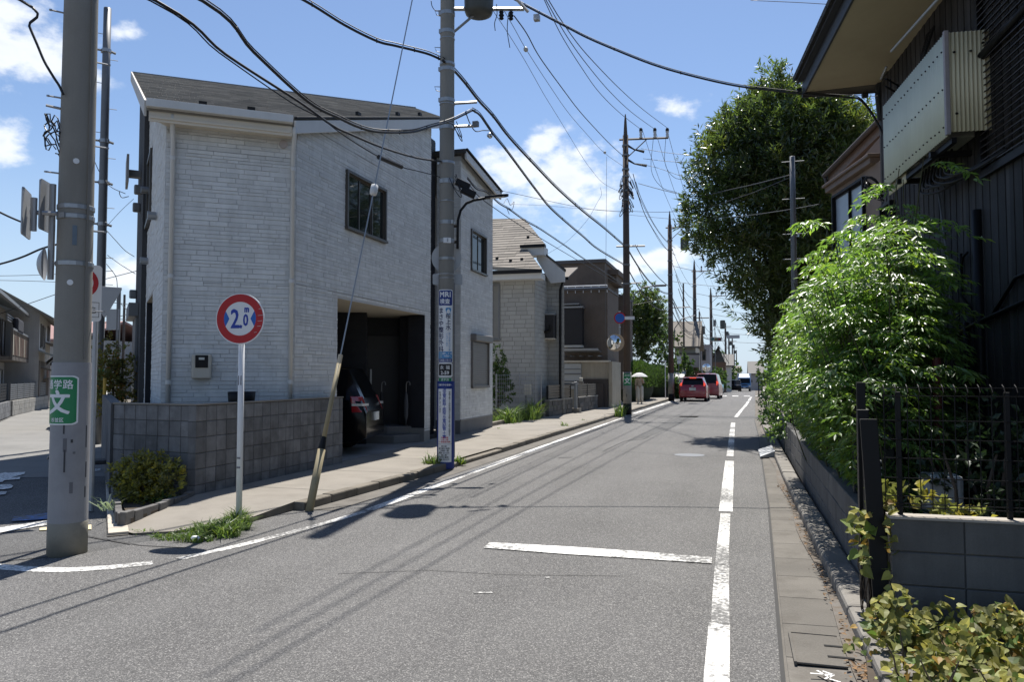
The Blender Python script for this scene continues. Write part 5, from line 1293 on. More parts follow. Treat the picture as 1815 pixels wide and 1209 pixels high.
# high voltage lines, three abreast
HV = [((-3.72, 31.9), [(-3.61, 14.71, 9.16), (-3.62, 15.47, 9.14), (-3.63, 16.61, 9.17), (-3.64, 18.65, 9.35), (-3.66, 21.4, 9.7), (-3.68, 25.86, 10.56), (-3.73, 32.76, 12.12)]),
      ((-3.16, 32.06), [(-3.29, 13.53, 8.55), (-3.29, 14.29, 8.58), (-3.28, 15.57, 8.66), (-3.26, 17.42, 8.88), (-3.24, 20.62, 9.4), (-3.21, 25.16, 10.32), (-3.16, 32.34, 11.99)]),
      ((-2.66, 32.2), [(-3.0, 12.53, 8.03), (-2.99, 13.21, 8.07), (-2.96, 14.87, 8.25), (-2.92, 16.97, 8.61), (-2.87, 20.16, 9.24), (-2.79, 24.73, 10.23), (-2.66, 32.03, 11.94)])]
for (p_, pts), lab in zip(HV, ('left of three high voltage wires meeting the crossarm', 'middle of three high voltage wires meeting the crossarm', 'right of three high voltage wires meeting the crossarm')):
    f0 = Vector(pts[0]); back = f0 + (f0 - Vector(pts[1])).normalized() * 6
    a = Vector(pts[-1]); b = Vector((p_[0] + .37, 49.6, 11.2)); c_ = Vector((p_[0] + .82, 70.6, 11.2 + gz(70)))
    cable(lab, [[tuple(back)] + pts, sagged(a, b, .35), sagged(b, c_, .4), sagged(c_, (p_[0] + 1.5, 92.6, 11.2 + gz(92)), .4)], .0135)
# to the house on the right
cable('long black service cable swooping across the street to the dark house', [[(-3.79, 12.9, 8.38), (-3.54, 12.9, 8.2), (-2.82, 12.9, 7.73), (-2.42, 12.9, 7.47), (-1.94, 12.9, 7.2), (-1.31, 12.9, 6.87), (-0.72, 12.9, 6.62), (0.02, 12.9, 6.36), (0.63, 12.9, 6.21), (1.26, 12.9, 6.07), (1.77, 12.9, 5.98), (1.91, 12.9, 5.93), (2.04, 12.9, 5.76), (2.14, 12.9, 5.57), (2.24, 12.9, 5.33), (2.33, 12.9, 5.01)]], .021, lash=.03)
cable('thin pair of wires ending at a black ring insulator by the eave', [[(1.47, 12.9, 6.05), (1.72, 12.9, 6.02), (1.99, 12.9, 5.99)], [(1.99, 12.9, 6.01), (2.13, 12.9, 6.03), (2.37, 12.9, 6.01)], [(1.99, 12.9, 5.97), (2.17, 12.9, 5.96), (2.37, 12.9, 6.01)]], .006)
tag(MB().lathe([(.02, -.05), (.05, -.04), (.05, .04), (.02, .05)], (1.989, 12.9, 5.994), 12, 'x').build('insulator', CABLE), 'black ring insulator on the wires below the eave', 'insulator')
cable('thin wire along the top edge under the beige soffit', [[(0.27, 11.5, 7.08), (0.96, 11.5, 6.95), (1.56, 11.5, 6.83), (2.43, 11.5, 6.69)]], .006)
# between the receding poles and across the street
cable('upper slack service line leaving the dark pole toward the red car', [[(-4.18, 33.02, 10.34), (-4.15, 35.55, 9.6), (-4.11, 37.82, 9.31), (-4.06, 41.96, 9.26), (-3.98, 47.09, 9.31), (-3.9, 53.2, 9.85)], sagged((-3.95, 49.4, 9.2), (-3.5, 70.4, 8.6), .8)], .022)
cable('second slack service line just right of the upper one', [[(-4.08, 33.13, 10.01), (-4.05, 34.54, 9.69), (-4.01, 36.91, 9.51), (-3.97, 39.37, 9.41), (-3.92, 42.45, 9.43), (-3.86, 46.04, 9.6), (-3.76, 51.47, 10.03)]], .018)
cable('third slack service line tied close to the dark pole', [[(-4.23, 33.18, 10.13), (-4.2, 35.13, 9.78), (-4.16, 37.3, 9.41), (-4.12, 40.25, 9.29), (-4.04, 45.47, 9.22), (-3.92, 53.07, 9.83)]], .016)
cable('thick low cable curving from the dark pole arm to the next pole', [[(-4.09, 32.86, 7.21), (-4.06, 35.1, 7.01), (-4.03, 38.36, 6.95), (-3.97, 42.82, 6.93), (-3.89, 50.37, 7.18)], sagged((-3.9, 49.4, 6.6), (-3.4, 70.4, 6.1), 1.3), sagged((-3.4, 70.4, 6.1), (-2.6, 92.5, 5.9), 1.2)], .03)
cable('low cable drooping past the round tree to the next pole', [[(-3.99, 32.83, 6.28), (-3.98, 34.58, 6.01), (-3.97, 37.0, 5.81), (-3.95, 41.17, 5.82), (-3.89, 50.33, 6.19)], sagged((-3.9, 49.4, 5.9), (-3.3, 70.4, 5.2), .9)], .024)
for dx, z0, z1, lab in ((.35, 8.0, 7.6, 'highest of the far drooping lines between the last dark poles'), (.5, 7.1, 6.6, 'middle of the far drooping lines between the last dark poles'), (.2, 6.2, 5.6, 'lowest of the far drooping lines between the last dark poles')):
    cable(lab, [sagged((-3.95 + dx, 49.4, z0), (-3.5 + dx, 70.4, z1), .9), sagged((-3.5 + dx, 70.4, z1), (-2.75 + dx, 92.5, z1 - .5), 1.1), sagged((-2.75 + dx, 92.5, z1 - .5), (-1.6, 130, z1 - 1.4), 1.2)], .026)
PR = (1.12, 16.0)
cable('upper cable from the dark pole across to the slim pole by the big tree', [[(-3.56, 29.79, 9.09), (-2.3, 26.07, 7.87), (-1.34, 23.22, 6.98), (-0.77, 21.54, 6.56), (-0.01, 19.28, 6.15), (0.48, 17.84, 5.89), (1.11, 15.97, 5.58)]], .016)
cable('middle cable sagging across the big tree to the slim pole', [[(-4.42, 32.34, 8.59), (-2.44, 26.48, 7.21), (-1.19, 22.77, 6.45), (-0.44, 20.56, 6.06), (0.12, 18.91, 5.85), (0.48, 17.85, 5.72), (1.11, 15.97, 5.54)]], .012)
cable('lower pale cable crossing in front of the big tree', [[(-4.41, 32.3, 8.43), (-1.97, 25.36, 6.73), (-0.76, 21.92, 5.99), (-0.02, 19.8, 5.57), (0.48, 18.38, 5.31), (1.1, 16.62, 5.02), (1.54, 15.37, 4.83)]], .010, CABLE_G)
cable('long line crossing from the wing roof to the dark pole', [[(-6.43, 20.36, 6.83), (-6.08, 22.21, 7.05), (-5.61, 24.75, 7.35), (-5.03, 27.84, 7.75), (-4.33, 31.55, 8.37)]], .010)
cable('thin line crossing left of the dark pole below the clouds', [[(-7.03, 23.91, 7.22), (-6.42, 25.66, 7.52), (-5.66, 27.82, 7.83), (-4.34, 31.61, 8.41)]], .007, CABLE_G)
cable('wire leading from the dark pole top arm behind the big tree', [[(-3.96, 31.63, 10.39), (-3.08, 31.22, 10.08), (-2.05, 30.73, 9.53), (-1.06, 30.26, 9.03)], [(-3.67, 31.63, 11.01), (-2.63, 31.29, 10.66), (-1.28, 30.85, 10.27)], [(-3.58, 31.6, 10.57), (-2.41, 31.22, 10.25), (-1.28, 30.85, 10.04)]], .013)
cable('vertical grey stay wire left of the dark pole', [[(-5.0, 31.0, 10.6), (-5.05, 31.0, 6.6), (-5.1, 31.0, 3.0)]], .010, CABLE_G)
cable('slanting thin wire rising from the tiled roof against the cloud', [[(-7.25, 30.1, 6.56), (-6.54, 30.38, 7.06), (-5.78, 30.69, 7.93), (-5.39, 30.85, 8.66), (-5.21, 30.92, 9.01), (-5.25, 30.9, 9.32)]], .009, CABLE_G)
cable('bare jumper wires hanging from the crossarm insulators', [[(-2.7, 32.2, 11.6), (-2.75, 32.3, 10.5), (-2.4, 32.6, 9.95), (-1.8, 33, 9.9)], [(-3.2, 32.0, 11.5), (-3.3, 32.1, 10.2), (-2.9, 32.3, 9.5), (-2.3, 32.6, 9.3)]], .014)
cable('drop wires hanging below the transformer arm of the middle pole', [[(-3.96, 12.59, 8.13), (-3.95, 12.59, 7.94), (-3.99, 12.58, 7.79), (-3.98, 12.58, 7.65)], [(-3.75, 12.64, 7.97), (-3.77, 12.63, 7.78), (-3.77, 12.63, 7.6), (-3.73, 12.64, 7.34)], [(-5.08, 12.31, 8.21), (-5.06, 12.31, 8.11), (-5.0, 12.32, 8.03), (-4.89, 12.35, 8.03)]], .010)
# upper left
cable('twisted black cable descending from top left to the near pole', [[(-5.83, 5.44, 4.15), (-5.86, 5.42, 4.23), (-5.9, 5.4, 4.3), (-5.97, 5.36, 4.44), (-6.03, 5.33, 4.6), (-6.09, 5.3, 4.76), (-6.16, 5.26, 4.99)] + [(-7.6, 4.4, 5.6)]], .016, lash=.012)
cable('cable entering at left edge behind the tilted sign', [[(-8.99, 8.0, 3.59), (-9.25, 7.95, 3.69), (-9.49, 7.9, 3.8), (-9.98, 7.8, 4.05)]], .02)
cable('lower cable at the left edge rising toward the near pole', [[(-8.61, 8.08, 3.37), (-8.88, 8.02, 3.3), (-9.16, 7.97, 3.19), (-9.47, 7.91, 3.1), (-9.94, 7.81, 3.01)]], .018)
cable('pair of thin far wires level across the left sky', [[(-26.9, 27.97, 6.32), (-32.53, 29.58, 6.56), (-36.9, 30.83, 6.82), (-40.56, 31.87, 7.08)], [(-26.88, 27.96, 5.68), (-32.52, 29.58, 6.22), (-36.88, 30.82, 6.58), (-40.54, 31.87, 6.86)], [(-23.02, 25.4, 5.88), (-25.37, 24.93, 5.29), (-27.49, 24.5, 4.61), (-28.92, 24.22, 4.14)]], .02, CABLE_G)
cable('service wire sagging to the meter bracket on the house side', [[(-14.65, 14.55, 6.79), (-14.45, 14.58, 6.4), (-14.18, 14.62, 6.08), (-13.8, 14.67, 5.9)], [(-13.8, 14.67, 5.9), (-13.95, 14.65, 5.95), (-13.89, 14.66, 5.81), (-13.71, 14.68, 5.83)]], .012)
cable('service wire dropping from the slim steel pole to the dark house side', [[(-14.27, 14.62, 5.04), (-14.07, 14.71, 4.79), (-13.89, 14.8, 4.57), (-13.71, 14.9, 4.43)], [(-14.24, 14.63, 4.45), (-13.96, 14.77, 4.22), (-13.68, 14.91, 4.02)], [(-14.25, 14.62, 4.24), (-14.07, 14.72, 3.95), (-14.03, 14.74, 3.68)]], .011)
cable('rising thin wire right of the slim steel pole by the dark gable', [[(-14.26, 14.62, 5.15), (-13.99, 14.76, 5.53), (-13.75, 14.88, 5.82)]], .007, CABLE_G)
cable('wires strung low behind the leafy shrub on the side street', [[(-25.17, 25.61, 4.63), (-24.41, 25.86, 4.59), (-23.64, 26.12, 4.43)], [(-25.15, 25.62, 4.07), (-24.39, 25.87, 3.93), (-23.63, 26.12, 3.93)], [(-25.18, 25.61, 5.01), (-24.52, 25.83, 4.66), (-23.85, 26.05, 3.93)], [(-25.15, 25.62, 3.72), (-24.39, 25.87, 4.07), (-23.64, 26.12, 4.26)]], .02, CABLE_G)
CW = 'thin wires crossing high over the far street'
A_, B_, C_, D_ = 'the pole left of the red hatchback', 'the pole above the red hatchback', 'the traffic light pole', 'the wide sign panel pole'
for x0, y0, z0, x1, y1, z1, lab in ((-3.9, 49.4, 8.6, 7, 52, 7.2, 'upper thin wire crossing right from ' + A_), (-3.9, 49.4, 7.6, 7, 46, 6.6, 'lower thin wire crossing right from ' + A_), (-3.5, 70.4, 9.0, 7, 73, 8.0, 'highest thin wire crossing right from ' + B_), (-3.5, 70.4, 7.9, 7, 76, 7.2, 'lower thin wire crossing right from ' + B_), (-3.5, 70.4, 6.8, -14, 68, 6.0, 'thin wire leading left from ' + B_), (-2.75, 92.5, 8.8, 8, 95, 8.0, 'upper thin wire crossing right from ' + C_),
        (-2.75, 92.5, 7.4, 8, 90, 6.8, 'lower thin wire crossing right from ' + C_), (-2.75, 92.5, 6.4, -14, 94, 6.2, 'thin wire leading left from ' + C_), (-3.95, 49.4, 6.6, -12, 47, 5.8, 'thin wire leading left over the hedge from ' + A_), (-2.2, 128, 8.6, 9, 130, 8.2, 'upper thin wire crossing right from ' + D_), (-2.2, 128, 7.2, 9, 126, 7.0, 'lower thin wire crossing right from ' + D_), (-2.2, 128, 8.0, -16, 127, 7.6, 'thin wire leading left from ' + D_)):
    cable(lab, [sagged((x0, y0, z0), (x1, y1, z1), .35)], .02 * max(1, y0 / 60), CABLE_G, group=CW)
for dx, z0, lab in ((.0, 9.2, 'topmost'), (.5, 8.2, 'second highest'), (.9, 7.0, 'second lowest'), (.3, 6.0, 'lowest')):
    cable(lab + ' of four lines running on from the traffic light pole', [sagged((-2.75 + dx, 92.5, z0), (-2.0 + dx, 128, z0 - 1), .8), sagged((-2.0 + dx, 128, z0 - 1), (-1.2 + dx, 178, z0 - 1.4), 1.0)], .03, group='lines running on past the traffic light')

# ------------------------------------------------------------------ right side: low wall, fence, gate posts
rw = thing('block_wall', 'long low stained block wall along the right gutter below the shrub', 'wall', (.9, 12, 0))
block_wall(rw, (1.0, 24.0), (.862, 6.2), .02, 3, .40, .20, .12, BLK_R, gap=.006, maxn=300)
rw2 = thing('block_wall', 'short grey block wall facing the viewer under the black mesh fence', 'wall', (1.6, 5.2, 0))
block_wall(rw2, (.885, 5.14), (2.9, 5.14), -.06, 4, .40, .20, .13, BLK_R, stagger=False, gap=.006)
MB().box(.88, 2.9, 5.135, 5.275, .735, .75).build('cap', M('pale_wall_cap', (.36, .33, .29), .9, .12, 5, .2, 60, dirt=.3), rw2)

fen = thing('mesh_fence', 'black welded wire mesh fence on posts above the short block wall', 'fence', (1.6, 5.2, .75))
FY = 5.2
zs_ = (1.525, 1.475, 1.325, 1.21, 1.095, .975, .865, .82, .80)
for z in zs_: MB().tube([(.86, FY, z), (2.9, FY, z)], .0036, 6).build('wire', BLACK, fen)
k = 0; x = .87
while x < 2.9:
    MB().tube([(x, FY - .008, .79), (x, FY - .008, 1.475), (x, FY - .035, 1.50), (x, FY - .01, 1.53), (x, FY + .02, 1.545)], .0032, 5).build('wire', BLACK, fen); x += .065
for x in (.955, 1.545, 2.3): MB().box(x - .014, x + .014, FY + .01, FY + .04, .75, 1.5).build('post', BLACK, fen, bevel=.004)
gate = thing('gate_post', 'front black flat gate post standing at the end of the block wall', 'gate post', (.80, 5.1, 0))
mb = MB(); mb.hexa([(.795, 5.16, -.02), (.89, 5.17, -.02), (.89, 5.20, -.02), (.795, 5.19, -.02), (.735, 5.20, 1.33), (.835, 5.21, 1.33), (.835, 5.24, 1.33), (.735, 5.23, 1.33)]); mb.build('post', BLACK, gate, bevel=.003)
gate2 = thing('gate_post', 'second black gate post close behind the front one', 'gate post', (.80, 5.6, 0))
MB().box(.78, .85, 5.62, 5.69, 0, 1.37).build('post', BLACK, gate2, bevel=.004); MB().box(.80, .815, 5.45, 5.60, 0, 1.28).build('edge_bar', BLACK, gate2)
for z in (.98, 1.02, 1.06): MB().box(.835, .86, 5.24, 5.29, z, z + .012).build('hinge', STEEL_D, gate)
gate3 = thing('gate_post', 'tall dark post half hidden in the shrub behind the gate posts', 'gate post', (.88, 6.3, 0))
MB().box(.87, .93, 6.28, 6.34, 0, 1.55).build('post', BLACK, gate3, bevel=.004)
bx = thing('garden_screen', 'dark metal screen half buried in the shrub above the low wall', 'panel', (.95, 7.0, 0))
MB().box(.93, 1.25, 7.0, 7.06, .5, 1.52).build('panel', M('dark_green_panel', (.012, .016, .018), .6), bx, bevel=.01)
gsoil = MB(); gsoil.prism([(.9, 5.28), (3.0, 5.28), (2.3, 13), (1.8, 24), (1.0, 24), (.97, 12), (.9, 6.2)], -.05, .12); struct(gsoil.build('garden_ground', SOIL))
rp = thing('garden_pipe', 'dark red painted pipe standing behind the mesh fence', 'pipe', (1.55, 6.6, 0)); MB().tube([(1.62, 7.2, .1), (1.62, 7.2, 1.75)], .035, 10).build('pipe', M('dark_red_paint', (.09, .02, .018), .6), rp)
wb = thing('garden_box', 'small white plastic box among the plants behind the mesh fence', 'box', (1.4, 6.4, .1)); o = MB().box(-.13, .13, -.12, .12, 0, .34).build('box', M('dull_white_plastic', (.33, .35, .36), .6), wb, bevel=.03); o.location = (.07, 0.1, .42); MB().box(1.3, 1.62, 6.3, 6.55, .1, .52).build('stand', DARK, wb)

# ------------------------------------------------------------------ dark timber-clad house
DA = rad(5.5); DD = Vector((-math.sin(DA), math.cos(DA))); DN = Vector((-math.cos(DA), -math.sin(DA)))   # along the wall (away), outward to the road
W0 = Vector((2.62, 9.0)); 
def WP(s, n=0., z=0.): p = W0 + DD * s + DN * n; return (p.x, p.y, z)
dh = thing('dark_house', 'dark timber clad two storey house with wide beige soffit at right', 'house', (4.5, 9.5, 0))
BRD = M('dark_timber_board', (.040, .038, .038), .75, .3, 3, .3, 40, rand=.35, streak=.4)
BRD_B = M('dark_board_gap', (.012, .012, .013), .9)
S0, S1 = -6.5, 4.05
F_dw = frame(WP(S1)[:2], WP(S0)[:2])
mb = MB(); mb.poly([F_dw(0, -.02, 0), F_dw(F_dw.length, -.02, 0), F_dw(F_dw.length, -.02, 6.25), F_dw(0, -.02, 6.25)])
Fq = frame(Vector(WP(S1)[:2]) + Vector((6, .6)), WP(S1)[:2]); mb.poly([Fq(0, 0, 0), Fq(6, 0, 0), Fq(6, 0, 6.25), Fq(0, 0, 7.9)])
mb.build('wall', BRD_B, dh)
bwid = .092; n_b = int(F_dw.length / bwid)
bm_ = MB().box(0, bwid - .012, -.018, 0, 0, 6.22).mesh('board', BRD)
bm2_ = MB().box(0, bwid - .012, -.024, 0, 0, 6.22).mesh('board', BRD)
for i in range(n_b):
    o = bpy.data.objects.new('board', bm_ if i % 2 else bm2_); COL.objects.link(o); o.parent = dh
    o.location = Vector(F_dw(i * bwid, 0, .02)) - Vector(BASE[dh.name]); o.rotation_euler = (0, 0, math.atan2(F_dw.d.y, F_dw.d.x))
# roof with deep eave
SOF = M('beige_soffit', (.40, .34, .23), .8, .08, 1.5, .08, 60, dirt=.15, dirt_col=(.2, .15, .09), dscale=1.1)
def ev(s, n, z): return WP(s, n, z)
mb = MB(); mb.hexa([ev(S1 - .02, -.0, 6.19), ev(S1 - .02, 1.12, 6.13), ev(S0, 1.12, 6.13), ev(S0, 0, 6.19), ev(S1 - .02, -.0, 6.27), ev(S1 - .02, 1.12, 6.19), ev(S0, 1.12, 6.19), ev(S0, 0, 6.27)][::1]); mb.build('soffit', SOF, dh)
mb = MB(); a, b = ev(S1 + .06, 1.12, 0), ev(S0, 1.12, 0)
Fe = frame(a[:2], b[:2])
mb = MB(); mb.fbox(Fe, 0, Fe.length, 0, .03, 6.11, 6.32); mb.build('fascia', M('dark_fascia', (.03, .032, .036), .6), dh)
mb = MB(); mb.hexa([Fe(-.02, .12, 6.31), Fe(Fe.length, .12, 6.31), Fe(Fe.length, -5, 8.0), Fe(-.02, -5, 8.0), Fe(-.02, .12, 6.37), Fe(Fe.length, .12, 6.37), Fe(Fe.length, -5, 8.07), Fe(-.02, -5, 8.07)]); mb.build('roof', M('dark_roof_tile', (.03, .03, .033), .7, .2, 4), dh)
k = 0
RT_ = MB().box(0, .26, -.02, .3, 0, .05).mesh('roof_tile', MATS['dark_roof_tile'])
while k * .28 < Fe.length:
    o = bpy.data.objects.new('roof_tile', RT_); COL.objects.link(o); o.parent = dh; o.location = Vector(Fe(k * .28, .15, 6.355)) - Vector(BASE[dh.name]); o.rotation_euler = (rad(19), 0, math.atan2(Fe.d.y, Fe.d.x)); k += 1
mb = MB(); mb.fbox(Fe, -.03, -.0, -1.15, .03, 6.08, 6.30); mb.build('verge_board', MATS['dark_fascia'], dh)
mb = MB(); p = ev(S1 - .03, .06, 6.0); mb.tube([ev(S1 - .05, .02, 6.2), ev(S1 - .05, .05, 6.0), ev(S1 - .05, .02, 5.6)], .045, 8); mb.build('rain_head', MATS['dark_fascia'], dh)
MB().box(-.04, .04, -.02, .02, -.03, .03).build('gutter_stub', BLACK, dh).location = Vector(ev(S1 + .06, 1.2, 6.2)) - Vector(BASE[dh.name])
# upper slatted shutter on the wall
F_ls = frame(WP(.2, .03)[:2], WP(-3.5, .03)[:2])
lv = MB(); lv.fbox(F_ls, 0, 3.7, 0, .05, 3.7, 3.78); lv.fbox(F_ls, 0, .07, 0, .06, 3.78, 6.0); lv.fbox(F_ls, 0, 3.7, 0, .06, 6.0, 6.08); lv.fbox(F_ls, 1.5, 1.57, 0, .07, 3.78, 6.0); lv = lv.build('louvre_screen', BLACK, dh)
z = 3.8
while z < 6.0:
    mb = MB(); mb.hexa([F_ls(.07, .06, z), F_ls(3.7, .06, z), F_ls(3.7, .02, z + .02), F_ls(.07, .02, z + .02), F_ls(.07, .06, z + .012), F_ls(3.7, .06, z + .012), F_ls(3.7, .02, z + .032), F_ls(.07, .02, z + .032)]); mb.build('slat', M('louvre_slat', (.045, .04, .04), .5), lv); z += .07
# pipes and conduits
def pipe(pts, r, name='conduit', mat=BLACK): MB().tube([WP(*p) for p in pts], r, 8).build(name, mat, dh, smooth=True)
pipe([(.35, .06, .1), (.35, .06, 3.4)], .05, 'downpipe'); pipe([(.85, .05, 3.0), (.85, .05, 2.5), (.55, .05, 2.3), (.55, .05, .4)], .02); pipe([(1.3, .05, 2.05), (.35, .06, 2.18), (-1.5, .05, 2.4)], .025)
pipe([(.9, .05, 2.75), (.75, .06, 2.95), (.62, .06, 2.98)], .014); pipe([(.1, .05, 2.2), (-.5, .05, 2.55), (-1.2, .05, 2.6)], .02); pipe([(.75, .05, 1.3), (.72, .06, 2.2)], .03)
pipe([(1.5, .05, 3.9), (1.35, .05, 3.3), (1.2, .05, 2.9), (1.2, .05, 1.5)], .012, mat=CABLE_G)
pipe([(3.3, .1, 6.1), (2.9, .3, 5.85), (2.2, .42, 5.75)], .016, mat=STEEL); pipe([(.4, .1, 4.95), (-1.8, .1, 5.05)], .04)
mb = MB(); mb.tube([WP(2.6, .04, 5.55), WP(1.95, .5, 5.5)], .012, 5); mb.tube([WP(2.6, .04, 5.42), WP(1.95, .5, 5.4)], .012, 5)
for t in (.2, .5, .8): mb.tube([WP(2.6 - .65 * t, .04 + .46 * t, 5.54), WP(2.6 - .65 * t, .04 + .46 * t, 5.41)], .01, 5)
mb.build('pole_bracket', BLACK, dh)
mb = MB(); mb.tube([(1.895, 10.27, 5.619), (2.051, 8.653, 5.488)], .016, 8); mb.build('laundry_rail', STEEL, dh)
mb = MB()
for k in range(6): mb.tube([WP(1.6 - .05 * k, .1, 5.9), WP(1.5 - .03 * k, .2, 5.6), WP(1.55, .25, 5.25)], .016, 6)
mb.build('pipe_bundle', BLACK, dh)
F_sh = frame(WP(3.9, .05)[:2], WP(3.3, .05)[:2]); window(dh, F_sh, 0, .55, 2.9, 4.2, panes=1, mat=BLACK)

# corrugated cover of the outdoor units, hung on the wall
cb_ = thing('corrugated_cover', 'pale green corrugated sheet box hung high on the dark house wall', 'cover', WP(0, 0, 4.2))
def corr(F, s0, s1, z0, z1, pitch, amp, name, mat, zf=None):
    mb = MB(); n = int((s1 - s0) / pitch * 6); vs = []
    for i in range(n + 1):
        s = s0 + (s1 - s0) * i / n; w = amp * math.sin(2 * math.pi * (s - s0) / pitch)
        vs += [F(s, w, z0), F(s, w, z1)]
    mb.add(vs, [(2 * i, 2 * i + 2, 2 * i + 3, 2 * i + 1) for i in range(n)])
    o = mb.build(name, mat, cb_, smooth=True); m = o.modifiers.new('thickness', 'SOLIDIFY'); m.thickness = .004; return o
SHEET = M('pale_green_sheet', (.62, .66, .56), .6, .05, 1.5, dirt=.12, dirt_col=(.3, .3, .24), streak=.1)
SHEET_E = M('yellowed_sheet', (.66, .62, .45), .6, .05, 1.5, dirt=.15, dirt_col=(.3, .27, .18), streak=.1)
F_cf = frame(WP(2.28, .45)[:2], WP(0, .45)[:2]); F_ce = frame(WP(0, .45)[:2], WP(0, .02)[:2])
corr(F_cf, 0, 2.28, 4.13, 5.24, .063, .009, 'front_sheet', SHEET); corr(F_ce, .03, .43, 4.17, 5.24, .042, .009, 'end_sheet', SHEET_E)
mb = MB(); mb.fbox(F_cf, 2.25, 2.30, -.03, .016, 4.14, 5.26); mb.build('corner_trim', M('grey_corner_trim', (.33, .31, .33), .7, .1, 20), cb_, bevel=.006)
for row, z in enumerate((5.06, 4.66, 4.24)):
    for i in range(18):
        s = .06 + i * .126; c = F_cf(s, .012, z + rnd.uniform(-.01, .01)); mb = MB(); mb.ball(c, (.010, .010, .010), 6, 4); mb.build('screw', BLACK, cb_)
for s, z in ((.08, 5.02), (.24, 5.02), (.36, 5.10), (.09, 4.36), (.38, 4.38)): mb = MB(); c = F_ce(s, .014, z); mb.ball(c, (.016, .016, .012), 8, 4); mb.build('screw', BLACK, cb_)
mb = MB(); mb.fbox(F_cf, 1.7, 1.76, -.45, 0, 4.05, 4.11); mb.fbox(F_cf, .5, .56, -.45, 0, 4.05, 4.11); mb.fbox(F_cf, .1, 2.25, -.1, -.05, 4.06, 4.12); mb.build('support_frame', BLACK, cb_)
corr(frame(WP(2.26, .4)[:2], WP(1.5, .4)[:2]), 0, .7, 4.02, 4.16, .042, .008, 'inner_sheet', SHEET_E)
mb = MB(); mb.fbox(F_cf, .2, .95, -.4, -.12, 4.2, 4.85); mb.fbox(F_cf, 1.2, 1.95, -.4, -.12, 4.2, 4.85); mb.build('outdoor_units', M('unit_grey', (.3, .3, .28), .6), cb_, bevel=.02)
hc = MB()
for k in range(9):
    s = .1 + k * .12; hc.tube(smooth_pts([WP(s + .5, .2, 4.15), WP(s + .45, .25, 3.92 - .02 * (k % 3)), WP(s, .18, 3.78 + .02 * (k % 4)), WP(s - .5, .05, 3.85)], 5), .014, 6)
hc.build('hanging_pipes', BLACK_R, cb_, smooth=True)
hc = MB(); c0 = Vector(WP(3.4, .3, 4.45))
for k in range(8):
    a0 = rnd.uniform(0, 3); hc.tube([c0 + Vector((math.cos(t + a0) * .13 * rnd.uniform(.7, 1.1), math.sin(t + a0) * .1, math.sin(t) * .12 - .02 * k)) for t in np.linspace(0, 5.6, 12)], .010, 5)
hc = tag(hc.build('cable_coil', CABLE), 'untidy coil of black cable beside the pinkish house corner', 'cable')

# ------------------------------------------------------------------ pinkish-beige house beyond, with a bay window
PKW = M('pinkish_stucco', (.27, .205, .162), .85, .08, 3, .15, 80)
PKT = M('brown_trim', (.185, .132, .10), .6, .08, 3)
ph = thing('beige_house', 'pinkish beige house with sloping eave and a bay window behind the dark house', 'house', (3.2, 15.5, 0))
Fb = frame((1.755, 15.3), (2.25, 13.15))
wp_ = MB(); wp_.prism([(2.02, 16.4), (2.55, 13.3), (7, 13.9), (7, 18.0), (2.3, 17.5)], 0, [5.45, 5.75, 7, 7, 5.4]); wp_.build('wall', PKW, ph)
by = MB(); by.fbox(Fb, 0, .10, -.5, 0, 2.0, 5.02); by.fbox(Fb, 1.55, 2.2, -.5, 0, 2.0, 5.02); by.fbox(Fb, .1, 1.55, -.5, 0, 2.0, 3.3); by.fbox(Fb, .10, 1.55, -.5, 0, 4.92, 5.02); by.build('bay', PKW, ph, bevel=.006)
mb = MB(); mb.fbox(Fb, -.06, 2.0, -.55, .10, 5.02, 5.12); mb.fbox(Fb, -.1, 2.05, -.55, .15, 5.12, 5.17); mb.build('bay_roof', PKT, ph, bevel=.01)
FROST_SKY = M('frosted_sky_glass', (.33, .40, .46), .3, .1, 3, spec=.7)  # pale blue base colour stands in for sky reflected in the panes
window(ph, Fb, .10, 1.55, 3.3, 4.92, panes=2, mat=BLACK, fw=.045, glass=FROST_SKY)
eA, eB = Vector((1.776, 16.562, 5.648)), Vector((2.572, 13.148, 5.986))
mb = MB(); d_ = Vector((1, .3, .12)) * 1.6
mb.hexa([eA, eB, eB + d_, eA + d_, eA + Vector((0, 0, .07)), eB + Vector((0, 0, .07)), eB + d_ + Vector((0, 0, .12)), eA + d_ + Vector((0, 0, .12))][::1]); mb.build('roof', M('brown_roof', (.10, .075, .06), .8, .2, 4), ph)
mb = MB(); q_ = Vector((.06, .0, -.01)); mb.hexa([eA + q_ - Vector((0, 0, .17)), eB + q_ - Vector((0, 0, .17)), eB + q_ * 2 - Vector((0, 0, .17)), eA + q_ * 2 - Vector((0, 0, .17)), eA + q_, eB + q_, eB + q_ * 2, eA + q_ * 2]); mb.build('rake_board', PKT, ph)
mb = MB(); mb.tube([eA + Vector((-.02, 0, .0)), eB + Vector((-.02, 0, 0))], .045, 8); mb.build('gutter', M('brown_gutter', (.06, .045, .04), .5), ph)
mb = MB(); mb.tube([eA, eA + Vector((.05, -.05, -.25)), eA + Vector((.2, -.1, -.4)), eA + Vector((.2, -.1, -4))], .04, 8); mb.build('downpipe', MATS['brown_gutter'], ph)
mb = MB(); mb.hexa([eA + Vector((.1, 0, -.16)), eB + Vector((.1, 0, -.16)), eB + Vector((.9, .2, -.16)), eA + Vector((.9, .2, -.16)), eA + Vector((.1, 0, -.12)), eB + Vector((.1, 0, -.12)), eB + Vector((.9, .2, -.12)), eA + Vector((.9, .2, -.12))]); mb.build('soffit', PKW, ph)

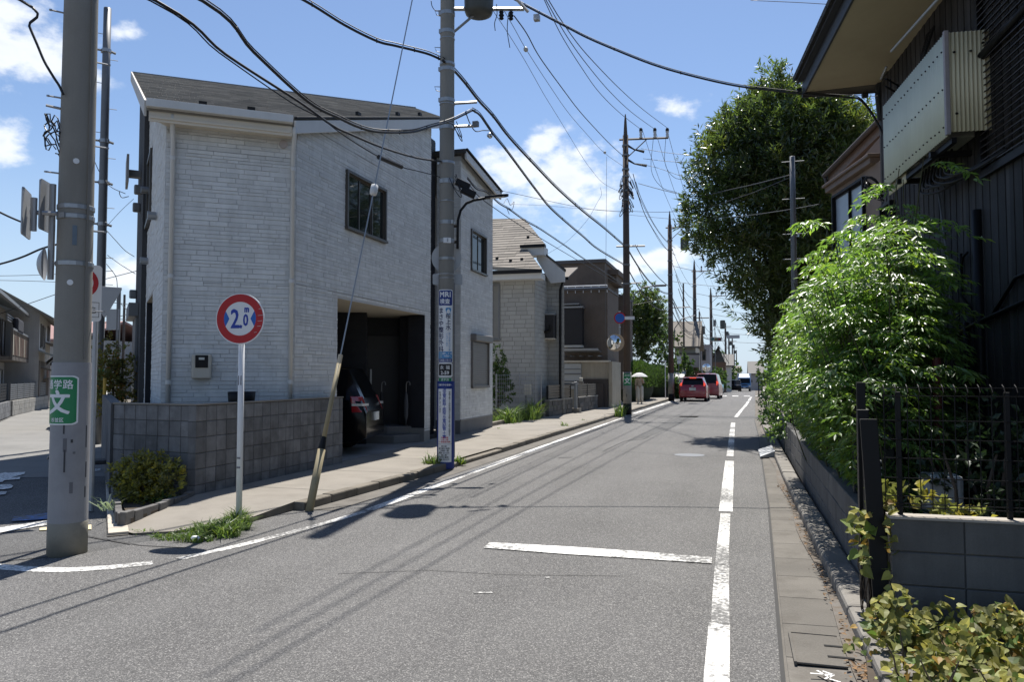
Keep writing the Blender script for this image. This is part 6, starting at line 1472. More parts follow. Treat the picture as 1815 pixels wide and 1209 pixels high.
# slim steel pole in the garden
sp2 = make_pole('steel_pole', 'slim grey steel pole standing in front of the big tree', (1.12, 16.0, 0), .062, .05, 5.95, STEEL_D, n=12)
for z in (5.85, 5.1, 4.4, 3.9): MB().tube([(-.2, 0, z), (.22, 0, z)], .008, 5).build('step_bolt', STEEL, sp2)

# ------------------------------------------------------------------ second house, clad in pale blocks
h2 = thing('block_clad_house', 'pale block clad house with pitched shingle roof behind the wire fence', 'house', (-7.5, 29, 0))
BC_O = M('pale_block_cladding', (.37, .365, .34), .8, .1, 3, .2, 70, rand=.07, dirt=.3, dirt_col=(.22, .21, .19), dscale=1.5)
BC_S = M('pale_block_cladding_joined', (.37, .365, .34), .8, .1, 3, .2, 70, tone=True, dirt=.3, dirt_col=(.22, .21, .19), dscale=1.5)
BC_J = M('cladding_joint', (.22, .215, .2), .9)
FA = frame((-9.4, 27.0), (-7.02, 27.0)); FA2 = frame((-7.02, 27.0), (-7.02, 29.0)); FB2 = frame((-7.22, 29.0), (-6.37, 29.0)); FB3 = frame((-6.37, 29.0), (-7.3, 33.0))
mb = MB()
for f, t in ((FA, 5.5), (FA2, 5.5), (FB2, 5.6), (FB3, 5.2)): wall(f, [(0, t), (f.length, t)], 0, [], '', None, None, mb=mb)
mb.box(-9.4, -7.3, 29.0, 33, 0, 5.4); mb.build('wall', BC_J, h2)
hw = [(.75, 1.04, 2.9, 5.0)]
pc_ = siding_pieces(FA, 0, FA.length, .3, lambda s: 5.42, hw, rows=(.16,), lens=(.36, .42)) + siding_pieces(FB2, 0, FB2.length, .3, lambda s: 5.5, [], rows=(.16,), lens=(.36, .42)) + siding_pieces(FB3, 0, 4, .3, lambda s: 5.1, [], rows=(.16,), lens=(.42,)) + siding_pieces(FA2, 0, 2, .3, lambda s: 5.4, [], rows=(.16,), lens=(.42,))
lay(h2, pc_, BC_O, BC_S, 'cladding_block', 'cladding_blocks', nmax=300, gap=.012, spread=(.94, 1.06))
window(h2, FA, .72, 1.06, 2.9, 5.0, panes=1, mat=STEEL_D)
SH2 = M('roof_shingle_warm', (.20, .178, .15), .9, .15, 1.5, .3, 60, tone=True, dirt=.2)
z2 = lambda x, y: 5.45 + .56 * (y - 26.6)
main_roof = [(-11.2, 32.267), (-8.732, 31.874), (-7.013, 28.74), (-7.968, 28.911), (-6.61, 26.487), (-9.399, 27.09)]
mb = MB(); mb.prism(main_roof, [z2(*p) - .12 for p in main_roof], [z2(*p) - .01 for p in main_roof]); mb.build('roof_slab', MATS['roof_deck'], h2)
shingles('shingles', main_roof, main_roof[0], (1, 0), (0, 1), z2, SH2, h2, course=.26, lens=(.5, .7, .9), lift=.02, spread=(.75, 1.3))
mb = MB(); a, b = main_roof[4], main_roof[5]
mb.hexa([(b[0], a[1] - .1, 5.28), (a[0], a[1] - .1, 5.28), (a[0], a[1], 5.28), (b[0], a[1], 5.28), (b[0], a[1] - .1, 5.40), (a[0], a[1] - .1, 5.40), (a[0], a[1], 5.40), (b[0], a[1], 5.40)]); mb.build('gutter', BLACK, h2)
mb = MB(); mb.box(b[0], a[0] - .05, a[1] + .02, 27.1, 5.08, 5.28); mb.build('fascia', TRIM, h2)
x0, x1, za, zb = (-7.95, -7.001, 6.229, 6.625); MB().box(x0, x1, 28.4, 29.0, za, zb - .08).build('fascia', TRIM, h2); MB().box(x0, x1 + .03, 28.3, 28.5, zb - .09, zb + .02).build('gutter', BLACK, h2)
for k, (u_) in enumerate(([(-8.642, 27.578), (-8.029, 27.311), (-7.623, 27.422), (-7.97, 29.605)])): MB().box(u_[0] - .05, u_[0] + .05, u_[1] - .04, u_[1] + .04, z2(*u_), z2(*u_) + .08).build('snow_guard', BLACK, h2)
# gabled projection: white barge board with dark edge, small side roofs
ga, gb = Vector((-7.386, 28.7, 6.527)), Vector((-6.27, 28.7, 5.581))
mb = MB(); mb.extr([ga, gb, gb - Vector((0, 0, .38)), gb - Vector((.55, 0, .42)), ga - Vector((0, 0, .42))], (0, .06, 0)); mb.build('barge_board', TRIM, h2)
mb = MB(); mb.extr([ga + Vector((0, 0, .02)), gb + Vector((.05, 0, .02)), gb + Vector((.05, 0, .1)), ga + Vector((0, 0, .1))], (-.5, 1.5, 0)); mb.build('side_roof', M('dark_roof_metal', (.05, .05, .05), .5), h2)
x0, x1, za, zb = (-7.394, -6.712, 5.689, 6.072); mb = MB(); mb.prism([(x0, 31.4), (x1, 31.4), (x1, 33.5), (x0 - .5, 33.5)], [za, za, zb + .3, zb + .3], [za + .06, za + .06, zb + .36, zb + .36]); mb.build('porch_roof', M('porch_shingle', (.18, .16, .14), .9), h2)
mb = MB(); mb.box(x0, x1 + .03, 31.3, 31.4, za - .08, za + .04); mb.build('gutter', BLACK, h2)
x0, x1, za, zb = (-7.359, -6.665, 3.035, 3.929); o = MB().box(x0, x1, 28.5, 29.0, za, zb).build('bay_box', M('dark_bay', (.022, .021, .023), .6), h2, bevel=.01); MB().box(x0 - .02, x1 + .02, 28.48, 28.99, zb, zb + .035).build('bay_cap', STEEL, o); MB().box(x0, x1, 28.5, 29.0, za - .04, za).build('bay_sill', CREAM, o)
mb = MB(); x, z = (-7.359, 28.4, 3.153)[0], 0; mb.tube([(x1 - .12, 28.4, zb - .4), (x1 - .14, 28.4, za + .3), (x0 - .12, 28.4, za + .05), (x0 - .14, 28.4, za - .2), (x0 - .14, 28.4, .2)], .045, 6); mb.build('downpipe', BLACK, h2)
x, _, z = (-6.493, 28.9, 5.221); mb = MB(); mb.tube([(x + .12, 28.9, z + .05), (x, 28.9, z - .3), (x - .02, 28.9, .2)], .05, 6); mb.build('downpipe', BLACK, h2)

# ------------------------------------------------------------------ brown flat roofed building
bb = thing('brown_building', 'dark brown brick faced building with stepped flat roofs and balconies', 'building', (-7, 40, 0))
BRN = M('brown_brick_facing', (.13, .102, .08), .85, .18, 2, .3, 30, streak=.15)
def bxm(name, Y, bx, dep, mat, root, bevel=0.):
    return MB().box(bx[0], bx[1], Y, Y + dep, bx[2], bx[3]).build(name, mat, root, bevel=bevel)
COPE = M('coping_grey', (.10, .09, .085), .7)
bxm('upper_wall', 40, (-9.238, -6.591, 3.571, 7.6), 5, BRN, bb); bxm('coping', 39.9, (-9.294, -6.52, 7.569, 7.751), 5.2, COPE, bb)
bxm('lower_wall', 36.5, (-8.294, -5.889, 0.948, 5.777), 3.6, BRN, bb); bxm('coping', 36.4, (-8.287, -5.848, 5.722, 5.832), 3.6, COPE, bb)
bxm('roof_slab', 41, (-7.116, -6.015, 7.043, 7.319), 4, BRN, bb); o = bxm('balcony_wall', 41.2, (-6.749, -6.138, 6.642, 7.039), 3.0, BRN, bb)
bxm('side_wall', 43, (-7.163, -6.048, 0.841, 6.051), 4, BRN, bb); bxm('coping', 42.9, (-7.148, -5.999, 6.018, 6.146), 4, COPE, bb)
for v in (505, 509):
    a, b = (-8.218, 36.45, 6.029), (-5.893, 36.45, 5.952)
    z = (666 - v) * 36.5 / 1360 + 1.62; MB().tube([(a[0], 36.45, z), (b[0], 36.45, z)], .03, 5).build('handrail', WHITE_P, bb)
for k in range(7): MB().tube([(a[0] + (b[0] - a[0]) * k / 6, 36.45, 5.6), (a[0] + (b[0] - a[0]) * k / 6, 36.45, 5.95)], .018, 5).build('rail_post', WHITE_P, bb)
for k, v in enumerate((519, 522)): a, b = (-6.858, 42.8, 6.23), (-6.16, 42.8, 6.209); z = 6.15 + k * .16; MB().tube([(a[0], 42.8, z), (b[0], 42.8, z)], .02, 5).build('handrail', STEEL, bb)
o = bxm('dark_bay', 35.9, (-8.017, -7.029, 3.052, 4.833), .6, M('dark_bay', (.022, .021, .023), .6), bb); bxm('bay_cap', 35.85, (-8.07, -6.971, 4.833, 4.914), .7, STEEL, o); bxm('bay_sill', 35.85, (-8.02, -7.033, 2.944, 3.052), .6, CREAM, o)
bxm('upper_cap', 35.9, (-8.042, -7.161, 4.997, 5.052), .6, STEEL, bb)
bxm('window_wall', 42.7, (-6.868, -6.202, 3.873, 5.204), .2, M('pale_balcony', (.45, .45, .44), .6), bb)
for k in range(5): a, b = (-6.769, 42.6, 5.067), (-6.138, 42.6, 5.052); z = 4.3 + k * .22; MB().tube([(a[0], 42.6, z), (b[0], 42.6, z)], .025, 4).build('balcony_rail', WHITE_P, bb)
gwl = thing('garage_wall', 'beige rendered garden wall with a pale louvred garage panel below the brown building', 'wall', (-7, 36, 0))
BEI = M('beige_render', (.36, .32, .25), .9, .1, 1.2, .1, 60, streak=.3, dirt=.25, dirt_col=(.2, .17, .12))
bx_ = (-8.02, -5.767, -0.03, 2.27); bxm('wall', 36.2, (bx_[0], bx_[1], 0, bx_[3]), .2, BEI, gwl); MB().box(bx_[1] - .01, bx_[1] + .15, 36.1, 38.9, 0, bx_[3]).build('return_wall', BEI, gwl)
bx_ = (-8.072, -5.734, 2.243, 2.324); bxm('coping', 36.12, bx_, .3, CREAM, gwl)
gp_ = bxm('garage_panel', 36.12, (-7.991, -7.113, 0.955, 2.166), .07, M('pale_grey_metal', (.42, .43, .42), .5, .05, 3), gwl)
for v in (655, 663, 676): bxm('panel_rail', 36.08, (-7.991, -7.113, 1.654, 1.708) if v == 663 else ((-7.99, -7.112, 1.896, 1.923) if v == 655 else (-7.992, -7.114, 1.304, 1.358)), .04, STEEL_D, gp_)
bxm('recess', 36.1, (-7.062, -5.823, -0.024, 1.44), .08, M('dark_brown_recess', (.06, .05, .045), .8), gwl)
gt = bxm('gate_leaf', 36.02, (-6.683, -6.037, 0.003, 1.227), .06, M('brown_gate', (.06, .048, .042), .6), gwl)
for k in range(6): MB().tube([(-7.38 + k * .12, 35.98, .15), (-7.38 + k * .12, 35.98, 1.25)], .015, 4).build('gate_bar', STEEL_D, gt)
cp = thing('canopy', 'translucent carport canopy with cross beams above the garage panel', 'canopy', (-7, 36, 0))
x0, x1, za, zb = (-7.904, -6.18, 2.766, 2.845); MB().box(x0, x1, 35.4, 35.46, za, zb + .03).build('front_beam', STEEL, cp); MB().prism([(x0, 35.45), (x1, 35.45), (x1, 38.3), (x0, 38.3)], [zb - .02, zb - .02, zb - .35, zb - .35], [zb, zb, zb - .33, zb - .33]).build('roof_panel', M('smoky_sheet', (.20, .21, .22), .3, .1), cp)
for k in range(5): MB().box(x0 + (x1 - x0) * k / 4 - .03, x0 + (x1 - x0) * k / 4 + .03, 35.46, 38.2, zb - .34, zb - .30).build('rafter', STEEL_D, cp)

# front gardens of these houses: stone walls, slat fences, wire fence
STN = M('rough_stone_block', (.105, .10, .095), .95, .2, 3, .5, 20, rand=.25, dirt=.4)
SLAT = M('brown_slat', (.14, .115, .085), .7, .15, 3, rand=.15, dirt=.3, dirt_col=(.3, .28, .2))
def gate_wall(label, p, q, hh, sh, pil):
    o = thing('garden_wall', label, 'wall', (*p, 0))
    block_wall(o, p, q, .1, int(hh / .19), .36, .19, .18, STN, jit=.02, gap=.018, name='stone'); F = frame(p, q)
    MB().fbox(F, 0, F.length, -.18, .02, .1 + int(hh / .19) * .19, .1 + int(hh / .19) * .19 + .05).build('coping', M('stone_coping', (.22, .21, .19), .9), o)
    z = .1 + int(hh / .19) * .19 + .09
    while z < hh + sh: MB().fbox(F, .05, F.length - .05, -.1, -.07, z, z + .085).build('slat', SLAT, o); z += .10
    for s in (.04, F.length / 2, F.length - .04): MB().fbox(F, s - .03, s + .03, -.12, -.05, .1 + hh * .8, hh + sh).build('post', BLACK, o)
    return o
gate_wall('garden wall with slat fence nearest the wire fence by the downpipe', (-6.55, 27.3), (-6.32, 30.3), .62, .60, True)
gate_wall('garden wall with slat fence next to the beige garage wall', (-6.18, 30.9), (-6.05, 34.6), .62, .60, True)
mp_ = thing('gate_pillar', 'slim grey gate post with letter box between the two garden walls', 'gate post', (-6.25, 30.5, 0)); MB().box(-6.3, -6.18, 30.5, 30.6, .1, 1.35).build('post', STEEL, mp_, bevel=.01); MB().box(-6.85, -6.25, 30.45, 30.6, 1.18, 1.30).build('letter_box', STEEL_D, mp_, bevel=.01); MB().box(-6.6, -6.05, 30.35, 30.75, .08, .28).build('step', CONC, mp_, bevel=.01)
gl2 = thing('gate_lamp', 'small cream lamp on the garden wall beside the gate post', 'lamp', (-6.12, 30.95, 0)); MB().box(-6.2, -6.02, 30.95, 31.1, 1.26, 1.36).build('base', CONC, gl2); MB().box(-6.18, -6.04, 30.97, 31.08, 1.36, 1.52).build('shade', M('lamp_cream', (.6, .56, .46), .5), gl2, bevel=.02)
wf = thing('wire_fence', 'grey wire mesh fence in front of the pale block clad house', 'fence', (-7, 25, 0))
Ff = frame((-7.75, 24.6), (-6.75, 26.8))
for k in range(9): MB().tube([Ff(0, 0, .5 + .14 * k), Ff(Ff.length, 0, .5 + .14 * k)], .006, 4).build('wire', STEEL, wf)
for k in range(25): MB().tube([Ff(Ff.length * k / 24, 0, .5), Ff(Ff.length * k / 24, 0, 1.62)], .005, 4).build('wire', STEEL, wf)
for k in (0, .5, 1): MB().tube([Ff(Ff.length * k, .02, 0), Ff(Ff.length * k, .02, 1.66)], .02, 6).build('post', STEEL, wf)
MB().fbox(Ff, -.2, Ff.length + .2, -.1, .05, 0, .45).build('base_wall', KERB_D, wf)
gm = thing('gas_meter_box', 'beige utility box standing behind the grey wire fence', 'utility box', (-7.1, 26.3, 0)); MB().box(-7.25, -7.0, 26.3, 26.45, .9, 1.3).build('box', M('beige_plastic', (.5, .46, .38), .5), gm, bevel=.02); MB().box(-7.2, -7.15, 26.35, 26.4, 0, .9).build('leg', STEEL_D, gm)

# ------------------------------------------------------------------ distant houses along the street
def gable_house(label, name, x0, x1, y0, y1, z0, eave, ridge, wm, rm, along='x', win=(), flat=False, over=.4, wlabel=None):
    o = thing(name, label, 'house' if not flat else 'building', ((x0 + x1) / 2, y0, z0))
    mb = MB(); mb.box(x0, x1, y0, y1, z0 - .5, eave); mb.build('wall', wm, o)
    if flat: MB().box(x0 - .06, x1 + .06, y0 - .06, y1 + .06, eave, eave + .18).build('parapet', rm, o)
    else:
        mb = MB(); a, b, c, d = x0 - over, x1 + over, y0 - over, y1 + over
        if along == 'x':
            m = (c + d) / 2; mb.add([(a, c, eave), (b, c, eave), (b, m, ridge), (a, m, ridge), (a, d, eave), (b, d, eave), (a, c, eave - .15), (b, c, eave - .15), (b, m, ridge - .15), (a, m, ridge - .15), (a, d, eave - .15), (b, d, eave - .15)],
                [(0, 1, 2, 3), (3, 2, 5, 4), (6, 9, 8, 7), (9, 10, 11, 8), (0, 6, 7, 1), (4, 5, 11, 10), (0, 3, 9, 6), (3, 4, 10, 9), (1, 7, 8, 2), (2, 8, 11, 5)])
        else:
            m = (a + b) / 2; mb.add([(a, c, eave), (m, c, ridge), (m, d, ridge), (a, d, eave), (b, c, eave), (b, d, eave), (a, c, eave - .15), (m, c, ridge - .15), (m, d, ridge - .15), (a, d, eave - .15), (b, c, eave - .15), (b, d, eave - .15)],
                [(0, 1, 2, 3), (1, 4, 5, 2), (6, 9, 8, 7), (7, 8, 11, 10), (0, 6, 7, 1), (1, 7, 10, 4), (3, 2, 8, 9), (2, 5, 11, 8), (0, 3, 9, 6), (4, 10, 11, 5)])
            mb.add([(x0, y0 + .01, eave - .1), (x1, y0 + .01, eave - .1), (m, y0 + .01, ridge - .2)], [(0, 1, 2)])
        mb.build('roof', rm, o)
    for (wx0, wx1, wz0, wz1) in win:
        w = MB().box(wx0, wx1, y0 - .05, y0 + .05, wz0, wz1).build('window', FRAME_D, o); MB().box(wx0 + .06, wx1 - .06, y0 - .065, y0 - .05, wz0 + .06, wz1 - .06).build('pane', GLASS, w)
    return o
TANR = M('tan_roof', (.17, .15, .125), .85, .15, 2, .2, 10); WHW = M('white_render', (.5, .49, .46), .8, .06, 1); GRW = M('mauve_grey_render', (.30, .28, .28), .8, .06, 1); BRW = M('brown_render', (.16, .09, .06), .8, .1, 1); DKR = M('dark_far_roof', (.07, .065, .06), .7, .1, 2); CRW = M('cream_render', (.42, .38, .3), .8, .08, 1)
x0, x1, za, zb = (-4.971, -3.257, -0.008, 4.35); gable_house('far house with tan pitched roof behind the clipped bushes', 'far_house', x0, x1, 66, 74, -.5, zb - .3, zb + 2.1, CRW, TANR, win=[(x0 + .4, x0 + 1.2, 1.9, 3.0)])
x0, x1, za, zb = (-4.792, -2.877, 3.185, 3.652); c_ = thing('far_balcony', 'dark upper balcony and canopy on the tan roofed far house', 'balcony', (x0, 64.5, 2)); MB().box(x0, x1, 64.2, 66, za + .1, zb - .2).build('deck', DKR, c_); MB().box(x0, x1, 64.2, 64.3, za - .9, za + .1).build('parapet', GRW, c_); MB().box(x0 + .1, x1 - .1, 65.5, 65.9, za - 2.2, za - .9).build('wall_shade', BRW, c_)
x0, x1, za, zb = (-3.968, -2.688, 0.165, 4.717); gable_house('far mauve grey flat roofed building left of the traffic light', 'far_building', x0, x1, 84, 92, -1, zb, 0, GRW, GRW, win=[(x0 + .5, x0 + .9, 3.2, 4.4)], flat=True)
x0, x1, za, zb = (-2.981, -1.342, -0.167, 3.37); gable_house('far brown house with dark eaves under the traffic light', 'far_house', x0, x1, 104, 112, -1, zb, zb + 2.2, BRW, DKR, along='y', win=[(x0 + .3, x0 + .9, 1.3, 2.3)])
x0, x1, za, zb = (-2.327, -0.717, -0.401, 4.105); gable_house('far white fronted house beyond the brown one', 'far_house', x0, x1, 118, 128, -1, zb - 1.0, zb + .8, WHW, DKR)
x0, x1, za, zb = (-4.287, -1.73, -1.287, 4.732); gable_house('most distant left block faded between the poles', 'far_building', x0, x1, 170, 190, -2, zb + .5, 0, GRW, DKR, flat=True)
x0, x1, za, zb = (0.906, 3.69, -2.919, 1.923); gable_house('distant grey block at the end of the street above the truck', 'far_building', x0, x1, 230, 250, -2, zb, 0, M('blue_grey_render', (.25, .28, .32), .8), DKR, flat=True)
x0, x1, za, zb = (-1.868, 0.977, -2.541, 3.229); gable_house('distant low pale roof at the end of the street left of truck', 'far_house', x0, x1, 210, 220, -2, zb - 1, zb + 1, WHW, TANR)
x0, x1, za, zb = (2.348, 4.403, -1.139, 2.971); gable_house('distant house at right road edge behind the truck', 'far_house', x0, x1, 140, 150, -1.5, zb - 1, zb + 1.2, GRW, DKR)
x0, x1, za, zb = (-5.45, -4.215, 0.179, 1.851); gable_house('small pale shed roofs glimpsed behind the hedge', 'far_house', x0, x1, 60, 66, -.5, zb - .4, zb + .5, WHW, WHW)
# more thin poles in the far street
FP = 'thin poles crowding the far end of the street'
def thin_pole(u_loc, h, r, label, items=True):
    p = thing('utility_pole', label, 'utility pole', u_loc, FP, local=True)
    MB().tube([(0, 0, -.3), (0, 0, h)], [r, r * .7], 10).build('shaft', M('far_pole_brown', (.09, .075, .065), .7), p)
    if items:
        MB().tube([(-.6, -.1, h - .6), (.9, .2, h - .6)], .05, 4).build('crossarm', MATS['far_pole_brown'], p); MB().lathe([(.2, 0), (.22, .1), (.22, .7), (.18, .8)], (.3, 0, h - 2.2), 10).build('transformer', MATS['transformer_grey'], p)
    return p
for (x, y, z), h, r, lab, it in (((-1.591, 128, -0.57), 11.0, .2, 'thin far pole carrying the wide sign panel over the road', True), ((-1.253, 150, -0.94), 10.5, .2, 'thin far pole just right of the sign panel pole', True), ((-0.758, 178, -1.16), 11, .2, 'thin far pole left of the white truck box', True),
                           ((-0.475, 215, -1.429), 11, .22, 'thin far pole nearest the vanishing end of the street', True), ((0.124, 250, -1.919), 11, .22, 'thinnest far pole at the vanishing end of the street', False)):
    thin_pole((x, y, gz(y)), h, r, lab, it)
thin_pole(((-3.943, 62, 0.533)[0], 62, gz(62)), 9.0, .09, 'slim pale steel pole in front of the tan roofed far house', False)
thin_pole(((-3.348, 76, 0.3)[0], 76, gz(76)), 8.0, .10, 'slim far pole with small transformer left of traffic light', True)
x, y, z = (0.16, 126, 7.468); fs_ = thing('overhead_sign', 'pale overhead sign panel seen from behind far down the street', 'sign', (x, y, 0)); x0, x1, za, zb = (-1.38, 0.59, 7.476, 8.011); MB().box(x0, x1, 126, 126.1, za, zb).build('panel', SGB, fs_); MB().tube([(x0 - .2, 126.1, zb - .1), (x1, 126.1, zb - .1)], .06, 6).build('arm', STEEL_D, fs_)
tl_ = thing('traffic_light', 'horizontal three lens traffic light hanging over the distant crossing', 'traffic light', (-1.5, 92, 0))
x0, x1, za, zb = (-2.812, -1.56, 5.545, 5.999); h0 = MB().box(x0, x1, 91, 91.25, za, zb).build('housing', M('signal_grey', (.12, .13, .13), .5), tl_, bevel=.05)
for k, cl in enumerate(((.02, .10, .09), (.12, .09, .02), (.14, .02, .02))): wall_disc(frame((x0, 90.98), (x1, 90.98)), (x1 - x0) * (.2 + .3 * k), (za + zb) / 2, .15, 0, .02, 'lens', M('lens_%s' % ('green', 'amber', 'red')[k], cl, .3), h0, 14)
MB().tube([(-2.9, 91.3, zb - .1), (x1, 91.2, zb - .1)], .05, 6).build('arm', STEEL_D, tl_)
bs = thing('building_sign', 'small dark square sign box on a post above the traffic light', 'sign', (0, 95, 0)); bxm('box', 95, (-2.585, -2.258, 7.55, 8.296), .3, STEEL_D, bs); x, y, z = (-2.393, 95, 7.549); MB().tube([(x, 95.1, -1), (x, 95.1, z + .2)], .05, 6).build('post', STEEL_D, bs)
fm = thing('traffic_mirror', 'round far traffic mirror beside the mauve building', 'mirror', (0, 80, 0)); x, y, z = (-2.891, 80, 2.398); dome(fm, (x, y, z), (0, -1, -.05), .42, .1, 'glass', MATS['mirror_chrome']); MB().tube([(x, y + .1, -1), (x, y + .1, z)], .05, 6).build('post', STEEL_D, fm)
sgn = thing('traffic_sign', 'blue edged white pole sign pair before the tan roofed house', 'traffic sign', (0, 60, 0)); 
for v0, v1 in ((632, 638), (639, 645)): bxm('face', 60, (-4.342, -4.045, 2.809, 3.068) if v0 == 632 else (-4.345, -4.048, 2.506, 2.765), .04, WHITE_S, sgn)
x, y, z = (-4.219, 60, 2.506); MB().tube([(x, 60.06, 0), (x, 60.06, z + .6)], .03, 6).build('post', STEEL_D, sgn)
lt = thing('garden_lamp', 'white garden floodlight on a post above the hedge', 'lamp', (-6.6, 39, 0)); x, y, z = (-6.265, 39, 3.156); MB().tube([(x, 39, 0), (x, 39, z)], .04, 6).build('post', BLACK, lt); MB().box(x - .12, x + .06, 38.9, 39.1, z, z + .35).build('lamp_head', WHITE_P, lt, bevel=.04)
wp2 = thing('white_post', 'white T shaped post rising behind the smaller hedge', 'post', (-5.8, 52, 0)); x, y, z = (-4.539, 52, 2.577); MB().tube([(x, 52, 0), (x, 52, z)], .03, 6).build('post', WHITE_P, wp2); MB().box(x - .3, x + .06, 51.95, 52.05, z - .04, z + .03).build('arm', WHITE_P, wp2)

# ------------------------------------------------------------------ houses up the side street
TIM = M('weathered_timber', (.13, .115, .10), .85, .2, 2, .2, 30, streak=.3); PLW = M('grey_white_plaster', (.36, .35, .33), .85, .1, 1.5, streak=.15); TILE_G = M('grey_green_tin', (.22, .24, .23), .5, .1, 3, metal=.3); OLDR = M('old_brown_roof', (.17, .15, .12), .9, .2, 1.5, .3, 20)
def SFrame(s0, s1, n): return frame(SP(s0, n)[:2], SP(s1, n)[:2])
# fronts on the left side face right (towards the street): walk s increasing keeps +n on the right
lh = thing('side_street_house', 'old house with dark wooden upper balcony at far left of side street', 'house', SP(30, -5))
Fl = SFrame(18, 33.0, -4.0)
mb = MB(); mb.prism([SP(18, -4)[:2], SP(33, -4)[:2], SP(33, -10)[:2], SP(18, -10)[:2]][::-1], 0, 4.6); mb.build('wall', PLW, lh)
mb = MB(); mb.prism([SP(17, -3.2)[:2], SP(33.4, -3.2)[:2], SP(33.4, -7)[:2], SP(17, -7)[:2]][::-1], [6.0, 6.0, 4.45, 4.45], [6.1, 6.1, 4.55, 4.55]); mb.build('roof', TILE_G, lh)
mb = MB(); mb.fbox(Fl, 0, 15.4, .78, .9, 4.36, 4.48); mb.build('gutter', STEEL_D, lh)
mb = MB(); mb.fbox(Fl, 8, 15.2, 0, .9, 2.2, 2.34); bal = mb.build('balcony_deck', TIM, lh)
for k in range(12): MB().fbox(Fl, 8 + .6 * k, 8.5 + .6 * k, .86, .9, 2.4, 3.2).build('balcony_panel', BRW if k % 4 else CRW, bal)
for k in range(13): MB().fbox(Fl, 8 + .6 * k - .04, 8.04 + .6 * k, .84, .92, 2.2, 3.4).build('balcony_post', TIM, bal)
mb = MB(); mb.fbox(Fl, 8, 15.2, .84, .92, 3.36, 3.44); mb.build('handrail', STEEL_D, bal)
for k in range(3): MB().tube([Fl(8, .7, 3.75 + .1 * k), Fl(15.1, .7, 3.7 + .1 * k)], .03, 5).build('laundry_pole', STEEL, lh)
for a, b, z0, z1 in ((9, 10.5, 2.5, 4.1), (11.5, 12.8, 2.5, 4.1), (13.4, 14.6, 2.5, 4.1), (9, 11, .6, 1.9), (12, 14, .6, 1.9)): window(lh, Fl, a, b, z0, z1, panes=2)
ln_ = tag(MB().fbox(Fl, 9.6, 12.0, .75, .95, 3.35, 3.95).build('laundry', M('dark_cloth', (.02, .022, .03), .9), None, bevel=.1), 'dark bedding airing on the wooden balcony at far left', 'laundry')
lh2 = thing('side_street_house', 'old gabled timber and plaster house past the balcony house', 'house', SP(37, -5))
Fl2 = SFrame(33.6, 42.5, -2.7)
def g2(s, n, z): return SP(s, n, z)
mb = MB(); mb.prism([SP(33.6, -2.7)[:2], SP(42.5, -2.7)[:2], SP(42.5, -8.8)[:2], SP(33.6, -8.8)[:2]][::-1], 0, 4.7); mb.build('wall', PLW, lh2)
a = [g2(33.55, -2.7, 4.6), g2(33.55, -5.7, 6.3), g2(33.55, -8.8, 4.6)]; b = [g2(42.5, -2.7, 4.6), g2(42.5, -5.7, 6.3), g2(42.5, -8.8, 4.6)]; mb = MB(); mb.add(a + b, [(0, 1, 2), (5, 4, 3)]); mb.build('gable', PLW, lh2)
mb = MB()
for e in (-2.1, -9.4): mb.hexa([g2(33.0, e, 4.2), g2(43, e, 4.2), g2(43, -5.7, 6.35), g2(33.0, -5.7, 6.35), g2(33.0, e, 4.32), g2(43, e, 4.32), g2(43, -5.7, 6.48), g2(33.0, -5.7, 6.48)])
mb.build('roof', OLDR, lh2)
def slope_board(f, s0, s1, z0, z1, w, nm, mat):
    MB().hexa([f(s0, 0, z0), f(s1, 0, z0), f(s1, w, z1), f(s0, w, z1), f(s0, 0, z0 + .07), f(s1, 0, z0 + .07), f(s1, w, z1 + .07), f(s0, w, z1 + .07)]).build(nm, mat, lh2)
slope_board(Fl2, -.2, 4.5, 2.75, 2.4, .9, 'lean_to_roof', TILE_G); slope_board(Fl2, 4.6, 9, 3.3, 3.05, 1.0, 'canopy', TIM); slope_board(Fl2, .6, 3.6, 1.95, 1.7, .9, 'porch_roof', TIM)
for s in (4.9, 8.6): MB().tube([Fl2(s, 0, 2.2), Fl2(s, .95, 3.08)], .07, 4).build('canopy_strut', BLACK, lh2)
mb = MB(); mb.fbox(Fl2, .1, 8.8, .0, .05, .3, 2.3); mb.build('timber_siding', TIM, lh2)
for a, b, z0, z1 in ((.6, 1.5, 2.95, 4.1), (2.4, 3.6, 2.95, 4.1), (6, 7.2, 3.5, 4.3)): window(lh2, Fl2, a, b, z0, z1, panes=1)
mb = MB(); mb.fbox(Fl2, 5.4, 6.6, .05, .09, .1, 1.9); mb.build('door', BRW, lh2)
gable_house('pink roofed house glimpsed at the end of side street', 'far_house', SP(52, -5)[0] - 3, SP(52, -5)[0] + 5, SP(52, -5)[1], SP(52, -5)[1] + 7, 0, 4.0, 5.4, PLW, M('pink_roof', (.33, .2, .18), .8))
gable_house('grey roofed house at the closed end of the side street', 'far_house', SP(54, 0)[0] - 1, SP(54, 0)[0] + 8, SP(54, 0)[1], SP(54, 0)[1] + 8, 0, 3.2, 4.4, TIM, DKR)
fw_ = thing('garden_wall', 'pale concrete block wall topped by grey slat fence on side street', 'wall', SP(31, -3.2))
block_wall(fw_, SP(27.4, -3.15)[:2], SP(36.2, -2.4)[:2], .0, 3, .4, .2, .12, BLK_P)
Fk = frame(SP(27.4, -3.2)[:2], SP(36.2, -2.45)[:2])
for k in range(8): MB().fbox(Fk, 0, 8.7, -.08, -.05, .64 + k * .08, .64 + k * .08 + .058).build('slat', STEEL_D, fw_)
for k in range(7): MB().fbox(Fk, k * 1.44, k * 1.44 + .05, -.12, -.04, .6, 1.30).build('post', STEEL_D, fw_)
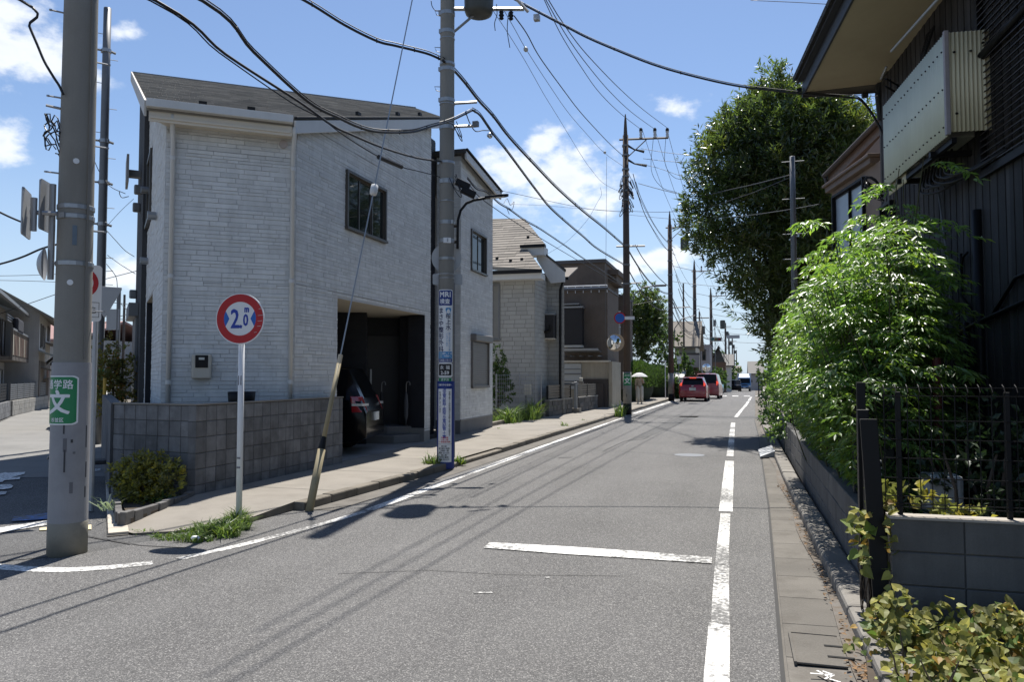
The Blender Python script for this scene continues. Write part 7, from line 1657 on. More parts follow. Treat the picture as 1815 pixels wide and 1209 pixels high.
fw3 = thing('garden_wall', 'dark nearer end of block wall with dark fence at left edge', 'wall', SP(22, -3.2))
block_wall(fw3, SP(15.5, -3.3)[:2], SP(27.2, -3.2)[:2], .0, 3, .4, .2, .12, BLK)
Fk = SFrame(15.5, 27.2, -3.3)
for k in range(6): MB().fbox(Fk, 0, 11.6, -.08, -.05, .66 + k * .11, .66 + k * .11 + .09).build('slat', BLACK, fw3)
gpi = thing('gate_pillar', 'brown grey gate box at end of the slat fence on side street', 'gate post', SP(37, -3.2)); Fk2 = SFrame(36.4, 39.0, -2.4); MB().fbox(Fk2, 0, 1.5, -.4, 0, .0, 1.45).build('pillar', M('taupe_panel', (.2, .18, .165), .7), gpi, bevel=.02)
MB().fbox(Fk2, 1.6, 2.2, -.3, .02, 0, 1.5).build('post', CRW, gpi)
cc = thing('covered_car', 'car under a silver cover parked up the side street behind the near pole', 'covered car', (0, 0, 0))
cpos = Vector(SP(19, -.45)); mb = MB()
vs = []
prof = [(-1.7, .2), (-1.75, .75), (-1.3, .95), (-.8, 1.45), (.5, 1.5), (1.2, 1.0), (1.7, .85), (1.75, .2)]
for sy, k_ in ((-.75, 1), (-.6, 1.0), (0, 1.03), (.6, 1.0), (.75, 1)):
    for a, z in prof: vs.append((cpos.x + SD.x * a + SN.x * sy * (1 if z < .9 else .88), cpos.y + SD.y * a + SN.y * sy * (1 if z < .9 else .88), z * k_ if abs(sy) < .7 else z * .93))
n = len(prof); mb.add(vs, [(i * n + j, (i + 1) * n + j, (i + 1) * n + j + 1, i * n + j + 1) for i in range(4) for j in range(n - 1)] + [tuple(range(n)), tuple(range(4 * n, 5 * n))[::-1]]); mb.build('cover', M('silver_cover', (.42, .43, .45), .45, .12, 4, .4, 8), cc, smooth=True)
pnl = thing('street_sign', 'grey panel sign on a thin post behind the leafy shrub', 'sign', (0, 0, 0)); x, y, z = (-18.74, 19.531, 3.385); MB().box(x - .25, x + .22, y, y + .05, z - .35, z + .3).build('panel', SGB, pnl); x2, y2, z2_ = (-18.574, 19.579, 4.362); MB().tube([(x2, y2, 0), (x2, y2, z2_)], .06, 8).build('post', STEEL_D, pnl)
thin_pole(((-26.071, 27.807, 3.25)[0], (-26.071, 27.807, 3.25)[1], 0), 5.2, .07, 'thin dark pole far up the side street by the dark house', False)
rp_ = thing('marker_post', 'thin dark post at the right road edge beside the far truck', 'post', (1.75, 66, gz(66)), local=True); MB().tube([(0, 0, -.1), (0, 0, 2.2)], .05, 8).build('post', BLACK, rp_)

# ------------------------------------------------------------------ vegetation
def tones_n(n, lo=.7, hi=1.3, hue=None, hk=0.):
    t = nrg.uniform(lo, hi, size=(n, 1)) * np.ones((1, 3))
    if hue is not None: m = nrg.uniform(size=(n, 1)) < hk; t = np.where(m, t * np.array(hue)[None, :], t)
    return t
L_OAK = leaf_mat('oak_leaf', (.048, .072, .022), (.17, .26, .045), .30, .30, .7)
L_NAN = leaf_mat('nandina_leaf', (.072, .130, .035), (.25, .45, .06), .38, .30, .7)
L_HEDGE = leaf_mat('hedge_leaf', (.045, .085, .022), (.11, .2, .03), .5, .25)
L_IVY = leaf_mat('ivy_leaf', (.225, .235, .07), (.34, .38, .08), .55, .28, .3)
L_SHR = leaf_mat('shrub_leaf', (.14, .145, .04), (.3, .3, .06), .4, .3)
L_GRASS = leaf_mat('grass_blade', (.085, .14, .036), (.19, .31, .055), .5, .32)
L_VAR = leaf_mat('pale_striped_leaf', (.34, .42, .24), (.4, .5, .25), .5, .3)
L_DRY = leaf_mat('dry_leaf', (.22, .13, .06), (.25, .14, .06), .8, .2)
BARK = M('bark', (.09, .07, .055), .95, .25, 6, .5, 30)
def limb(mb, a, b, r0, r1, wob=.08, k=4):
    a, b = Vector(a), Vector(b); L_ = (b - a).length
    mb.tube([a + (b - a) * (i / k) + Vector((rnd.uniform(-1, 1), rnd.uniform(-1, 1), 0)) * wob * L_ * (0 if i in (0, k) else 1) * .5 for i in range(k + 1)], [r0 + (r1 - r0) * i / k for i in range(k + 1)], 7)

def clustered_crown(centers, radii, n_cl, leaves, leaf_len, leaf_w, cl_r, up=.5, shell=.55):
    """twig clusters spread over lumpy ellipsoids, leaves radiating from each twig"""
    C_ = np.asarray(centers, float); Rr = np.asarray(radii, float); wt = (Rr[:, 0] * Rr[:, 1] * Rr[:, 2]) ** .7; wt /= wt.sum()
    k = nrg.choice(len(C_), size=n_cl, p=wt); d = rand_dirs(n_cl); rr = shell + (1 - shell) * nrg.uniform(size=(n_cl, 1)) ** .5
    rr *= 1 + .18 * nrg.normal(size=(n_cl, 1)) * .6
    P = C_[k] + d * Rr[k] * rr
    T = d * np.array([1, 1, .6]) + np.array([0, 0, up]) + nrg.normal(size=(n_cl, 3)) * .35; T /= np.linalg.norm(T, axis=1, keepdims=True)
    n = n_cl * leaves
    Pi = np.repeat(P, leaves, 0); Ti = np.repeat(T, leaves, 0); al = nrg.uniform(0, 1, size=(n, 1))
    sd = np.cross(Ti, rand_dirs(n)); sd /= np.linalg.norm(sd, axis=1, keepdims=True) + 1e-9
    D = Ti * nrg.uniform(.45, .95, size=(n, 1)) + sd * .75 + nrg.normal(size=(n, 3)) * .15 - np.array([0, 0, .12])
    Pt = Pi + Ti * al * cl_r + nrg.normal(size=(n, 3)) * cl_r * .08
    Nn = rand_dirs(n, .8)
    lump = nrg.uniform(.75, 1.3, size=(len(C_), 1))[k] * nrg.uniform(.75, 1.25, size=(n_cl, 1)); old = nrg.uniform(size=(n_cl, 1)) < .12
    T3 = np.where(old, lump * np.array([[1.5, 1.25, .8]]), lump * np.ones((1, 3)))
    return Pt, D, Nn, leaf_len * nrg.uniform(.7, 1.25, n), leaf_w * nrg.uniform(.8, 1.2, n), np.repeat(T3, leaves, 0)

# tall evergreen beyond the garden
tree = thing('evergreen_tree', 'tall dense dark evergreen tree overhanging the right side of the street', 'tree', (1.7, 22.5, 0))
tb = MB(); TB = Vector((1.7, 22.5, 0))
limb(tb, TB, (1.5, 22.5, 3.2), .22, .17); limb(tb, (1.5, 22.5, 3.2), (1.1, 22.3, 7), .15, .08); limb(tb, (1.5, 22.5, 2.6), (.1, 21.8, 5.5), .1, .05); limb(tb, (1.5, 22.5, 3), (2.6, 22.2, 7.2), .11, .05); limb(tb, (1.2, 22.4, 5.5), (.5, 23, 8.8), .07, .03); limb(tb, (1.5, 22.5, 2.4), (2.4, 21.5, 4.6), .09, .04); limb(tb, (1.5, 22.5, 3.4), (-.3, 22.8, 6.3), .09, .04)
for k in range(14): a = Vector((rnd.uniform(.2, 2.4), rnd.uniform(21.6, 23.2), rnd.uniform(3, 6))); limb(tb, a, a + Vector((rnd.uniform(-.8, .8), rnd.uniform(-.6, .6), rnd.uniform(.8, 2))), .035, .012)
tb.build('trunk', BARK, tree, smooth=True)
cen = [(.95, 22.4, 8.5), (.0, 22.3, 7.7), (2.0, 22.4, 8.2), (-.15, 22.2, 6.2), (1.1, 21.8, 7.2), (2.3, 22.2, 6.9), (.45, 22.0, 4.9), (1.6, 21.9, 5.4), (.9, 22.4, 3.9), (1.9, 22.2, 4.0), (2.7, 22.6, 8.0), (1.3, 22.5, 9.0), (1.2, 22.3, 3.0), (.15, 22.5, 8.7)]
rdi = [(1.25, 1.3, 1.2), (1.15, 1.2, 1.2), (1.1, 1.2, 1.2), (1.1, 1.2, 1.1), (1.2, 1.1, 1.2), (1.0, 1.1, 1.3), (1.0, 1.1, 1.0), (1.1, 1.0, 1.2), (.9, 1.0, .9), (.9, 1.0, 1.1), (.8, 1.0, 1.0), (.9, 1.0, .9), (.7, .8, .8), (.7, .8, .8)]
for k in range(34):                                            # small sprays breaking up the outline
    i = rnd.randrange(14); d = Vector((rnd.gauss(0, 1), rnd.gauss(-.3, .7), rnd.gauss(.35, .8))).normalized(); cen.append(tuple(cen[i][j] + d[j] * rdi[i][j] * 1.02 for j in range(3))); rdi.append((.34, .34, .42))
cen = [(x + .22, y, z - .28) for x, y, z in cen]
a_ = clustered_crown(cen, rdi, 4300, 20, .20, .045, .52, up=.95, shell=.5)
leaf_object('crown', L_OAK, *a_, parent=tree)
tree2 = thing('evergreen_tree', 'second dark tree standing farther back behind the tall one', 'tree', (3.6, 31, 0))
tb = MB(); limb(tb, (3.6, 31, 0), (3.5, 31, 5), .2, .12); limb(tb, (3.5, 31, 5), (3.4, 31, 9), .12, .04); tb.build('trunk', BARK, tree2, smooth=True)
c2_, r2_ = [(3.5, 31, 9.6), (4.6, 31, 8.2), (2.9, 31, 7.4), (4.2, 30.5, 6.0), (3.0, 31, 5.2), (5.2, 31.5, 6.8), (4.4, 31, 4.2)], [(1.5, 1.5, 1.5), (1.5, 1.5, 1.4), (1.2, 1.4, 1.4), (1.5, 1.4, 1.4), (1.2, 1.3, 1.3), (1.3, 1.4, 1.4), (1.5, 1.4, 1.3)]
leaf_object('crown', L_OAK, *clustered_crown(c2_, r2_, 1700, 16, .24, .06, .6, up=.9, shell=.5), parent=tree2)
# lower greenery overhanging the far right wall and the gutter
def bush(label, name, cat, c, r, n, ln, w, mat, lumps=7, shell=.5, up=.3, stems=True, lo=.7, hi=1.3, hue=None, hk=0., leaves=10, cl=.14):
    o = thing(name, label, cat, (c[0], c[1], max(0, c[2] - r[2])))
    cs = [(c[0] + r[0] * rnd.uniform(-.55, .55), c[1] + r[1] * rnd.uniform(-.55, .55), c[2] + r[2] * rnd.uniform(-.5, .5)) for _ in range(lumps)]
    rs = [(r[0] * rnd.uniform(.45, .65), r[1] * rnd.uniform(.45, .65), r[2] * rnd.uniform(.4, .6)) for _ in range(lumps)]
    P, D, Nn, Ls, Ws, T = clustered_crown(cs, rs, n // leaves, leaves, ln, w, cl, up=up, shell=shell)
    keep = P[:, 2] > .02; T = T * np.ones((1, 3))
    if hue is not None: m = nrg.uniform(size=(len(T), 1)) < hk; T = np.where(m, T * np.array(hue)[None, :], T)
    leaf_object('foliage', mat, P[keep], D[keep], Nn[keep], Ls[keep], Ws[keep], T[keep], parent=o)
    if stems:
        mb = MB()
        for k in range(6): b = Vector((c[0] + r[0] * rnd.uniform(-.5, .5), c[1] + r[1] * rnd.uniform(-.5, .5), c[2] + r[2] * .4)); limb(mb, (c[0] + r[0] * rnd.uniform(-.2, .2), c[1] + r[1] * rnd.uniform(-.2, .2), 0), b, .025, .008)
        mb.build('stems', BARK, o)
    return o
bush('tangle of bright green leaves hanging over the far end of the right wall', 'leafy_shrub', 'shrub', (1.15, 17.5, 1.25), (.65, 3.0, 1.1), 5200, .10, .04, L_NAN, lumps=12)
bush('low greenery spilling by the right kerb far beyond the big tree', 'leafy_shrub', 'shrub', (1.75, 27.5, 1.4), (.7, 3.5, 1.4), 3400, .13, .06, L_NAN, lumps=10)
bush('distant dark hedge line at the right edge of the far road', 'leafy_shrub', 'shrub', (2.35, 44, 1.5), (1.0, 9, 1.8), 4600, .2, .1, L_HEDGE, lumps=14)
bush('farthest pale shrub on the right verge near the truck', 'leafy_shrub', 'shrub', (2.75, 63, .9), (.95, 7, 1.7), 2800, .2, .1, L_HEDGE, lumps=8)

# nandina: canes with airy sprays of small leaflets
nan_ = thing('nandina_shrub', 'large airy bright green shrub spilling over the low right wall', 'shrub', (1.5, 9.2, .1))
def frond(base, az, L_, droop, rise, out):
    """compound leaf: rachis with side branches and pointed leaflets; appends (P, D, N)"""
    h = np.array([math.cos(az), math.sin(az), 0.]); s = np.array([-math.sin(az), math.cos(az), 0.])
    for i in range(5):
        t = .25 + .75 * i / 4; c = base + h * L_ * t * .95 + np.array([0, 0, rise * t - droop * t * t]) * L_
        for sg in ((-1, 1) if i < 4 else (0,)):
            bl = L_ * (.55 - .32 * t); dirn = (h * .55 + s * sg * .85) if sg else h; dirn = dirn / np.linalg.norm(dirn)
            for j in range(4):
                q = (j + 1) / 4; p = c + dirn * bl * q + np.array([0, 0, -.25 * bl * q * q])
                sd = np.cross(dirn, [0, 0, 1])
                for e in ((-1, 1) if j < 3 else (0,)):
                    out.append((p, dirn * .75 + sd * e * .8 + np.array([0, 0, -.5 + rnd.uniform(-.5, .35)]) + np.array([rnd.gauss(0, .3), rnd.gauss(0, .3), 0]), np.array([rnd.gauss(0, .6), rnd.gauss(0, .6), 1.])))
canes, fr_ = MB(), []; ft = []
NC = 150
for i in range(NC):
    t = i / NC; bx_, by_ = 1.12 + rnd.uniform(-.1, .78), 6.9 + 5.3 * rnd.random(); bx_ = max(1.02, min(bx_, .19 * by_))
    hgt = rnd.uniform(1.9, 3.15) * (1.0 if by_ < 10.5 else .9); lean = Vector((rnd.uniform(-.75, .2), rnd.uniform(-.5, .4), 0))
    if lean.x < -.3: hgt *= .82
    if bx_ > 1.45: hgt = min(3.45, hgt * 1.15)
    tip = Vector((bx_, by_, .1)) + lean * .8 + Vector((0, 0, hgt)); limb(canes, (bx_, by_, .1), tip, .009, .004, .08)
    for k in range(15):
        q = rnd.uniform(.22, 1.0); b = Vector((bx_, by_, .1)).lerp(tip, q); st = len(fr_)
        frond(np.array(b), rnd.uniform(0, 6.28), rnd.uniform(.34, .56), rnd.uniform(.6, 1.2), rnd.uniform(.15, 1.0), fr_)
        tn = rnd.uniform(.75, 1.15) * (1.0 + .35 * (q > .85)); ft += [tn * (1 + .25 * (q > .85)) if False else tn] * (len(fr_) - st)
canes.build('canes', M('cane_green', (.06, .06, .03), .9), nan_)
nf = len(fr_); P_, D_, N_ = (np.array([f[i] for f in fr_]) for i in range(3))
print('nandina leaflets', nf)
T_ = np.array(ft)[:, None] * np.ones((1, 3)) * nrg.uniform(.8, 1.2, size=(nf, 1)); young = nrg.uniform(size=(nf, 1)) < .18; T_ = np.where(young, T_ * np.array([1.5, 1.25, .8]), T_)
keepm = P_[:, 0] > np.where(P_[:, 2] < .66, 1.0, .95 - .42 * np.clip((P_[:, 2] - .7) / .8, 0, 1))
leaf_object('foliage', L_NAN, P_[keepm], D_[keepm], N_[keepm], nrg.uniform(.06, .10, keepm.sum()), nrg.uniform(.018, .028, keepm.sum()), T_[keepm], parent=nan_)
bush('dark undergrowth behind the black mesh fence', 'undergrowth', 'shrub', (1.75, 6.4, .75), (.75, .75, .75), 2200, .075, .04, leaf_mat('shade_darkened_leaf', (.022, .042, .016), (.04, .08, .02), .5, .15), lumps=9, leaves=8)  # leaf colour itself darkened to stand for the shade behind the fence
bush('pale low weeds on top of the wall behind the mesh fence', 'weed_clump', 'weed', (1.2, 5.5, .74), (.35, .12, .12), 200, .07, .04, L_IVY, lumps=5, stems=False, leaves=6, cl=.06)
# spiky tuft on the low wall
def tuft(label, name, cat, c, n, h, spread, mat=L_GRASS, w=.008, kind=None, group=None, lo=.7, hi=1.25, droop=.5):
    P = np.zeros((n, 3)); r = np.sqrt(nrg.uniform(size=n)); a = nrg.uniform(0, 6.283, n)
    P[:, 0] = c[0] + spread[0] * r * np.cos(a); P[:, 1] = c[1] + spread[1] * r * np.sin(a); P[:, 2] = c[2]
    lean = nrg.normal(size=(n, 2)) * droop; Hn = h * nrg.uniform(.35, 1.0, n) * (1 - .45 * r)
    mb_v, T = [], tones_n(n, lo, hi, (1.3, 1.1, .6), .25)
    V = np.empty((n, 5, 3)); sd = np.stack([np.cos(a + 1.3), np.sin(a + 1.3), np.zeros(n)], 1) * w * nrg.uniform(.6, 1.4, (n, 1)) * .5
    mid = P + np.stack([lean[:, 0] * Hn * .35, lean[:, 1] * Hn * .35, Hn * .6], 1); tip = P + np.stack([lean[:, 0] * Hn * 1.1, lean[:, 1] * Hn * 1.1, Hn * (1.0 - .25 * np.hypot(lean[:, 0], lean[:, 1]))], 1)
    V[:, 0] = P - sd; V[:, 1] = P + sd; V[:, 2] = mid + sd * .9; V[:, 3] = mid - sd * .9; V[:, 4] = tip
    me = bpy.data.meshes.new(name); vs = V.reshape(-1, 3).tolist(); fs = []
    for i in range(n): b = i * 5; fs += [(b, b + 1, b + 2, b + 3), (b + 3, b + 2, b + 4)]
    me.from_pydata(vs, [], fs); me.materials.append(mat); at = me.attributes.new('tone', 'FLOAT_COLOR', 'FACE'); TT = np.ones((n * 2, 4), dtype=np.float32); TT[:, :3] = np.repeat(T, 2, 0); at.data.foreach_set('color', TT.reshape(-1))
    o = put(name, me); return tag(o, label, cat, group, kind)
gpts = [(-5.806, 6.522), (-5.367, 6.368), (-5.075, 6.373), (-4.974, 6.621), (-5.034, 6.957), (-5.244, 7.314), (-5.338, 6.658), (-5.173, 6.707)]
gm_ = []
for i, (x, y) in enumerate(gpts): gm_.append(tuft('long green grass sprouting round the foot of the width limit sign', 'grass', 'grass', (x, y, .0), (60, 130, 200, 330, 330, 150, 120, 240)[i], (.07, .09, .14, .26, .30, .25, .1, .22)[i], ((.2, .12), (.2, .12), (.22, .14), (.22, .16), (.16, .14), (.1, .1), (.2, .12), (.2, .14))[i], w=.013, kind='stuff', droop=.7))
me0 = gm_[0]
# join the tufts into the one patch
vs, fs, tn = [], [], []
for o in gm_:
    b = len(vs); vs += [tuple(v.co) for v in o.data.vertices]; fs += [tuple(b + i for i in p.vertices) for p in o.data.polygons]
    buf = np.empty(len(o.data.polygons) * 4, dtype=np.float32); o.data.attributes['tone'].data.foreach_get('color', buf); tn.append(buf)
    d_ = o.data; bpy.data.objects.remove(o); bpy.data.meshes.remove(d_)
me = bpy.data.meshes.new('grass'); me.from_pydata(vs, [], fs); me.materials.append(L_GRASS); at = me.attributes.new('tone', 'FLOAT_COLOR', 'FACE'); at.data.foreach_set('color', np.concatenate(tn))
tag(put('grass', me), 'long green grass sprouting round the foot of the width limit sign', 'grass', None, 'stuff')
WG = 'weeds growing out of the kerbs and lots'
WEEDS = [('weed clump at left foot of the blue notice board', (-4.982, 12.222), 170, .42, (.17, .12)), ('weed clump at right foot of the blue notice board', (-4.758, 12.883), 110, .28, (.14, .1)), ('small weed on the pavement at the end of the block wall', (-5.988, 11.387), 60, .12, (.1, .06)),
         ('small weed on the kerb before the garden walls', (-4.974, 22.539), 50, .30, (.12, .2)), ('tiny weed farther along the kerb', (-4.96, 25.46), 24, .2, (.12, .2)), ('bright weeds at the foot of the dark pole by the pedestrian', (-4.341, 29.799), 130, .85, (.22, .5)), ('little weed at the step kerb beside the corner house', (-6.474, 20.835), 24, .2, (.08, .1))]
for lab, (x, y), n, h, sp_ in WEEDS: tuft(lab, 'weed_clump', 'weed', (x, y, .03), n, h, sp_, w=.018 if y < 20 else .03, group=WG)
for lab, x, y, n, h, sp_ in (('tall bright weeds left of the wire fence in the empty lot', -6.95, 23.6, 200, 1.0, (.35, .7)), ('tall bright weeds right of the wire fence in the empty lot', -6.75, 25.6, 240, 1.15, (.3, .9)), ('shorter dark weeds close to the foundation in the empty lot', -7.5, 23.0, 130, .8, (.5, .8))):
    tuft(lab, 'weed_clump', 'weed', (x, y, .05), n, h, sp_, w=.035, group=WG)
tuft('spiky green tuft hanging over the top of the low right wall', 'weed_clump', 'weed', (.98, 9.6, .58), 26, .34, (.06, .08), w=.014, group=WG, droop=1.1)
# planter shrub, striped leaves
bush('rounded yellow green shrub in the triangular brick bed', 'garden_shrub', 'shrub', (-6.98, 7.86, .36), (.40, .34, .36), 5200, .055, .025, L_SHR, lumps=9, shell=.55, hue=(1.9, 1.7, .8), hk=.25, leaves=9, cl=.09)
tuft('striped pale leaves drooping over the brick edge of the bed', 'lily_plant', 'plant', (-6.75, 7.05, .1), 22, .34, (.12, .1), L_VAR, w=.012, droop=1.2)
tuft('low dark leaves under the yellow green shrub', 'garden_plant', 'plant', (-6.65, 7.75, .09), 60, .16, (.2, .22), L_HEDGE, w=.03, droop=.9)
# shrub up the side street, hedge, trees
x, y, z = (-12.821, 13.445, 1.612); bush('leafy shrub with reddish tips beside the house on the side street', 'leafy_shrub', 'shrub', (x, y, 1.55), (.42, .45, .95), 3600, .075, .04, L_SHR, lumps=10, hue=(1.6, .8, .6), hk=.12)
x, y, z = (-7.812, 25.2, 1.329); bush('dark glossy shrub squeezed beside the wing of the corner house', 'leafy_shrub', 'shrub', (x - .05, 25.3, 1.55), (.42, .4, 1.35), 3000, .085, .05, L_HEDGE, lumps=9)
def hedge(label, c, r, n, ln, mat=L_HEDGE, fine=True):
    o = thing('hedge', label, 'hedge', (c[0], c[1], 0)); d = rand_dirs(n); d[:, 2] = np.abs(d[:, 2]) * 1.0 - .15
    e = np.sign(d) * np.abs(d) ** .62; e /= np.linalg.norm(e, axis=1, keepdims=True); sup = 1 + .28 * np.abs(d[:, :1] * d[:, 2:3]); lump = 1 + .06 * np.sin(e[:, :1] * 9) * np.sin(e[:, 1:2] * 7 + 1) 
    P = np.array(c) + d * np.array(r) * sup * lump * nrg.uniform(.9, 1.03, (n, 1)); k = P[:, 2] > .05
    D = d * .5 + nrg.normal(size=(n, 3)) * .35 + np.array([-.2, 0, .9]); T = tones_n(n, .65, 1.35)
    leaf_object('foliage', mat, P[k], D[k], rand_dirs(n)[k], ln * nrg.uniform(.7, 1.3, n)[k], ln * .28 * np.ones(n)[k], T[k], parent=o)
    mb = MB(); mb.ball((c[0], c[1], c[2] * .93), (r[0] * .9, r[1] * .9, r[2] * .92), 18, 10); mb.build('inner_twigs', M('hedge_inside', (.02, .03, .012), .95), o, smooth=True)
hedge('large rounded clipped hedge behind the pedestrian', (-6.0, 47.6, 1.1), (1.2, 4.3, 1.5), 12000, .17)
hedge('smaller rounded hedge just beyond the large one', (-5.5, 56.5, .95), (1.0, 3.4, 1.5), 6000, .18)
hedge('flat clipped hedge strip below the brown building', (-7.1, 39.9, 1.3), (1.0, .9, 1.35), 4000, .15)
def round_tree(label, c, r, h0, n, ln, mat, lumps=9, name='round_tree'):
    o = thing(name, label, 'tree', (c[0], c[1], gz(c[1]))); mb = MB(); limb(mb, (c[0], c[1], gz(c[1])), (c[0], c[1], c[2]), .16, .08); mb.build('trunk', BARK, o)
    cs = [(c[0] + r[0] * rnd.uniform(-.55, .55), c[1] + r[1] * rnd.uniform(-.5, .5), c[2] + r[2] * rnd.uniform(-.55, .6)) for _ in range(lumps)]; rs = [(r[0] * rnd.uniform(.45, .6), r[1] * .5, r[2] * rnd.uniform(.4, .55)) for _ in range(lumps)]
    P, D, Nn, Ls, Ws, T = clustered_crown(cs, rs, n // 12, 12, ln, ln * .4, .3, up=.6, shell=.5); leaf_object('crown', mat, P, D, Nn, Ls, Ws, T, parent=o)
round_tree('rounded dense tree behind the hedge and brown building', (-7.2, 62, 5.3), (2.3, 2.2, 3.4), 2, 20000, .24, L_OAK, 18)
FT = [('dark bush behind the pole left of the red car', (-4.236, 62, 1.778), 1.0, 1.5), ('rounded dark bush between two far poles', (-3.771, 66, 1.505), 1.3, 1.4), ('light green bush beside the pole at the red car', (-4.078, 55, 0.651), .5, .9), ('pale garden bush beyond the silver van', (-2.506, 85, 0.634), 1.2, 1.4), ('grey green garden tree beyond the silver van', (-2.253, 100, 1.175), 1.5, 2.0), ('dim tree mass above the far traffic light pole', (-2.229, 150, 2.768), 3.0, 3.4), ('dim green mass right of the sign panel', (-0.986, 180, 0.838), 2.5, 4), ('tall dark conifer behind the pole at the red car', (-4.733, 58, 2.688), 1.0, 3.2)]
for lab, (x, y, z), w, h in FT: bush(lab, 'garden_bush', 'bush', (x, y, max(z, gz(y) + h * .6)), (w, w, h), 1600, .24 * (y / 60), .11 * (y / 60), L_HEDGE, lumps=7, stems=False)

# ivy-like creeper in the bottom right corner: heart shaped leaves, the largest as single leaves
ivy = thing('creeper', 'mass of yellowing heart shaped creeper leaves in the corner by the kerb', 'creeper', (1.4, 4.3, 0))
def heart(w):
    o = [(0, .10), (.16, -.02), (.36, .02), (.50, .22), (.44, .48), (.24, .76), (0, 1.06), (-.24, .76), (-.44, .48), (-.50, .22), (-.36, .02), (-.16, -.02)]
    vs = [(0, .35 * w, -.05 * w)] + [(x * w, y * w, (.14 * abs(x) - .22 * (y - .3) ** 2 * (y > .3)) * w) for x, y in o]
    return vs, [(0, 1 + i, 1 + (i + 1) % 12) for i in range(12)]
MOUNDS = ((.84, 4.72, .30, .44), (1.1, 4.42, .32, .35), (1.36, 4.72, .30, .43), (1.6, 4.3, .34, .38), (1.87, 4.6, .36, .42), (1.2, 3.98, .33, .26), (1.6, 3.8, .36, .28), (.88, 4.25, .26, .27), (2.05, 4.05, .3, .32), (1.12, 4.9, .2, .36), (1.62, 4.92, .22, .36), (2.0, 4.95, .3, .36), (.95, 3.72, .22, .14))
def ivy_h(x, y): return max(m[3] * (1 - ((x - m[0]) ** 2 + (y - m[1]) ** 2) / m[2] ** 2) for m in MOUNDS)
H0, HF = heart(1.0); H0 = np.array(H0)
def ivy_mesh(name, items, mat):
    V, Fc, T = [], [], []
    for (p, R_, s, t) in items:
        b = len(V) * 1; q = (H0 * s) @ np.array(R_).T + np.array(p); V += q.tolist(); Fc += [tuple(b + i for i in f) for f in HF]; T += [t] * 12
    me = bpy.data.meshes.new(name); me.from_pydata(V, [], Fc); me.materials.append(mat); at = me.attributes.new('tone', 'FLOAT_COLOR', 'FACE'); TT = np.ones((len(T), 4), dtype=np.float32); TT[:, :3] = np.array(T); at.data.foreach_set('color', TT.reshape(-1)); return me
def ivy_rot():
    n = Vector((rnd.gauss(-.2, .6), rnd.gauss(-.55, .5), .85)).normalized(); d = Vector((rnd.gauss(-.2, 1), rnd.gauss(-.5, 1), -.15)); d = (d - n * d.dot(n)).normalized(); x_ = d.cross(n)
    return Matrix((x_, d, n)).transposed().to_3x3()
IV = []
def ivy_tone(): 
    r = rnd.random(); v = rnd.uniform(.45, 1.35)
    return (v, v, v) if r < .5 else (1.35 * v, 1.2 * v, .85 * v) if r < .84 else (1.3 * v, .75 * v, .4 * v) if r < .92 else (.5 * v, .75 * v, .5 * v)
for i in range(5200):
    x, y = rnd.uniform(.60, 2.1), rnd.uniform(3.35, 5.08)
    if x < .72 + .25 * max(0, (4.0 - y)) and rnd.random() < .75: continue
    if y > 4.95 - .0 * x and rnd.random() < .5: continue
    h = ivy_h(x, y)
    if h <= .02: continue
    IV.append(((x, y, h * (rnd.random() ** .5)), ivy_rot(), rnd.uniform(.03, .062), ivy_tone()))
for i in range(55):
    IV.append(((rnd.uniform(.70, .80), rnd.uniform(5.15, 5.5), rnd.uniform(.40, .78)), ivy_rot(), rnd.uniform(.05, .085), ivy_tone()))
for i in range(26): IV.append(((rnd.uniform(.86, .90), rnd.uniform(5.1, 5.3), rnd.uniform(.3, .85)), ivy_rot(), rnd.uniform(.04, .07), ivy_tone()))
def vis(it):
    p = it[0]; return -it[2] ** 2 / (p[1] ** 2) * (1.0 + 3 * (p[2] > .7 * ivy_h(p[0], p[1])))
IV.sort(key=vis)
var_ = [ivy_mesh('leaf', [((0, 0, 0), Matrix.Identity(3), 1.0, t)], L_IVY) for t in ((1, 1, 1), (.8, .82, .8), (1.15, 1.15, 1.1), (1.4, 1.2, .85), (1.2, 1.1, .8), (1.4, .95, .5), (.6, .8, .55), (.95, 1.0, .9))]
for (p, R_, s, t) in IV[:300]:
    me = min(var_, key=lambda m: sum((a - b) ** 2 for a, b in zip(t, m.attributes['tone'].data[0].color[:3])))
    o = bpy.data.objects.new('leaf', me); COL.objects.link(o); o.parent = ivy
    o.matrix_local = Matrix.Translation(Vector(p) - Vector(BASE[ivy.name])) @ R_.to_4x4() @ Matrix.Scale(s, 4)
stuff(put('leaves', ivy_mesh('leaves', IV[300:], L_IVY), ivy))
mb = MB()
for k in range(26):
    a = Vector((rnd.uniform(.75, 2), rnd.uniform(3.6, 5), 0)); limb(mb, a, a + Vector((rnd.uniform(-.2, .2), rnd.uniform(-.2, .2), .3)), .006, .003)
for k in range(5): x = .74 + .012 * k; limb(mb, (x, 5.4, .05), (x + .02, 5.3, .75), .004, .003)
mb.build('stems', BARK, ivy)
bed2 = MB(); bed2.prism([(.72, 5.12), (.62, 4.3), (.70, 3.55), (1.1, 3.1), (3, 3.0), (3, 5.12)], .0, .06); struct(bed2.build('planting_bed', SOIL))
rk = thing('kerb_fragment', 'broken curved kerb stones edging the creeper bed at bottom right', 'kerb', (1.1, 3.5, 0))
for p, q in (((1.02, 3.75), (1.32, 3.52)), ((1.34, 3.51), (1.7, 3.42)), ((1.72, 3.42), (2.2, 3.40))):
    f = frame(p, q); MB().fbox(f, 0, f.length - .01, -.11, 0, -.02, .12).build('kerb_stone', KERB, rk, bevel=.03)
MB().ball((.98, 3.95, .05), (.1, .09, .09), 8, 5).build('stone', KERB, rk)
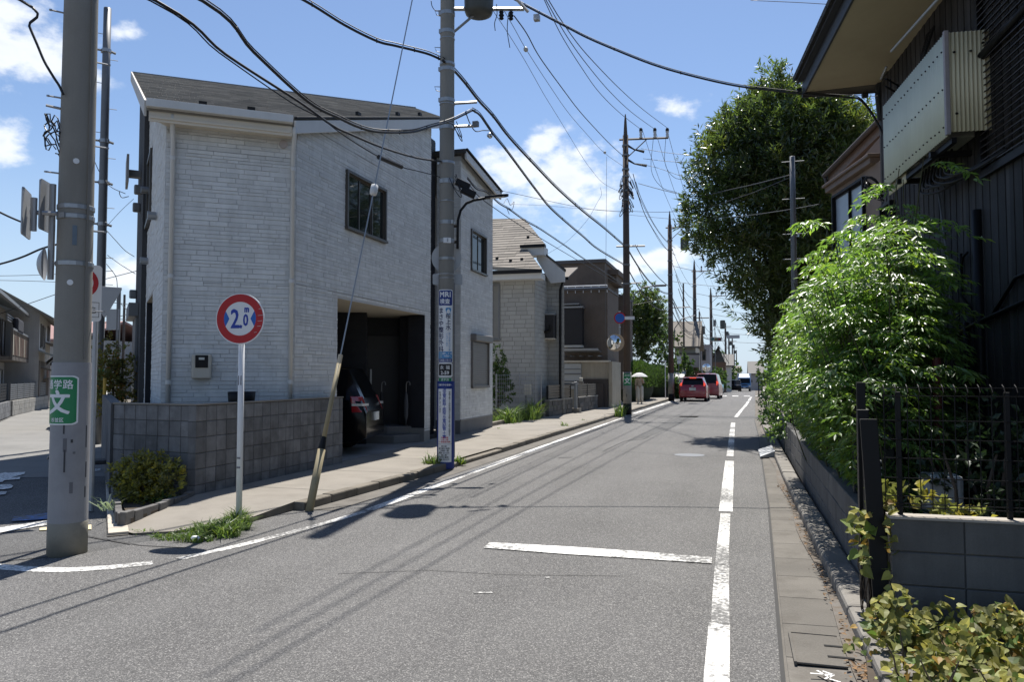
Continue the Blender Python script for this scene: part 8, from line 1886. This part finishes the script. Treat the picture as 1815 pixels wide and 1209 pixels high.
# fallen leaves in the gutter
n = 300; P = np.zeros((n, 3)); P[:, 1] = np.concatenate([nrg.uniform(3.8, 4.6, 170), nrg.uniform(4.6, 12, 130)]); P[:, 0] = np.concatenate([nrg.normal(.66, .05, 170), nrg.normal(.62, .03, 130)]); P[:, 2] = .03 + nrg.uniform(0, .02, n)
leaf_object('fallen_leaves', L_DRY, P, nrg.normal(size=(n, 3)) * np.array([1, 1, .15]), rand_dirs(n, 2.5), nrg.uniform(.015, .05, n), nrg.uniform(.01, .03, n), tones_n(n, .6, 1.5)); o = bpy.data.objects['fallen_leaves']; tag(o, 'dry fallen leaves gathered along the right gutter', 'fallen leaves', None, 'stuff')
litter = thing('litter', 'crumpled white wrapper lying in the grass at the kerb', 'litter', (-5.006, 6.295, 0.02)); o = MB().ball((0, 0, .02), (.05, .035, .025), 7, 4).build('wrapper', WHITE_P, litter); o.location = (0, 0, 0)
drn = thing('drain_cover', 'pale raised plastic ramp block in the right gutter by the tree shadow', 'kerb ramp', (0.516, 17.835, 0.0)); 
mb = MB(); mb.prism([(.42, 15.55), (.70, 15.7), (.70, 17.0), (.42, 17.0)], .02, [.05, .15, .15, .05]); mb.build('ramp', M('pale_plastic', (.42, .43, .44), .6, .08, 5), drn, bevel=.012)
for k in range(4): y = 15.85 + .3 * k; MB().hexa([(.42, y, .05), (.70, y, .152), (.70, y + .02, .152), (.42, y + .02, .05), (.42, y, .056), (.70, y, .157), (.70, y + .02, .157), (.42, y + .02, .056)]).build('rib', STEEL_D, drn)

# ------------------------------------------------------------------ vehicles and the pedestrian
def car(name, label, loc, rz, st, paint, wheels, wr=.30, tw=.19, lights='rear', group=None, plate_txt=None, glass_from=None, lamp_h=(.75, 1.15), tl_high=False):
    """st: stations front to back-ish along local y: (y, half width bottom, half width belt, half width roof, z bottom, z belt, z roof, flags)"""
    root = thing(name, label, 'car', loc, group, local=True, rz=rz)
    body, sideg, topg, frontg = MB(), MB(), MB(), MB(); rings = []
    for (y, wb, wl_, wr_, zb, zl, zr, fl) in st:
        zm = zb + (zl - zb) * .5
        rings.append([(-wb, y, zb), (-wl_, y, zm), (-wl_ * .985, y, zl), (-wr_, y, zr - .03), (-wr_ * .75, y, zr), (wr_ * .75, y, zr), (wr_, y, zr - .03), (wl_ * .985, y, zl), (wl_, y, zm), (wb, y, zb)])
    n = 10
    for i in range(len(rings) - 1):
        A, B = rings[i], rings[i + 1]; fl = st[i][7]
        for j in range(n - 1):
            q = [A[j], A[j + 1], B[j + 1], B[j]]
            tgt = body
            if 's' in fl and j in (2, 6): tgt = sideg
            if 't' in fl and j in (3, 4, 5): tgt = topg if st[i][0] < 0 else frontg
            tgt.poly(q)
        body.poly([A[9], A[0], B[0], B[9]])
    body.poly(rings[0][::-1]); body.poly(rings[-1])
    b = body.build('body', paint, root, smooth=False)
    me = b.data; bm_w = b.modifiers.new('weld', 'WELD'); bm_w.merge_threshold = .002; bv = b.modifiers.new('bevel', 'BEVEL'); bv.width = .035; bv.segments = 3; bv.limit_method = 'ANGLE'; bv.angle_limit = rad(18)
    for p in me.polygons: p.use_smooth = True
    for sg in (-1, 1):
        one = MB()
        for f in sideg.f:
            if sideg.v[f[0]][0] * sg > 0: one.poly([sideg.v[i] for i in f])
        if one.v: one.build('side_window', GLASS_C, root)
    if topg.v: topg.build('rear_window', GLASS_C, root)
    if frontg.v: frontg.build('windscreen', GLASS_C, root)
    for (wx, wy) in wheels:
        w = MB().lathe([(wr * .75, -tw / 2), (wr * .96, -tw / 2 + .01), (wr, -tw / 2 + .04), (wr, tw / 2 - .04), (wr * .96, tw / 2 - .01), (wr * .75, tw / 2)], (wx, wy, wr), 20, 'x').build('wheel', BLACK_R, root, smooth=True)
        MB().lathe([(.04, -tw / 2 - .005), (wr * .62, -tw / 2 + .005), (wr * .62, tw / 2 - .005), (.04, tw / 2 + .005)], (wx, wy, wr), 14, 'x').build('rim', STEEL, w)
    return root
PAINT_R = M('red_car_paint', (.33, .010, .022), .25, .05, 2, spec=.6, coat=.8); PAINT_S = M('rose_silver_paint', (.27, .07, .075), .3, .05, 2, metal=.2, coat=.6); PAINT_B = M('black_car_paint', (.004, .004, .005), .2, .05, 2, spec=.14, coat=.06); PAINT_T = M('teal_car_paint', (.12, .3, .34), .3, .05, coat=.5)
TAIL = M('tail_light_lit', (.55, .03, .02), .25, .05, 3, emit=((1., .1, .04), .45)); TAIL_D = M('tail_light_red', (.30, .008, .012), .12, .1, 8, spec=.7, coat=1.); TAIL_W = M('clear_lens', (.6, .6, .58), .1, spec=.7); BUMP = M('dark_bumper_plastic', (.03, .03, .032), .6); PLATE_M = M('number_plate_white', (.62, .63, .6), .5)
# red hatchback seen from behind (local +y forward)
HB = [(1.98, .60, .66, .60, .3, .60, .66, ''), (1.85, .78, .82, .70, .2, .68, .74, ''), (1.05, .83, .845, .72, .2, .92, .98, 't'), (.25, .84, .845, .60, .2, .95, 1.46, 's'), (-.7, .84, .845, .62, .2, .97, 1.525, 's'), (-1.35, .84, .845, .60, .2, 1.0, 1.49, ''), (-1.62, .835, .84, .585, .22, 1.02, 1.44, 't'), (-1.88, .825, .84, .66, .25, 1.0, 1.03, ''), (-1.97, .80, .82, .70, .3, .78, .82, ''), (-1.99, .76, .78, .72, .36, .6, .63, '')]
rc = car('red_hatchback', 'red hatchback seen from behind waiting with its brake lights on', (-2.55, 50.65, 0), rad(-1.5), HB, PAINT_R, [(-.74, 1.25), (.74, 1.25), (-.74, -1.25), (.74, -1.25)])
for s in (-1, 1):
    mb = MB(); mb.hexa([(s * .66, -1.93, .96), (s * .82, -1.87, .95), (s * .80, -1.79, .97), (s * .64, -1.86, .98), (s * .66, -1.84, 1.14), (s * .75, -1.79, 1.13), (s * .73, -1.7, 1.15), (s * .64, -1.75, 1.16)]); mb.build('tail_light', TAIL, rc)
    mb = MB(); mb.box(s * .76 - .05, s * .76 + .05, -1.98, -1.9, .78, .92); mb.build('tail_light', TAIL_D, rc, bevel=.02)
MB().box(-.2, .2, -1.68, -1.60, 1.43, 1.48).build('brake_light', TAIL, rc); MB().box(-.20, .20, -2.015, -1.99, .68, .86).build('number_plate', PLATE_M, rc); MB().box(-.72, .72, -2.005, -1.94, .28, .45).build('bumper', PAINT_R, rc, bevel=.03)
MB().box(-.06, .06, -1.99, -1.95, .92, .99).build('emblem', TAIL_W, rc); MB().box(-.62, .62, -1.80, -1.40, 1.49, 1.525).build('spoiler', PAINT_R, rc, bevel=.015); MB().tube([(-.1, -1.7, 1.1), (.3, -1.78, 1.08)], .012, 5).build('wiper', BLACK, rc)
# rose-silver van ahead
VN = [(2.2, .66, .72, .6, .3, .7, .76, ''), (2.05, .8, .84, .7, .2, .86, .95, ''), (1.4, .84, .845, .7, .2, 1.0, 1.12, 't'), (.7, .845, .845, .66, .2, 1.02, 1.74, 's'), (-1.6, .845, .845, .66, .22, 1.05, 1.80, 's'), (-2.05, .84, .84, .65, .24, 1.05, 1.74, 't'), (-2.25, .83, .835, .70, .28, 1.02, 1.10, ''), (-2.3, .8, .82, .74, .36, .7, .74, '')]
vn = car('silver_van', 'rose silver van mostly hidden just ahead of the red hatchback', (-1.9, 57.5, gz(57)), rad(-2.5), VN, PAINT_S, [(-.74, 1.4), (.74, 1.4), (-.74, -1.5), (.74, -1.5)])
for s in (-1, 1): mb = MB(); mb.hexa([(s * .68, -2.30, .95), (s * .84, -2.2, .95), (s * .82, -2.1, .97), (s * .66, -2.2, .97), (s * .66, -2.25, 1.25), (s * .78, -2.18, 1.24), (s * .76, -2.1, 1.25), (s * .64, -2.16, 1.26)]); mb.build('tail_light', TAIL, vn)
MB().box(-.2, .2, -2.33, -2.30, .7, .86).build('number_plate', PLATE_M, vn)
tc = car('teal_car', 'small teal car parked far off beyond the silver van', ((-2.276, 92, 0.035)[0], 93, gz(93)), rad(180), HB, PAINT_T, [(-.74, 1.25), (.74, 1.25), (-.74, -1.25), (.74, -1.25)])
dc = car('dark_far_car', 'dark car far down the street left of the blue truck', ((-0.109, 122, -0.461)[0], 123, gz(122)), rad(180), VN, PAINT_B, [(-.74, 1.4), (.74, 1.4)])
# black people carrier in the carport, tail towards the street
MV = [(1.75, .66, .72, .6, .3, .8, .86, ''), (1.3, .83, .84, .7, .2, 1.0, 1.10, 't'), (.7, .84, .845, .64, .2, 1.0, 1.60, 's'), (-1.3, .845, .845, .65, .22, 1.03, 1.68, 's'), (-1.72, .84, .845, .64, .24, 1.03, 1.63, 't'), (-2.0, .83, .84, .70, .27, 1.0, 1.06, ''), (-2.10, .80, .82, .74, .32, .78, .82, ''), (-2.11, .77, .79, .73, .38, .5, .54, '')]
bk = car('black_car', 'glossy black family car parked nose in under the carport', (-8.9, 13.35, .11), rad(104), MV, PAINT_B, [(-.74, 1.3), (.74, 1.3), (-.74, -1.35), (.74, -1.35)], wr=.31)
for s in (-1, 1):
    def lamp(zs, g): return [(s * (x + g * (x > .7)), y - g * (y < -1.95), zs[k // 4]) for k, (x, y) in enumerate(((.66, -2.11), (.835, -2.03), (.852, -1.84), (.66, -1.9), (.64, -2.0), (.80, -1.95), (.835, -1.80), (.64, -1.85)))]
    mb = MB(); mb.hexa(lamp((.80, 1.10), 0)); t_ = mb.build('tail_light', TAIL_D, bk, bevel=.012)
    q = lamp((.92, .97), .006); mb = MB(); mb.hexa(q[:4] + [(x, y, .965) for x, y, z in q[:4]]); mb.build('reversing_lens', TAIL_W, t_)
MB().box(-.17, .17, -2.14, -2.10, .62, .78).build('number_plate', PLATE_M, bk)
# blue truck with white box body, facing the viewer (local -y forward)
TX, _, TZ = (1.211, 127, -0.806); tk = thing('blue_truck', 'blue cab truck with white box body approaching from far away', 'truck', (TX, 127, gz(127)), local=True)
TBL = M('truck_blue', (.05, .20, .46), .35, .05, coat=.5)
cb2 = MB(); cb2.prism([(-.98, -.1), (.98, -.1), (1.0, 1.6), (-1.0, 1.6)], .45, 1.25); cb2.add([(-.98, -.1, 1.25), (.98, -.1, 1.25), (.93, .25, 2.15), (-.93, .25, 2.15), (-1, 1.6, 1.25), (1, 1.6, 1.25), (.95, 1.6, 2.2), (-.95, 1.6, 2.2)], [(0, 1, 2, 3), (1, 5, 6, 2), (4, 0, 3, 7), (3, 2, 6, 7)]); cb2.build('cab', TBL, tk, bevel=.05)
mb = MB(); mb.poly([(-.86, -.11, 1.3), (.86, -.11, 1.3), (.82, .2, 2.06), (-.82, .2, 2.06)]); mb.build('windscreen', GLASS_C, tk)
MB().box(-1.05, 1.05, 1.7, 6.0, .75, 2.9).build('cargo_box', M('cargo_white', (.55, .57, .6), .5), tk, bevel=.03); MB().hexa([(-.85, .5, 2.2), (.85, .5, 2.2), (.9, 1.65, 2.2), (-.9, 1.65, 2.2), (-.7, 1.2, 2.7), (.7, 1.2, 2.7), (.8, 1.65, 2.8), (-.8, 1.65, 2.8)]).build('roof_fairing', M('cargo_white_b', (.45, .5, .58), .5), tk, bevel=.03)
for s in (-1, 1): MB().box(s * .78 - .14, s * .78 + .14, -.16, -.08, .72, .92).build('headlight', TAIL_W, tk, bevel=.02); MB().box(s * 1.14 - .07, s * 1.14 + .07, .1, .16, 1.4, 1.85).build('mirror', BLACK, tk)
MB().box(-.95, .95, -.18, .0, .4, .68).build('bumper', STEEL_D, tk, bevel=.03); MB().box(-.17, .17, -.2, -.17, .5, .66).build('number_plate', PLATE_M, tk); MB().box(-.5, .5, -.13, -.08, .95, 1.1).build('grille', BLACK, tk)
for wx, wy in ((-.82, .7), (.82, .7), (-.82, 4.6), (.82, 4.6)): MB().lathe([(.3, -.12), (.38, -.1), (.38, .1), (.3, .12)], (wx, wy, .38), 16, 'x').build('wheel', BLACK_R, tk)
# motor scooter beside the block wall end
sc = thing('motor_scooter', 'black motor scooter nose poking out behind the end of block wall', 'scooter', (-9.05, 9.55, 0), local=True, rz=rad(-42))
w = MB().lathe([(.16, -.045), (.21, -.04), (.225, 0), (.21, .04), (.16, .045)], (0, -.62, .225), 18, 'x').build('wheel', BLACK_R, sc); MB().lathe([(.03, -.04), (.15, -.03), (.15, .03), (.03, .04)], (0, -.62, .225), 12, 'x').build('rim', STEEL, w)
MB().lathe([(.16, -.05), (.21, -.045), (.225, 0), (.21, .045), (.16, .05)], (0, .6, .225), 18, 'x').build('wheel', BLACK_R, sc)
MB().hexa([(-.16, -.52, .35), (.16, -.52, .35), (.14, -.3, .3), (-.14, -.3, .3), (-.2, -.5, .85), (.2, -.5, .85), (.15, -.38, .9), (-.15, -.38, .9)]).build('leg_shield', PAINT_B, sc, bevel=.04); MB().hexa([(-.07, -.9, .38), (.07, -.9, .38), (.08, -.35, .44), (-.08, -.35, .44), (-.05, -.85, .46), (.05, -.85, .46), (.06, -.4, .52), (-.06, -.4, .52)]).build('front_fender', PAINT_B, sc, bevel=.02)
MB().box(-.17, .17, -.3, .25, .28, .34).build('footboard', BUMP, sc, bevel=.02); MB().hexa([(-.16, .15, .3), (.16, .15, .3), (.14, .85, .4), (-.14, .85, .4), (-.15, .2, .68), (.15, .2, .68), (.12, .85, .72), (-.12, .85, .72)]).build('rear_body', PAINT_B, sc, bevel=.05); MB().box(-.13, .13, .15, .8, .70, .78).build('seat', BUMP, sc, bevel=.035)
MB().tube([(-.33, -.3, .98), (-.12, -.42, .95), (.12, -.42, .95), (.33, -.3, .98)], .018, 8).build('handlebar', BLACK, sc); MB().ball((0, -.53, .86), (.09, .05, .07), 12, 8).build('headlight', TAIL_W, sc, smooth=True)
for s in (-1, 1): MB().tube([(s * .2, -.4, .96), (s * .3, -.38, 1.12)], .006, 5).build('mirror_stalk', BLACK, sc); MB().ball((s * .3, -.38, 1.15), (.05, .012, .035), 10, 6).build('mirror', BLACK, sc)
# umbrellas hung in the porch, black tub on the wall
for x_, y_, mt, lab in ((-7.05, 15.75, M('dark_grey_cloth', (.06, .065, .075), .8), 'closed grey umbrella leaning in the dark porch, nearer the street'), (-7.55, 15.55, M('black_cloth', (.02, .02, .022), .8), 'closed black umbrella leaning deeper in the dark porch')):
    u = thing('umbrella', lab, 'umbrella', (x_, y_, .46), local=True); MB().lathe([(.008, .0), (.012, .12), (.045, .25), (.05, .5), (.03, .72), (.012, .78)], (0, 0, 0), 10).build('canopy', mt, u, smooth=True)
    MB().tube([(0, 0, .76), (0, 0, .95), (.02, 0, 1.0), (.06, 0, 1.01), (.09, 0, .98), (.09, 0, .93)], .010, 6).build('handle', M('grey_handle', (.16, .16, .16), .5), u)
pt = thing('plastic_tub', 'black plastic tub standing behind the block wall below the meter', 'tub', (-7.1, 9.9, .0), local=True); MB().lathe([(.12, 0), (.16, 1.0), (.19, 1.24), (.20, 1.36), (.185, 1.36), (.17, 1.2)], (0, 0, 0), 18).build('tub', BLACK, pt, smooth=True)

# pedestrian with a white parasol, walking towards the viewer
def skin_figure(name, verts, edges, radii, root_i, mat, parent, sub=2):
    me = bpy.data.meshes.new(name); me.from_pydata(verts, edges, []); me.materials.append(mat)
    o = put(name, me, parent); sm = o.modifiers.new('skin', 'SKIN'); sm.use_smooth_shade = True
    if not me.skin_vertices: me.attributes.new  # the modifier adds its layer on link
    for i, r in enumerate(radii): me.skin_vertices[0].data[i].radius = r if isinstance(r, tuple) else (r, r)
    me.skin_vertices[0].data[root_i].use_root = True; sb = o.modifiers.new('subdivision', 'SUBSURF'); sb.levels = sb.render_levels = sub; return o
PX_, PY_ = -4.95, 41.2
per = thing('person', 'pedestrian in cream top and wide cream trousers holding a white parasol', 'person', (PX_, PY_, .105), local=True, rz=rad(10))
SKIN = M('skin', (.42, .26, .19), .6, .05, 5)
V = [(0, 0, .90), (0, .0, 1.08), (0, -.01, 1.27), (0, 0, 1.36), (0, -.02, 1.44), (0, -.03, 1.54), (-.15, 0, 1.31), (-.20, .01, 1.10), (-.21, -.06, .88), (-.21, -.09, .80), (.15, 0, 1.31), (.21, .0, 1.10), (.15, -.14, 1.22), (.12, -.17, 1.28), (-.09, 0, .86), (-.10, -.04, .47), (-.10, -.02, .08), (-.10, -.13, .03), (.09, 0, .86), (.10, .05, .48), (.10, .13, .09), (.10, .04, .03), (-.21, -.11, .74), (-.195, -.135, .75)]
Ed = [(0, 1), (1, 2), (2, 3), (3, 4), (4, 5), (2, 6), (6, 7), (7, 8), (8, 9), (9, 22), (9, 23), (2, 10), (10, 11), (11, 12), (12, 13), (0, 14), (14, 15), (15, 16), (16, 17), (0, 18), (18, 19), (19, 20), (20, 21)]
Rd = [(.13, .10), (.105, .085), (.125, .09), (.05, .05), (.075, .085), (.07, .085), .055, .042, .033, .03, .055, .042, .036, .035, .09, .06, .042, .035, .09, .06, .042, .035, .014, .012]
skin_figure('body', V, Ed, Rd, 0, SKIN, per)
CLO = M('cream_cloth', (.37, .31, .24), .9, .08, 8, .2, 40); CLT = M('pale_cream_cloth', (.50, .47, .41), .9, .08, 8, .2, 40)
mb = MB(); mb.lathe([(.135, .86), (.128, .95), (.118, 1.06), (.14, 1.18), (.15, 1.28), (.10, 1.34), (.06, 1.365)], (0, 0, 0), 16); o = mb.build('shirt', CLO, per, smooth=True); o.scale = (1.12, .82, 1)
for a, b, c in ((V[6], V[7], (-.205, -.02, .98)), (V[10], V[11], (.19, -.06, 1.15))): mb = MB(); mb.tube([a, b, c], [.072, .058, .052], 10); mb.build('sleeve', CLO, per, smooth=True)
for a, b, c in ((V[14], V[15], (-.10, -.03, .07)), (V[18], V[19], (.10, .11, .08))): mb = MB(); mb.tube([(a[0] * .8, a[1], .93), a, b, c], [.11, .112, .10, .095], 12); mb.build('trouser_leg', CLT, per, smooth=True)
mb = MB(); mb.lathe([(.128, .90), (.132, .92), (.13, .94)], (0, 0, 0), 14); o = mb.build('belt', M('brown_belt', (.08, .05, .03), .6), per); o.scale = (1.12, .85, 1)
mb = MB(); mb.ball((0, -.0, 1.515), (.088, .10, .105), 14, 10); mb.tube([(0, .06, 1.5), (0, .07, 1.40), (0, .06, 1.34)], [.075, .07, .04], 10); mb.build('hair', M('dark_hair', (.02, .015, .012), .5), per, smooth=True)
mb = MB(); mb.ball((0, -.045, 1.485), (.065, .07, .088), 14, 10); mb.ball((0, -.115, 1.485), (.012, .016, .02), 8, 5); f_ = mb.build('face', SKIN, per, smooth=True)
for s in (-1, 1): MB().ball((s * .027, -.108, 1.505), (.012, .007, .007), 8, 5).build('eye', BLACK, f_)
MB().ball((0, -.110, 1.447), (.022, .008, .006), 8, 5).build('mouth', M('lip', (.3, .1, .09), .5), f_)
for a in (V[17], V[21]): MB().ball((a[0], a[1] - .02, .035), (.045, .12, .035), 10, 6).build('shoe', M('pale_shoe', (.5, .48, .45), .7), per, smooth=True)
mb = MB()
for k in range(4): mb.tube([(.10, -.17 - .0, 1.255 + .02 * k), (.115, -.205, 1.255 + .02 * k), (.145, -.20, 1.257 + .02 * k)], .011, 6)
mb.tube([(.14, -.16, 1.30), (.135, -.19, 1.33)], .012, 6); mb.build('fingers', SKIN, per, smooth=True)
par = thing('parasol', 'small white parasol held over the pedestrian', 'parasol', (PX_ - .02, PY_ - .05, 1.3), local=True)
vs, fs, n = [(.02, 0, .46)], [], 16
for r, z in ((.16, .43), (.32, .355), (.45, .24)):
    for k in range(n): q = 2 * math.pi * k / n; e = 1.0 if k % 2 == 0 else .955; vs.append((.02 + r * e * math.cos(q), r * e * math.sin(q), z + (.0 if k % 2 == 0 else .012)))
fs = [(0, 1 + k, 1 + (k + 1) % n) for k in range(n)] + [(1 + i * n + k, 1 + (i + 1) * n + k, 1 + (i + 1) * n + (k + 1) % n, 1 + i * n + (k + 1) % n) for i in range(2) for k in range(n)]
mb = MB(); mb.add(vs, fs); mb.build('canopy', M('white_cloth', (.72, .72, .72), .8, .04, 5, trans=.25), par)
MB().tube([(.13, -.14, -.12), (.02, 0, .5)], .008, 6).build('shaft', STEEL, par)
for k in range(8): q = 2 * math.pi * k / 8; MB().tube([(.02, 0, .44), (.02 + .44 * math.cos(q), .44 * math.sin(q), .235)], .004, 4).build('rib', STEEL, par)
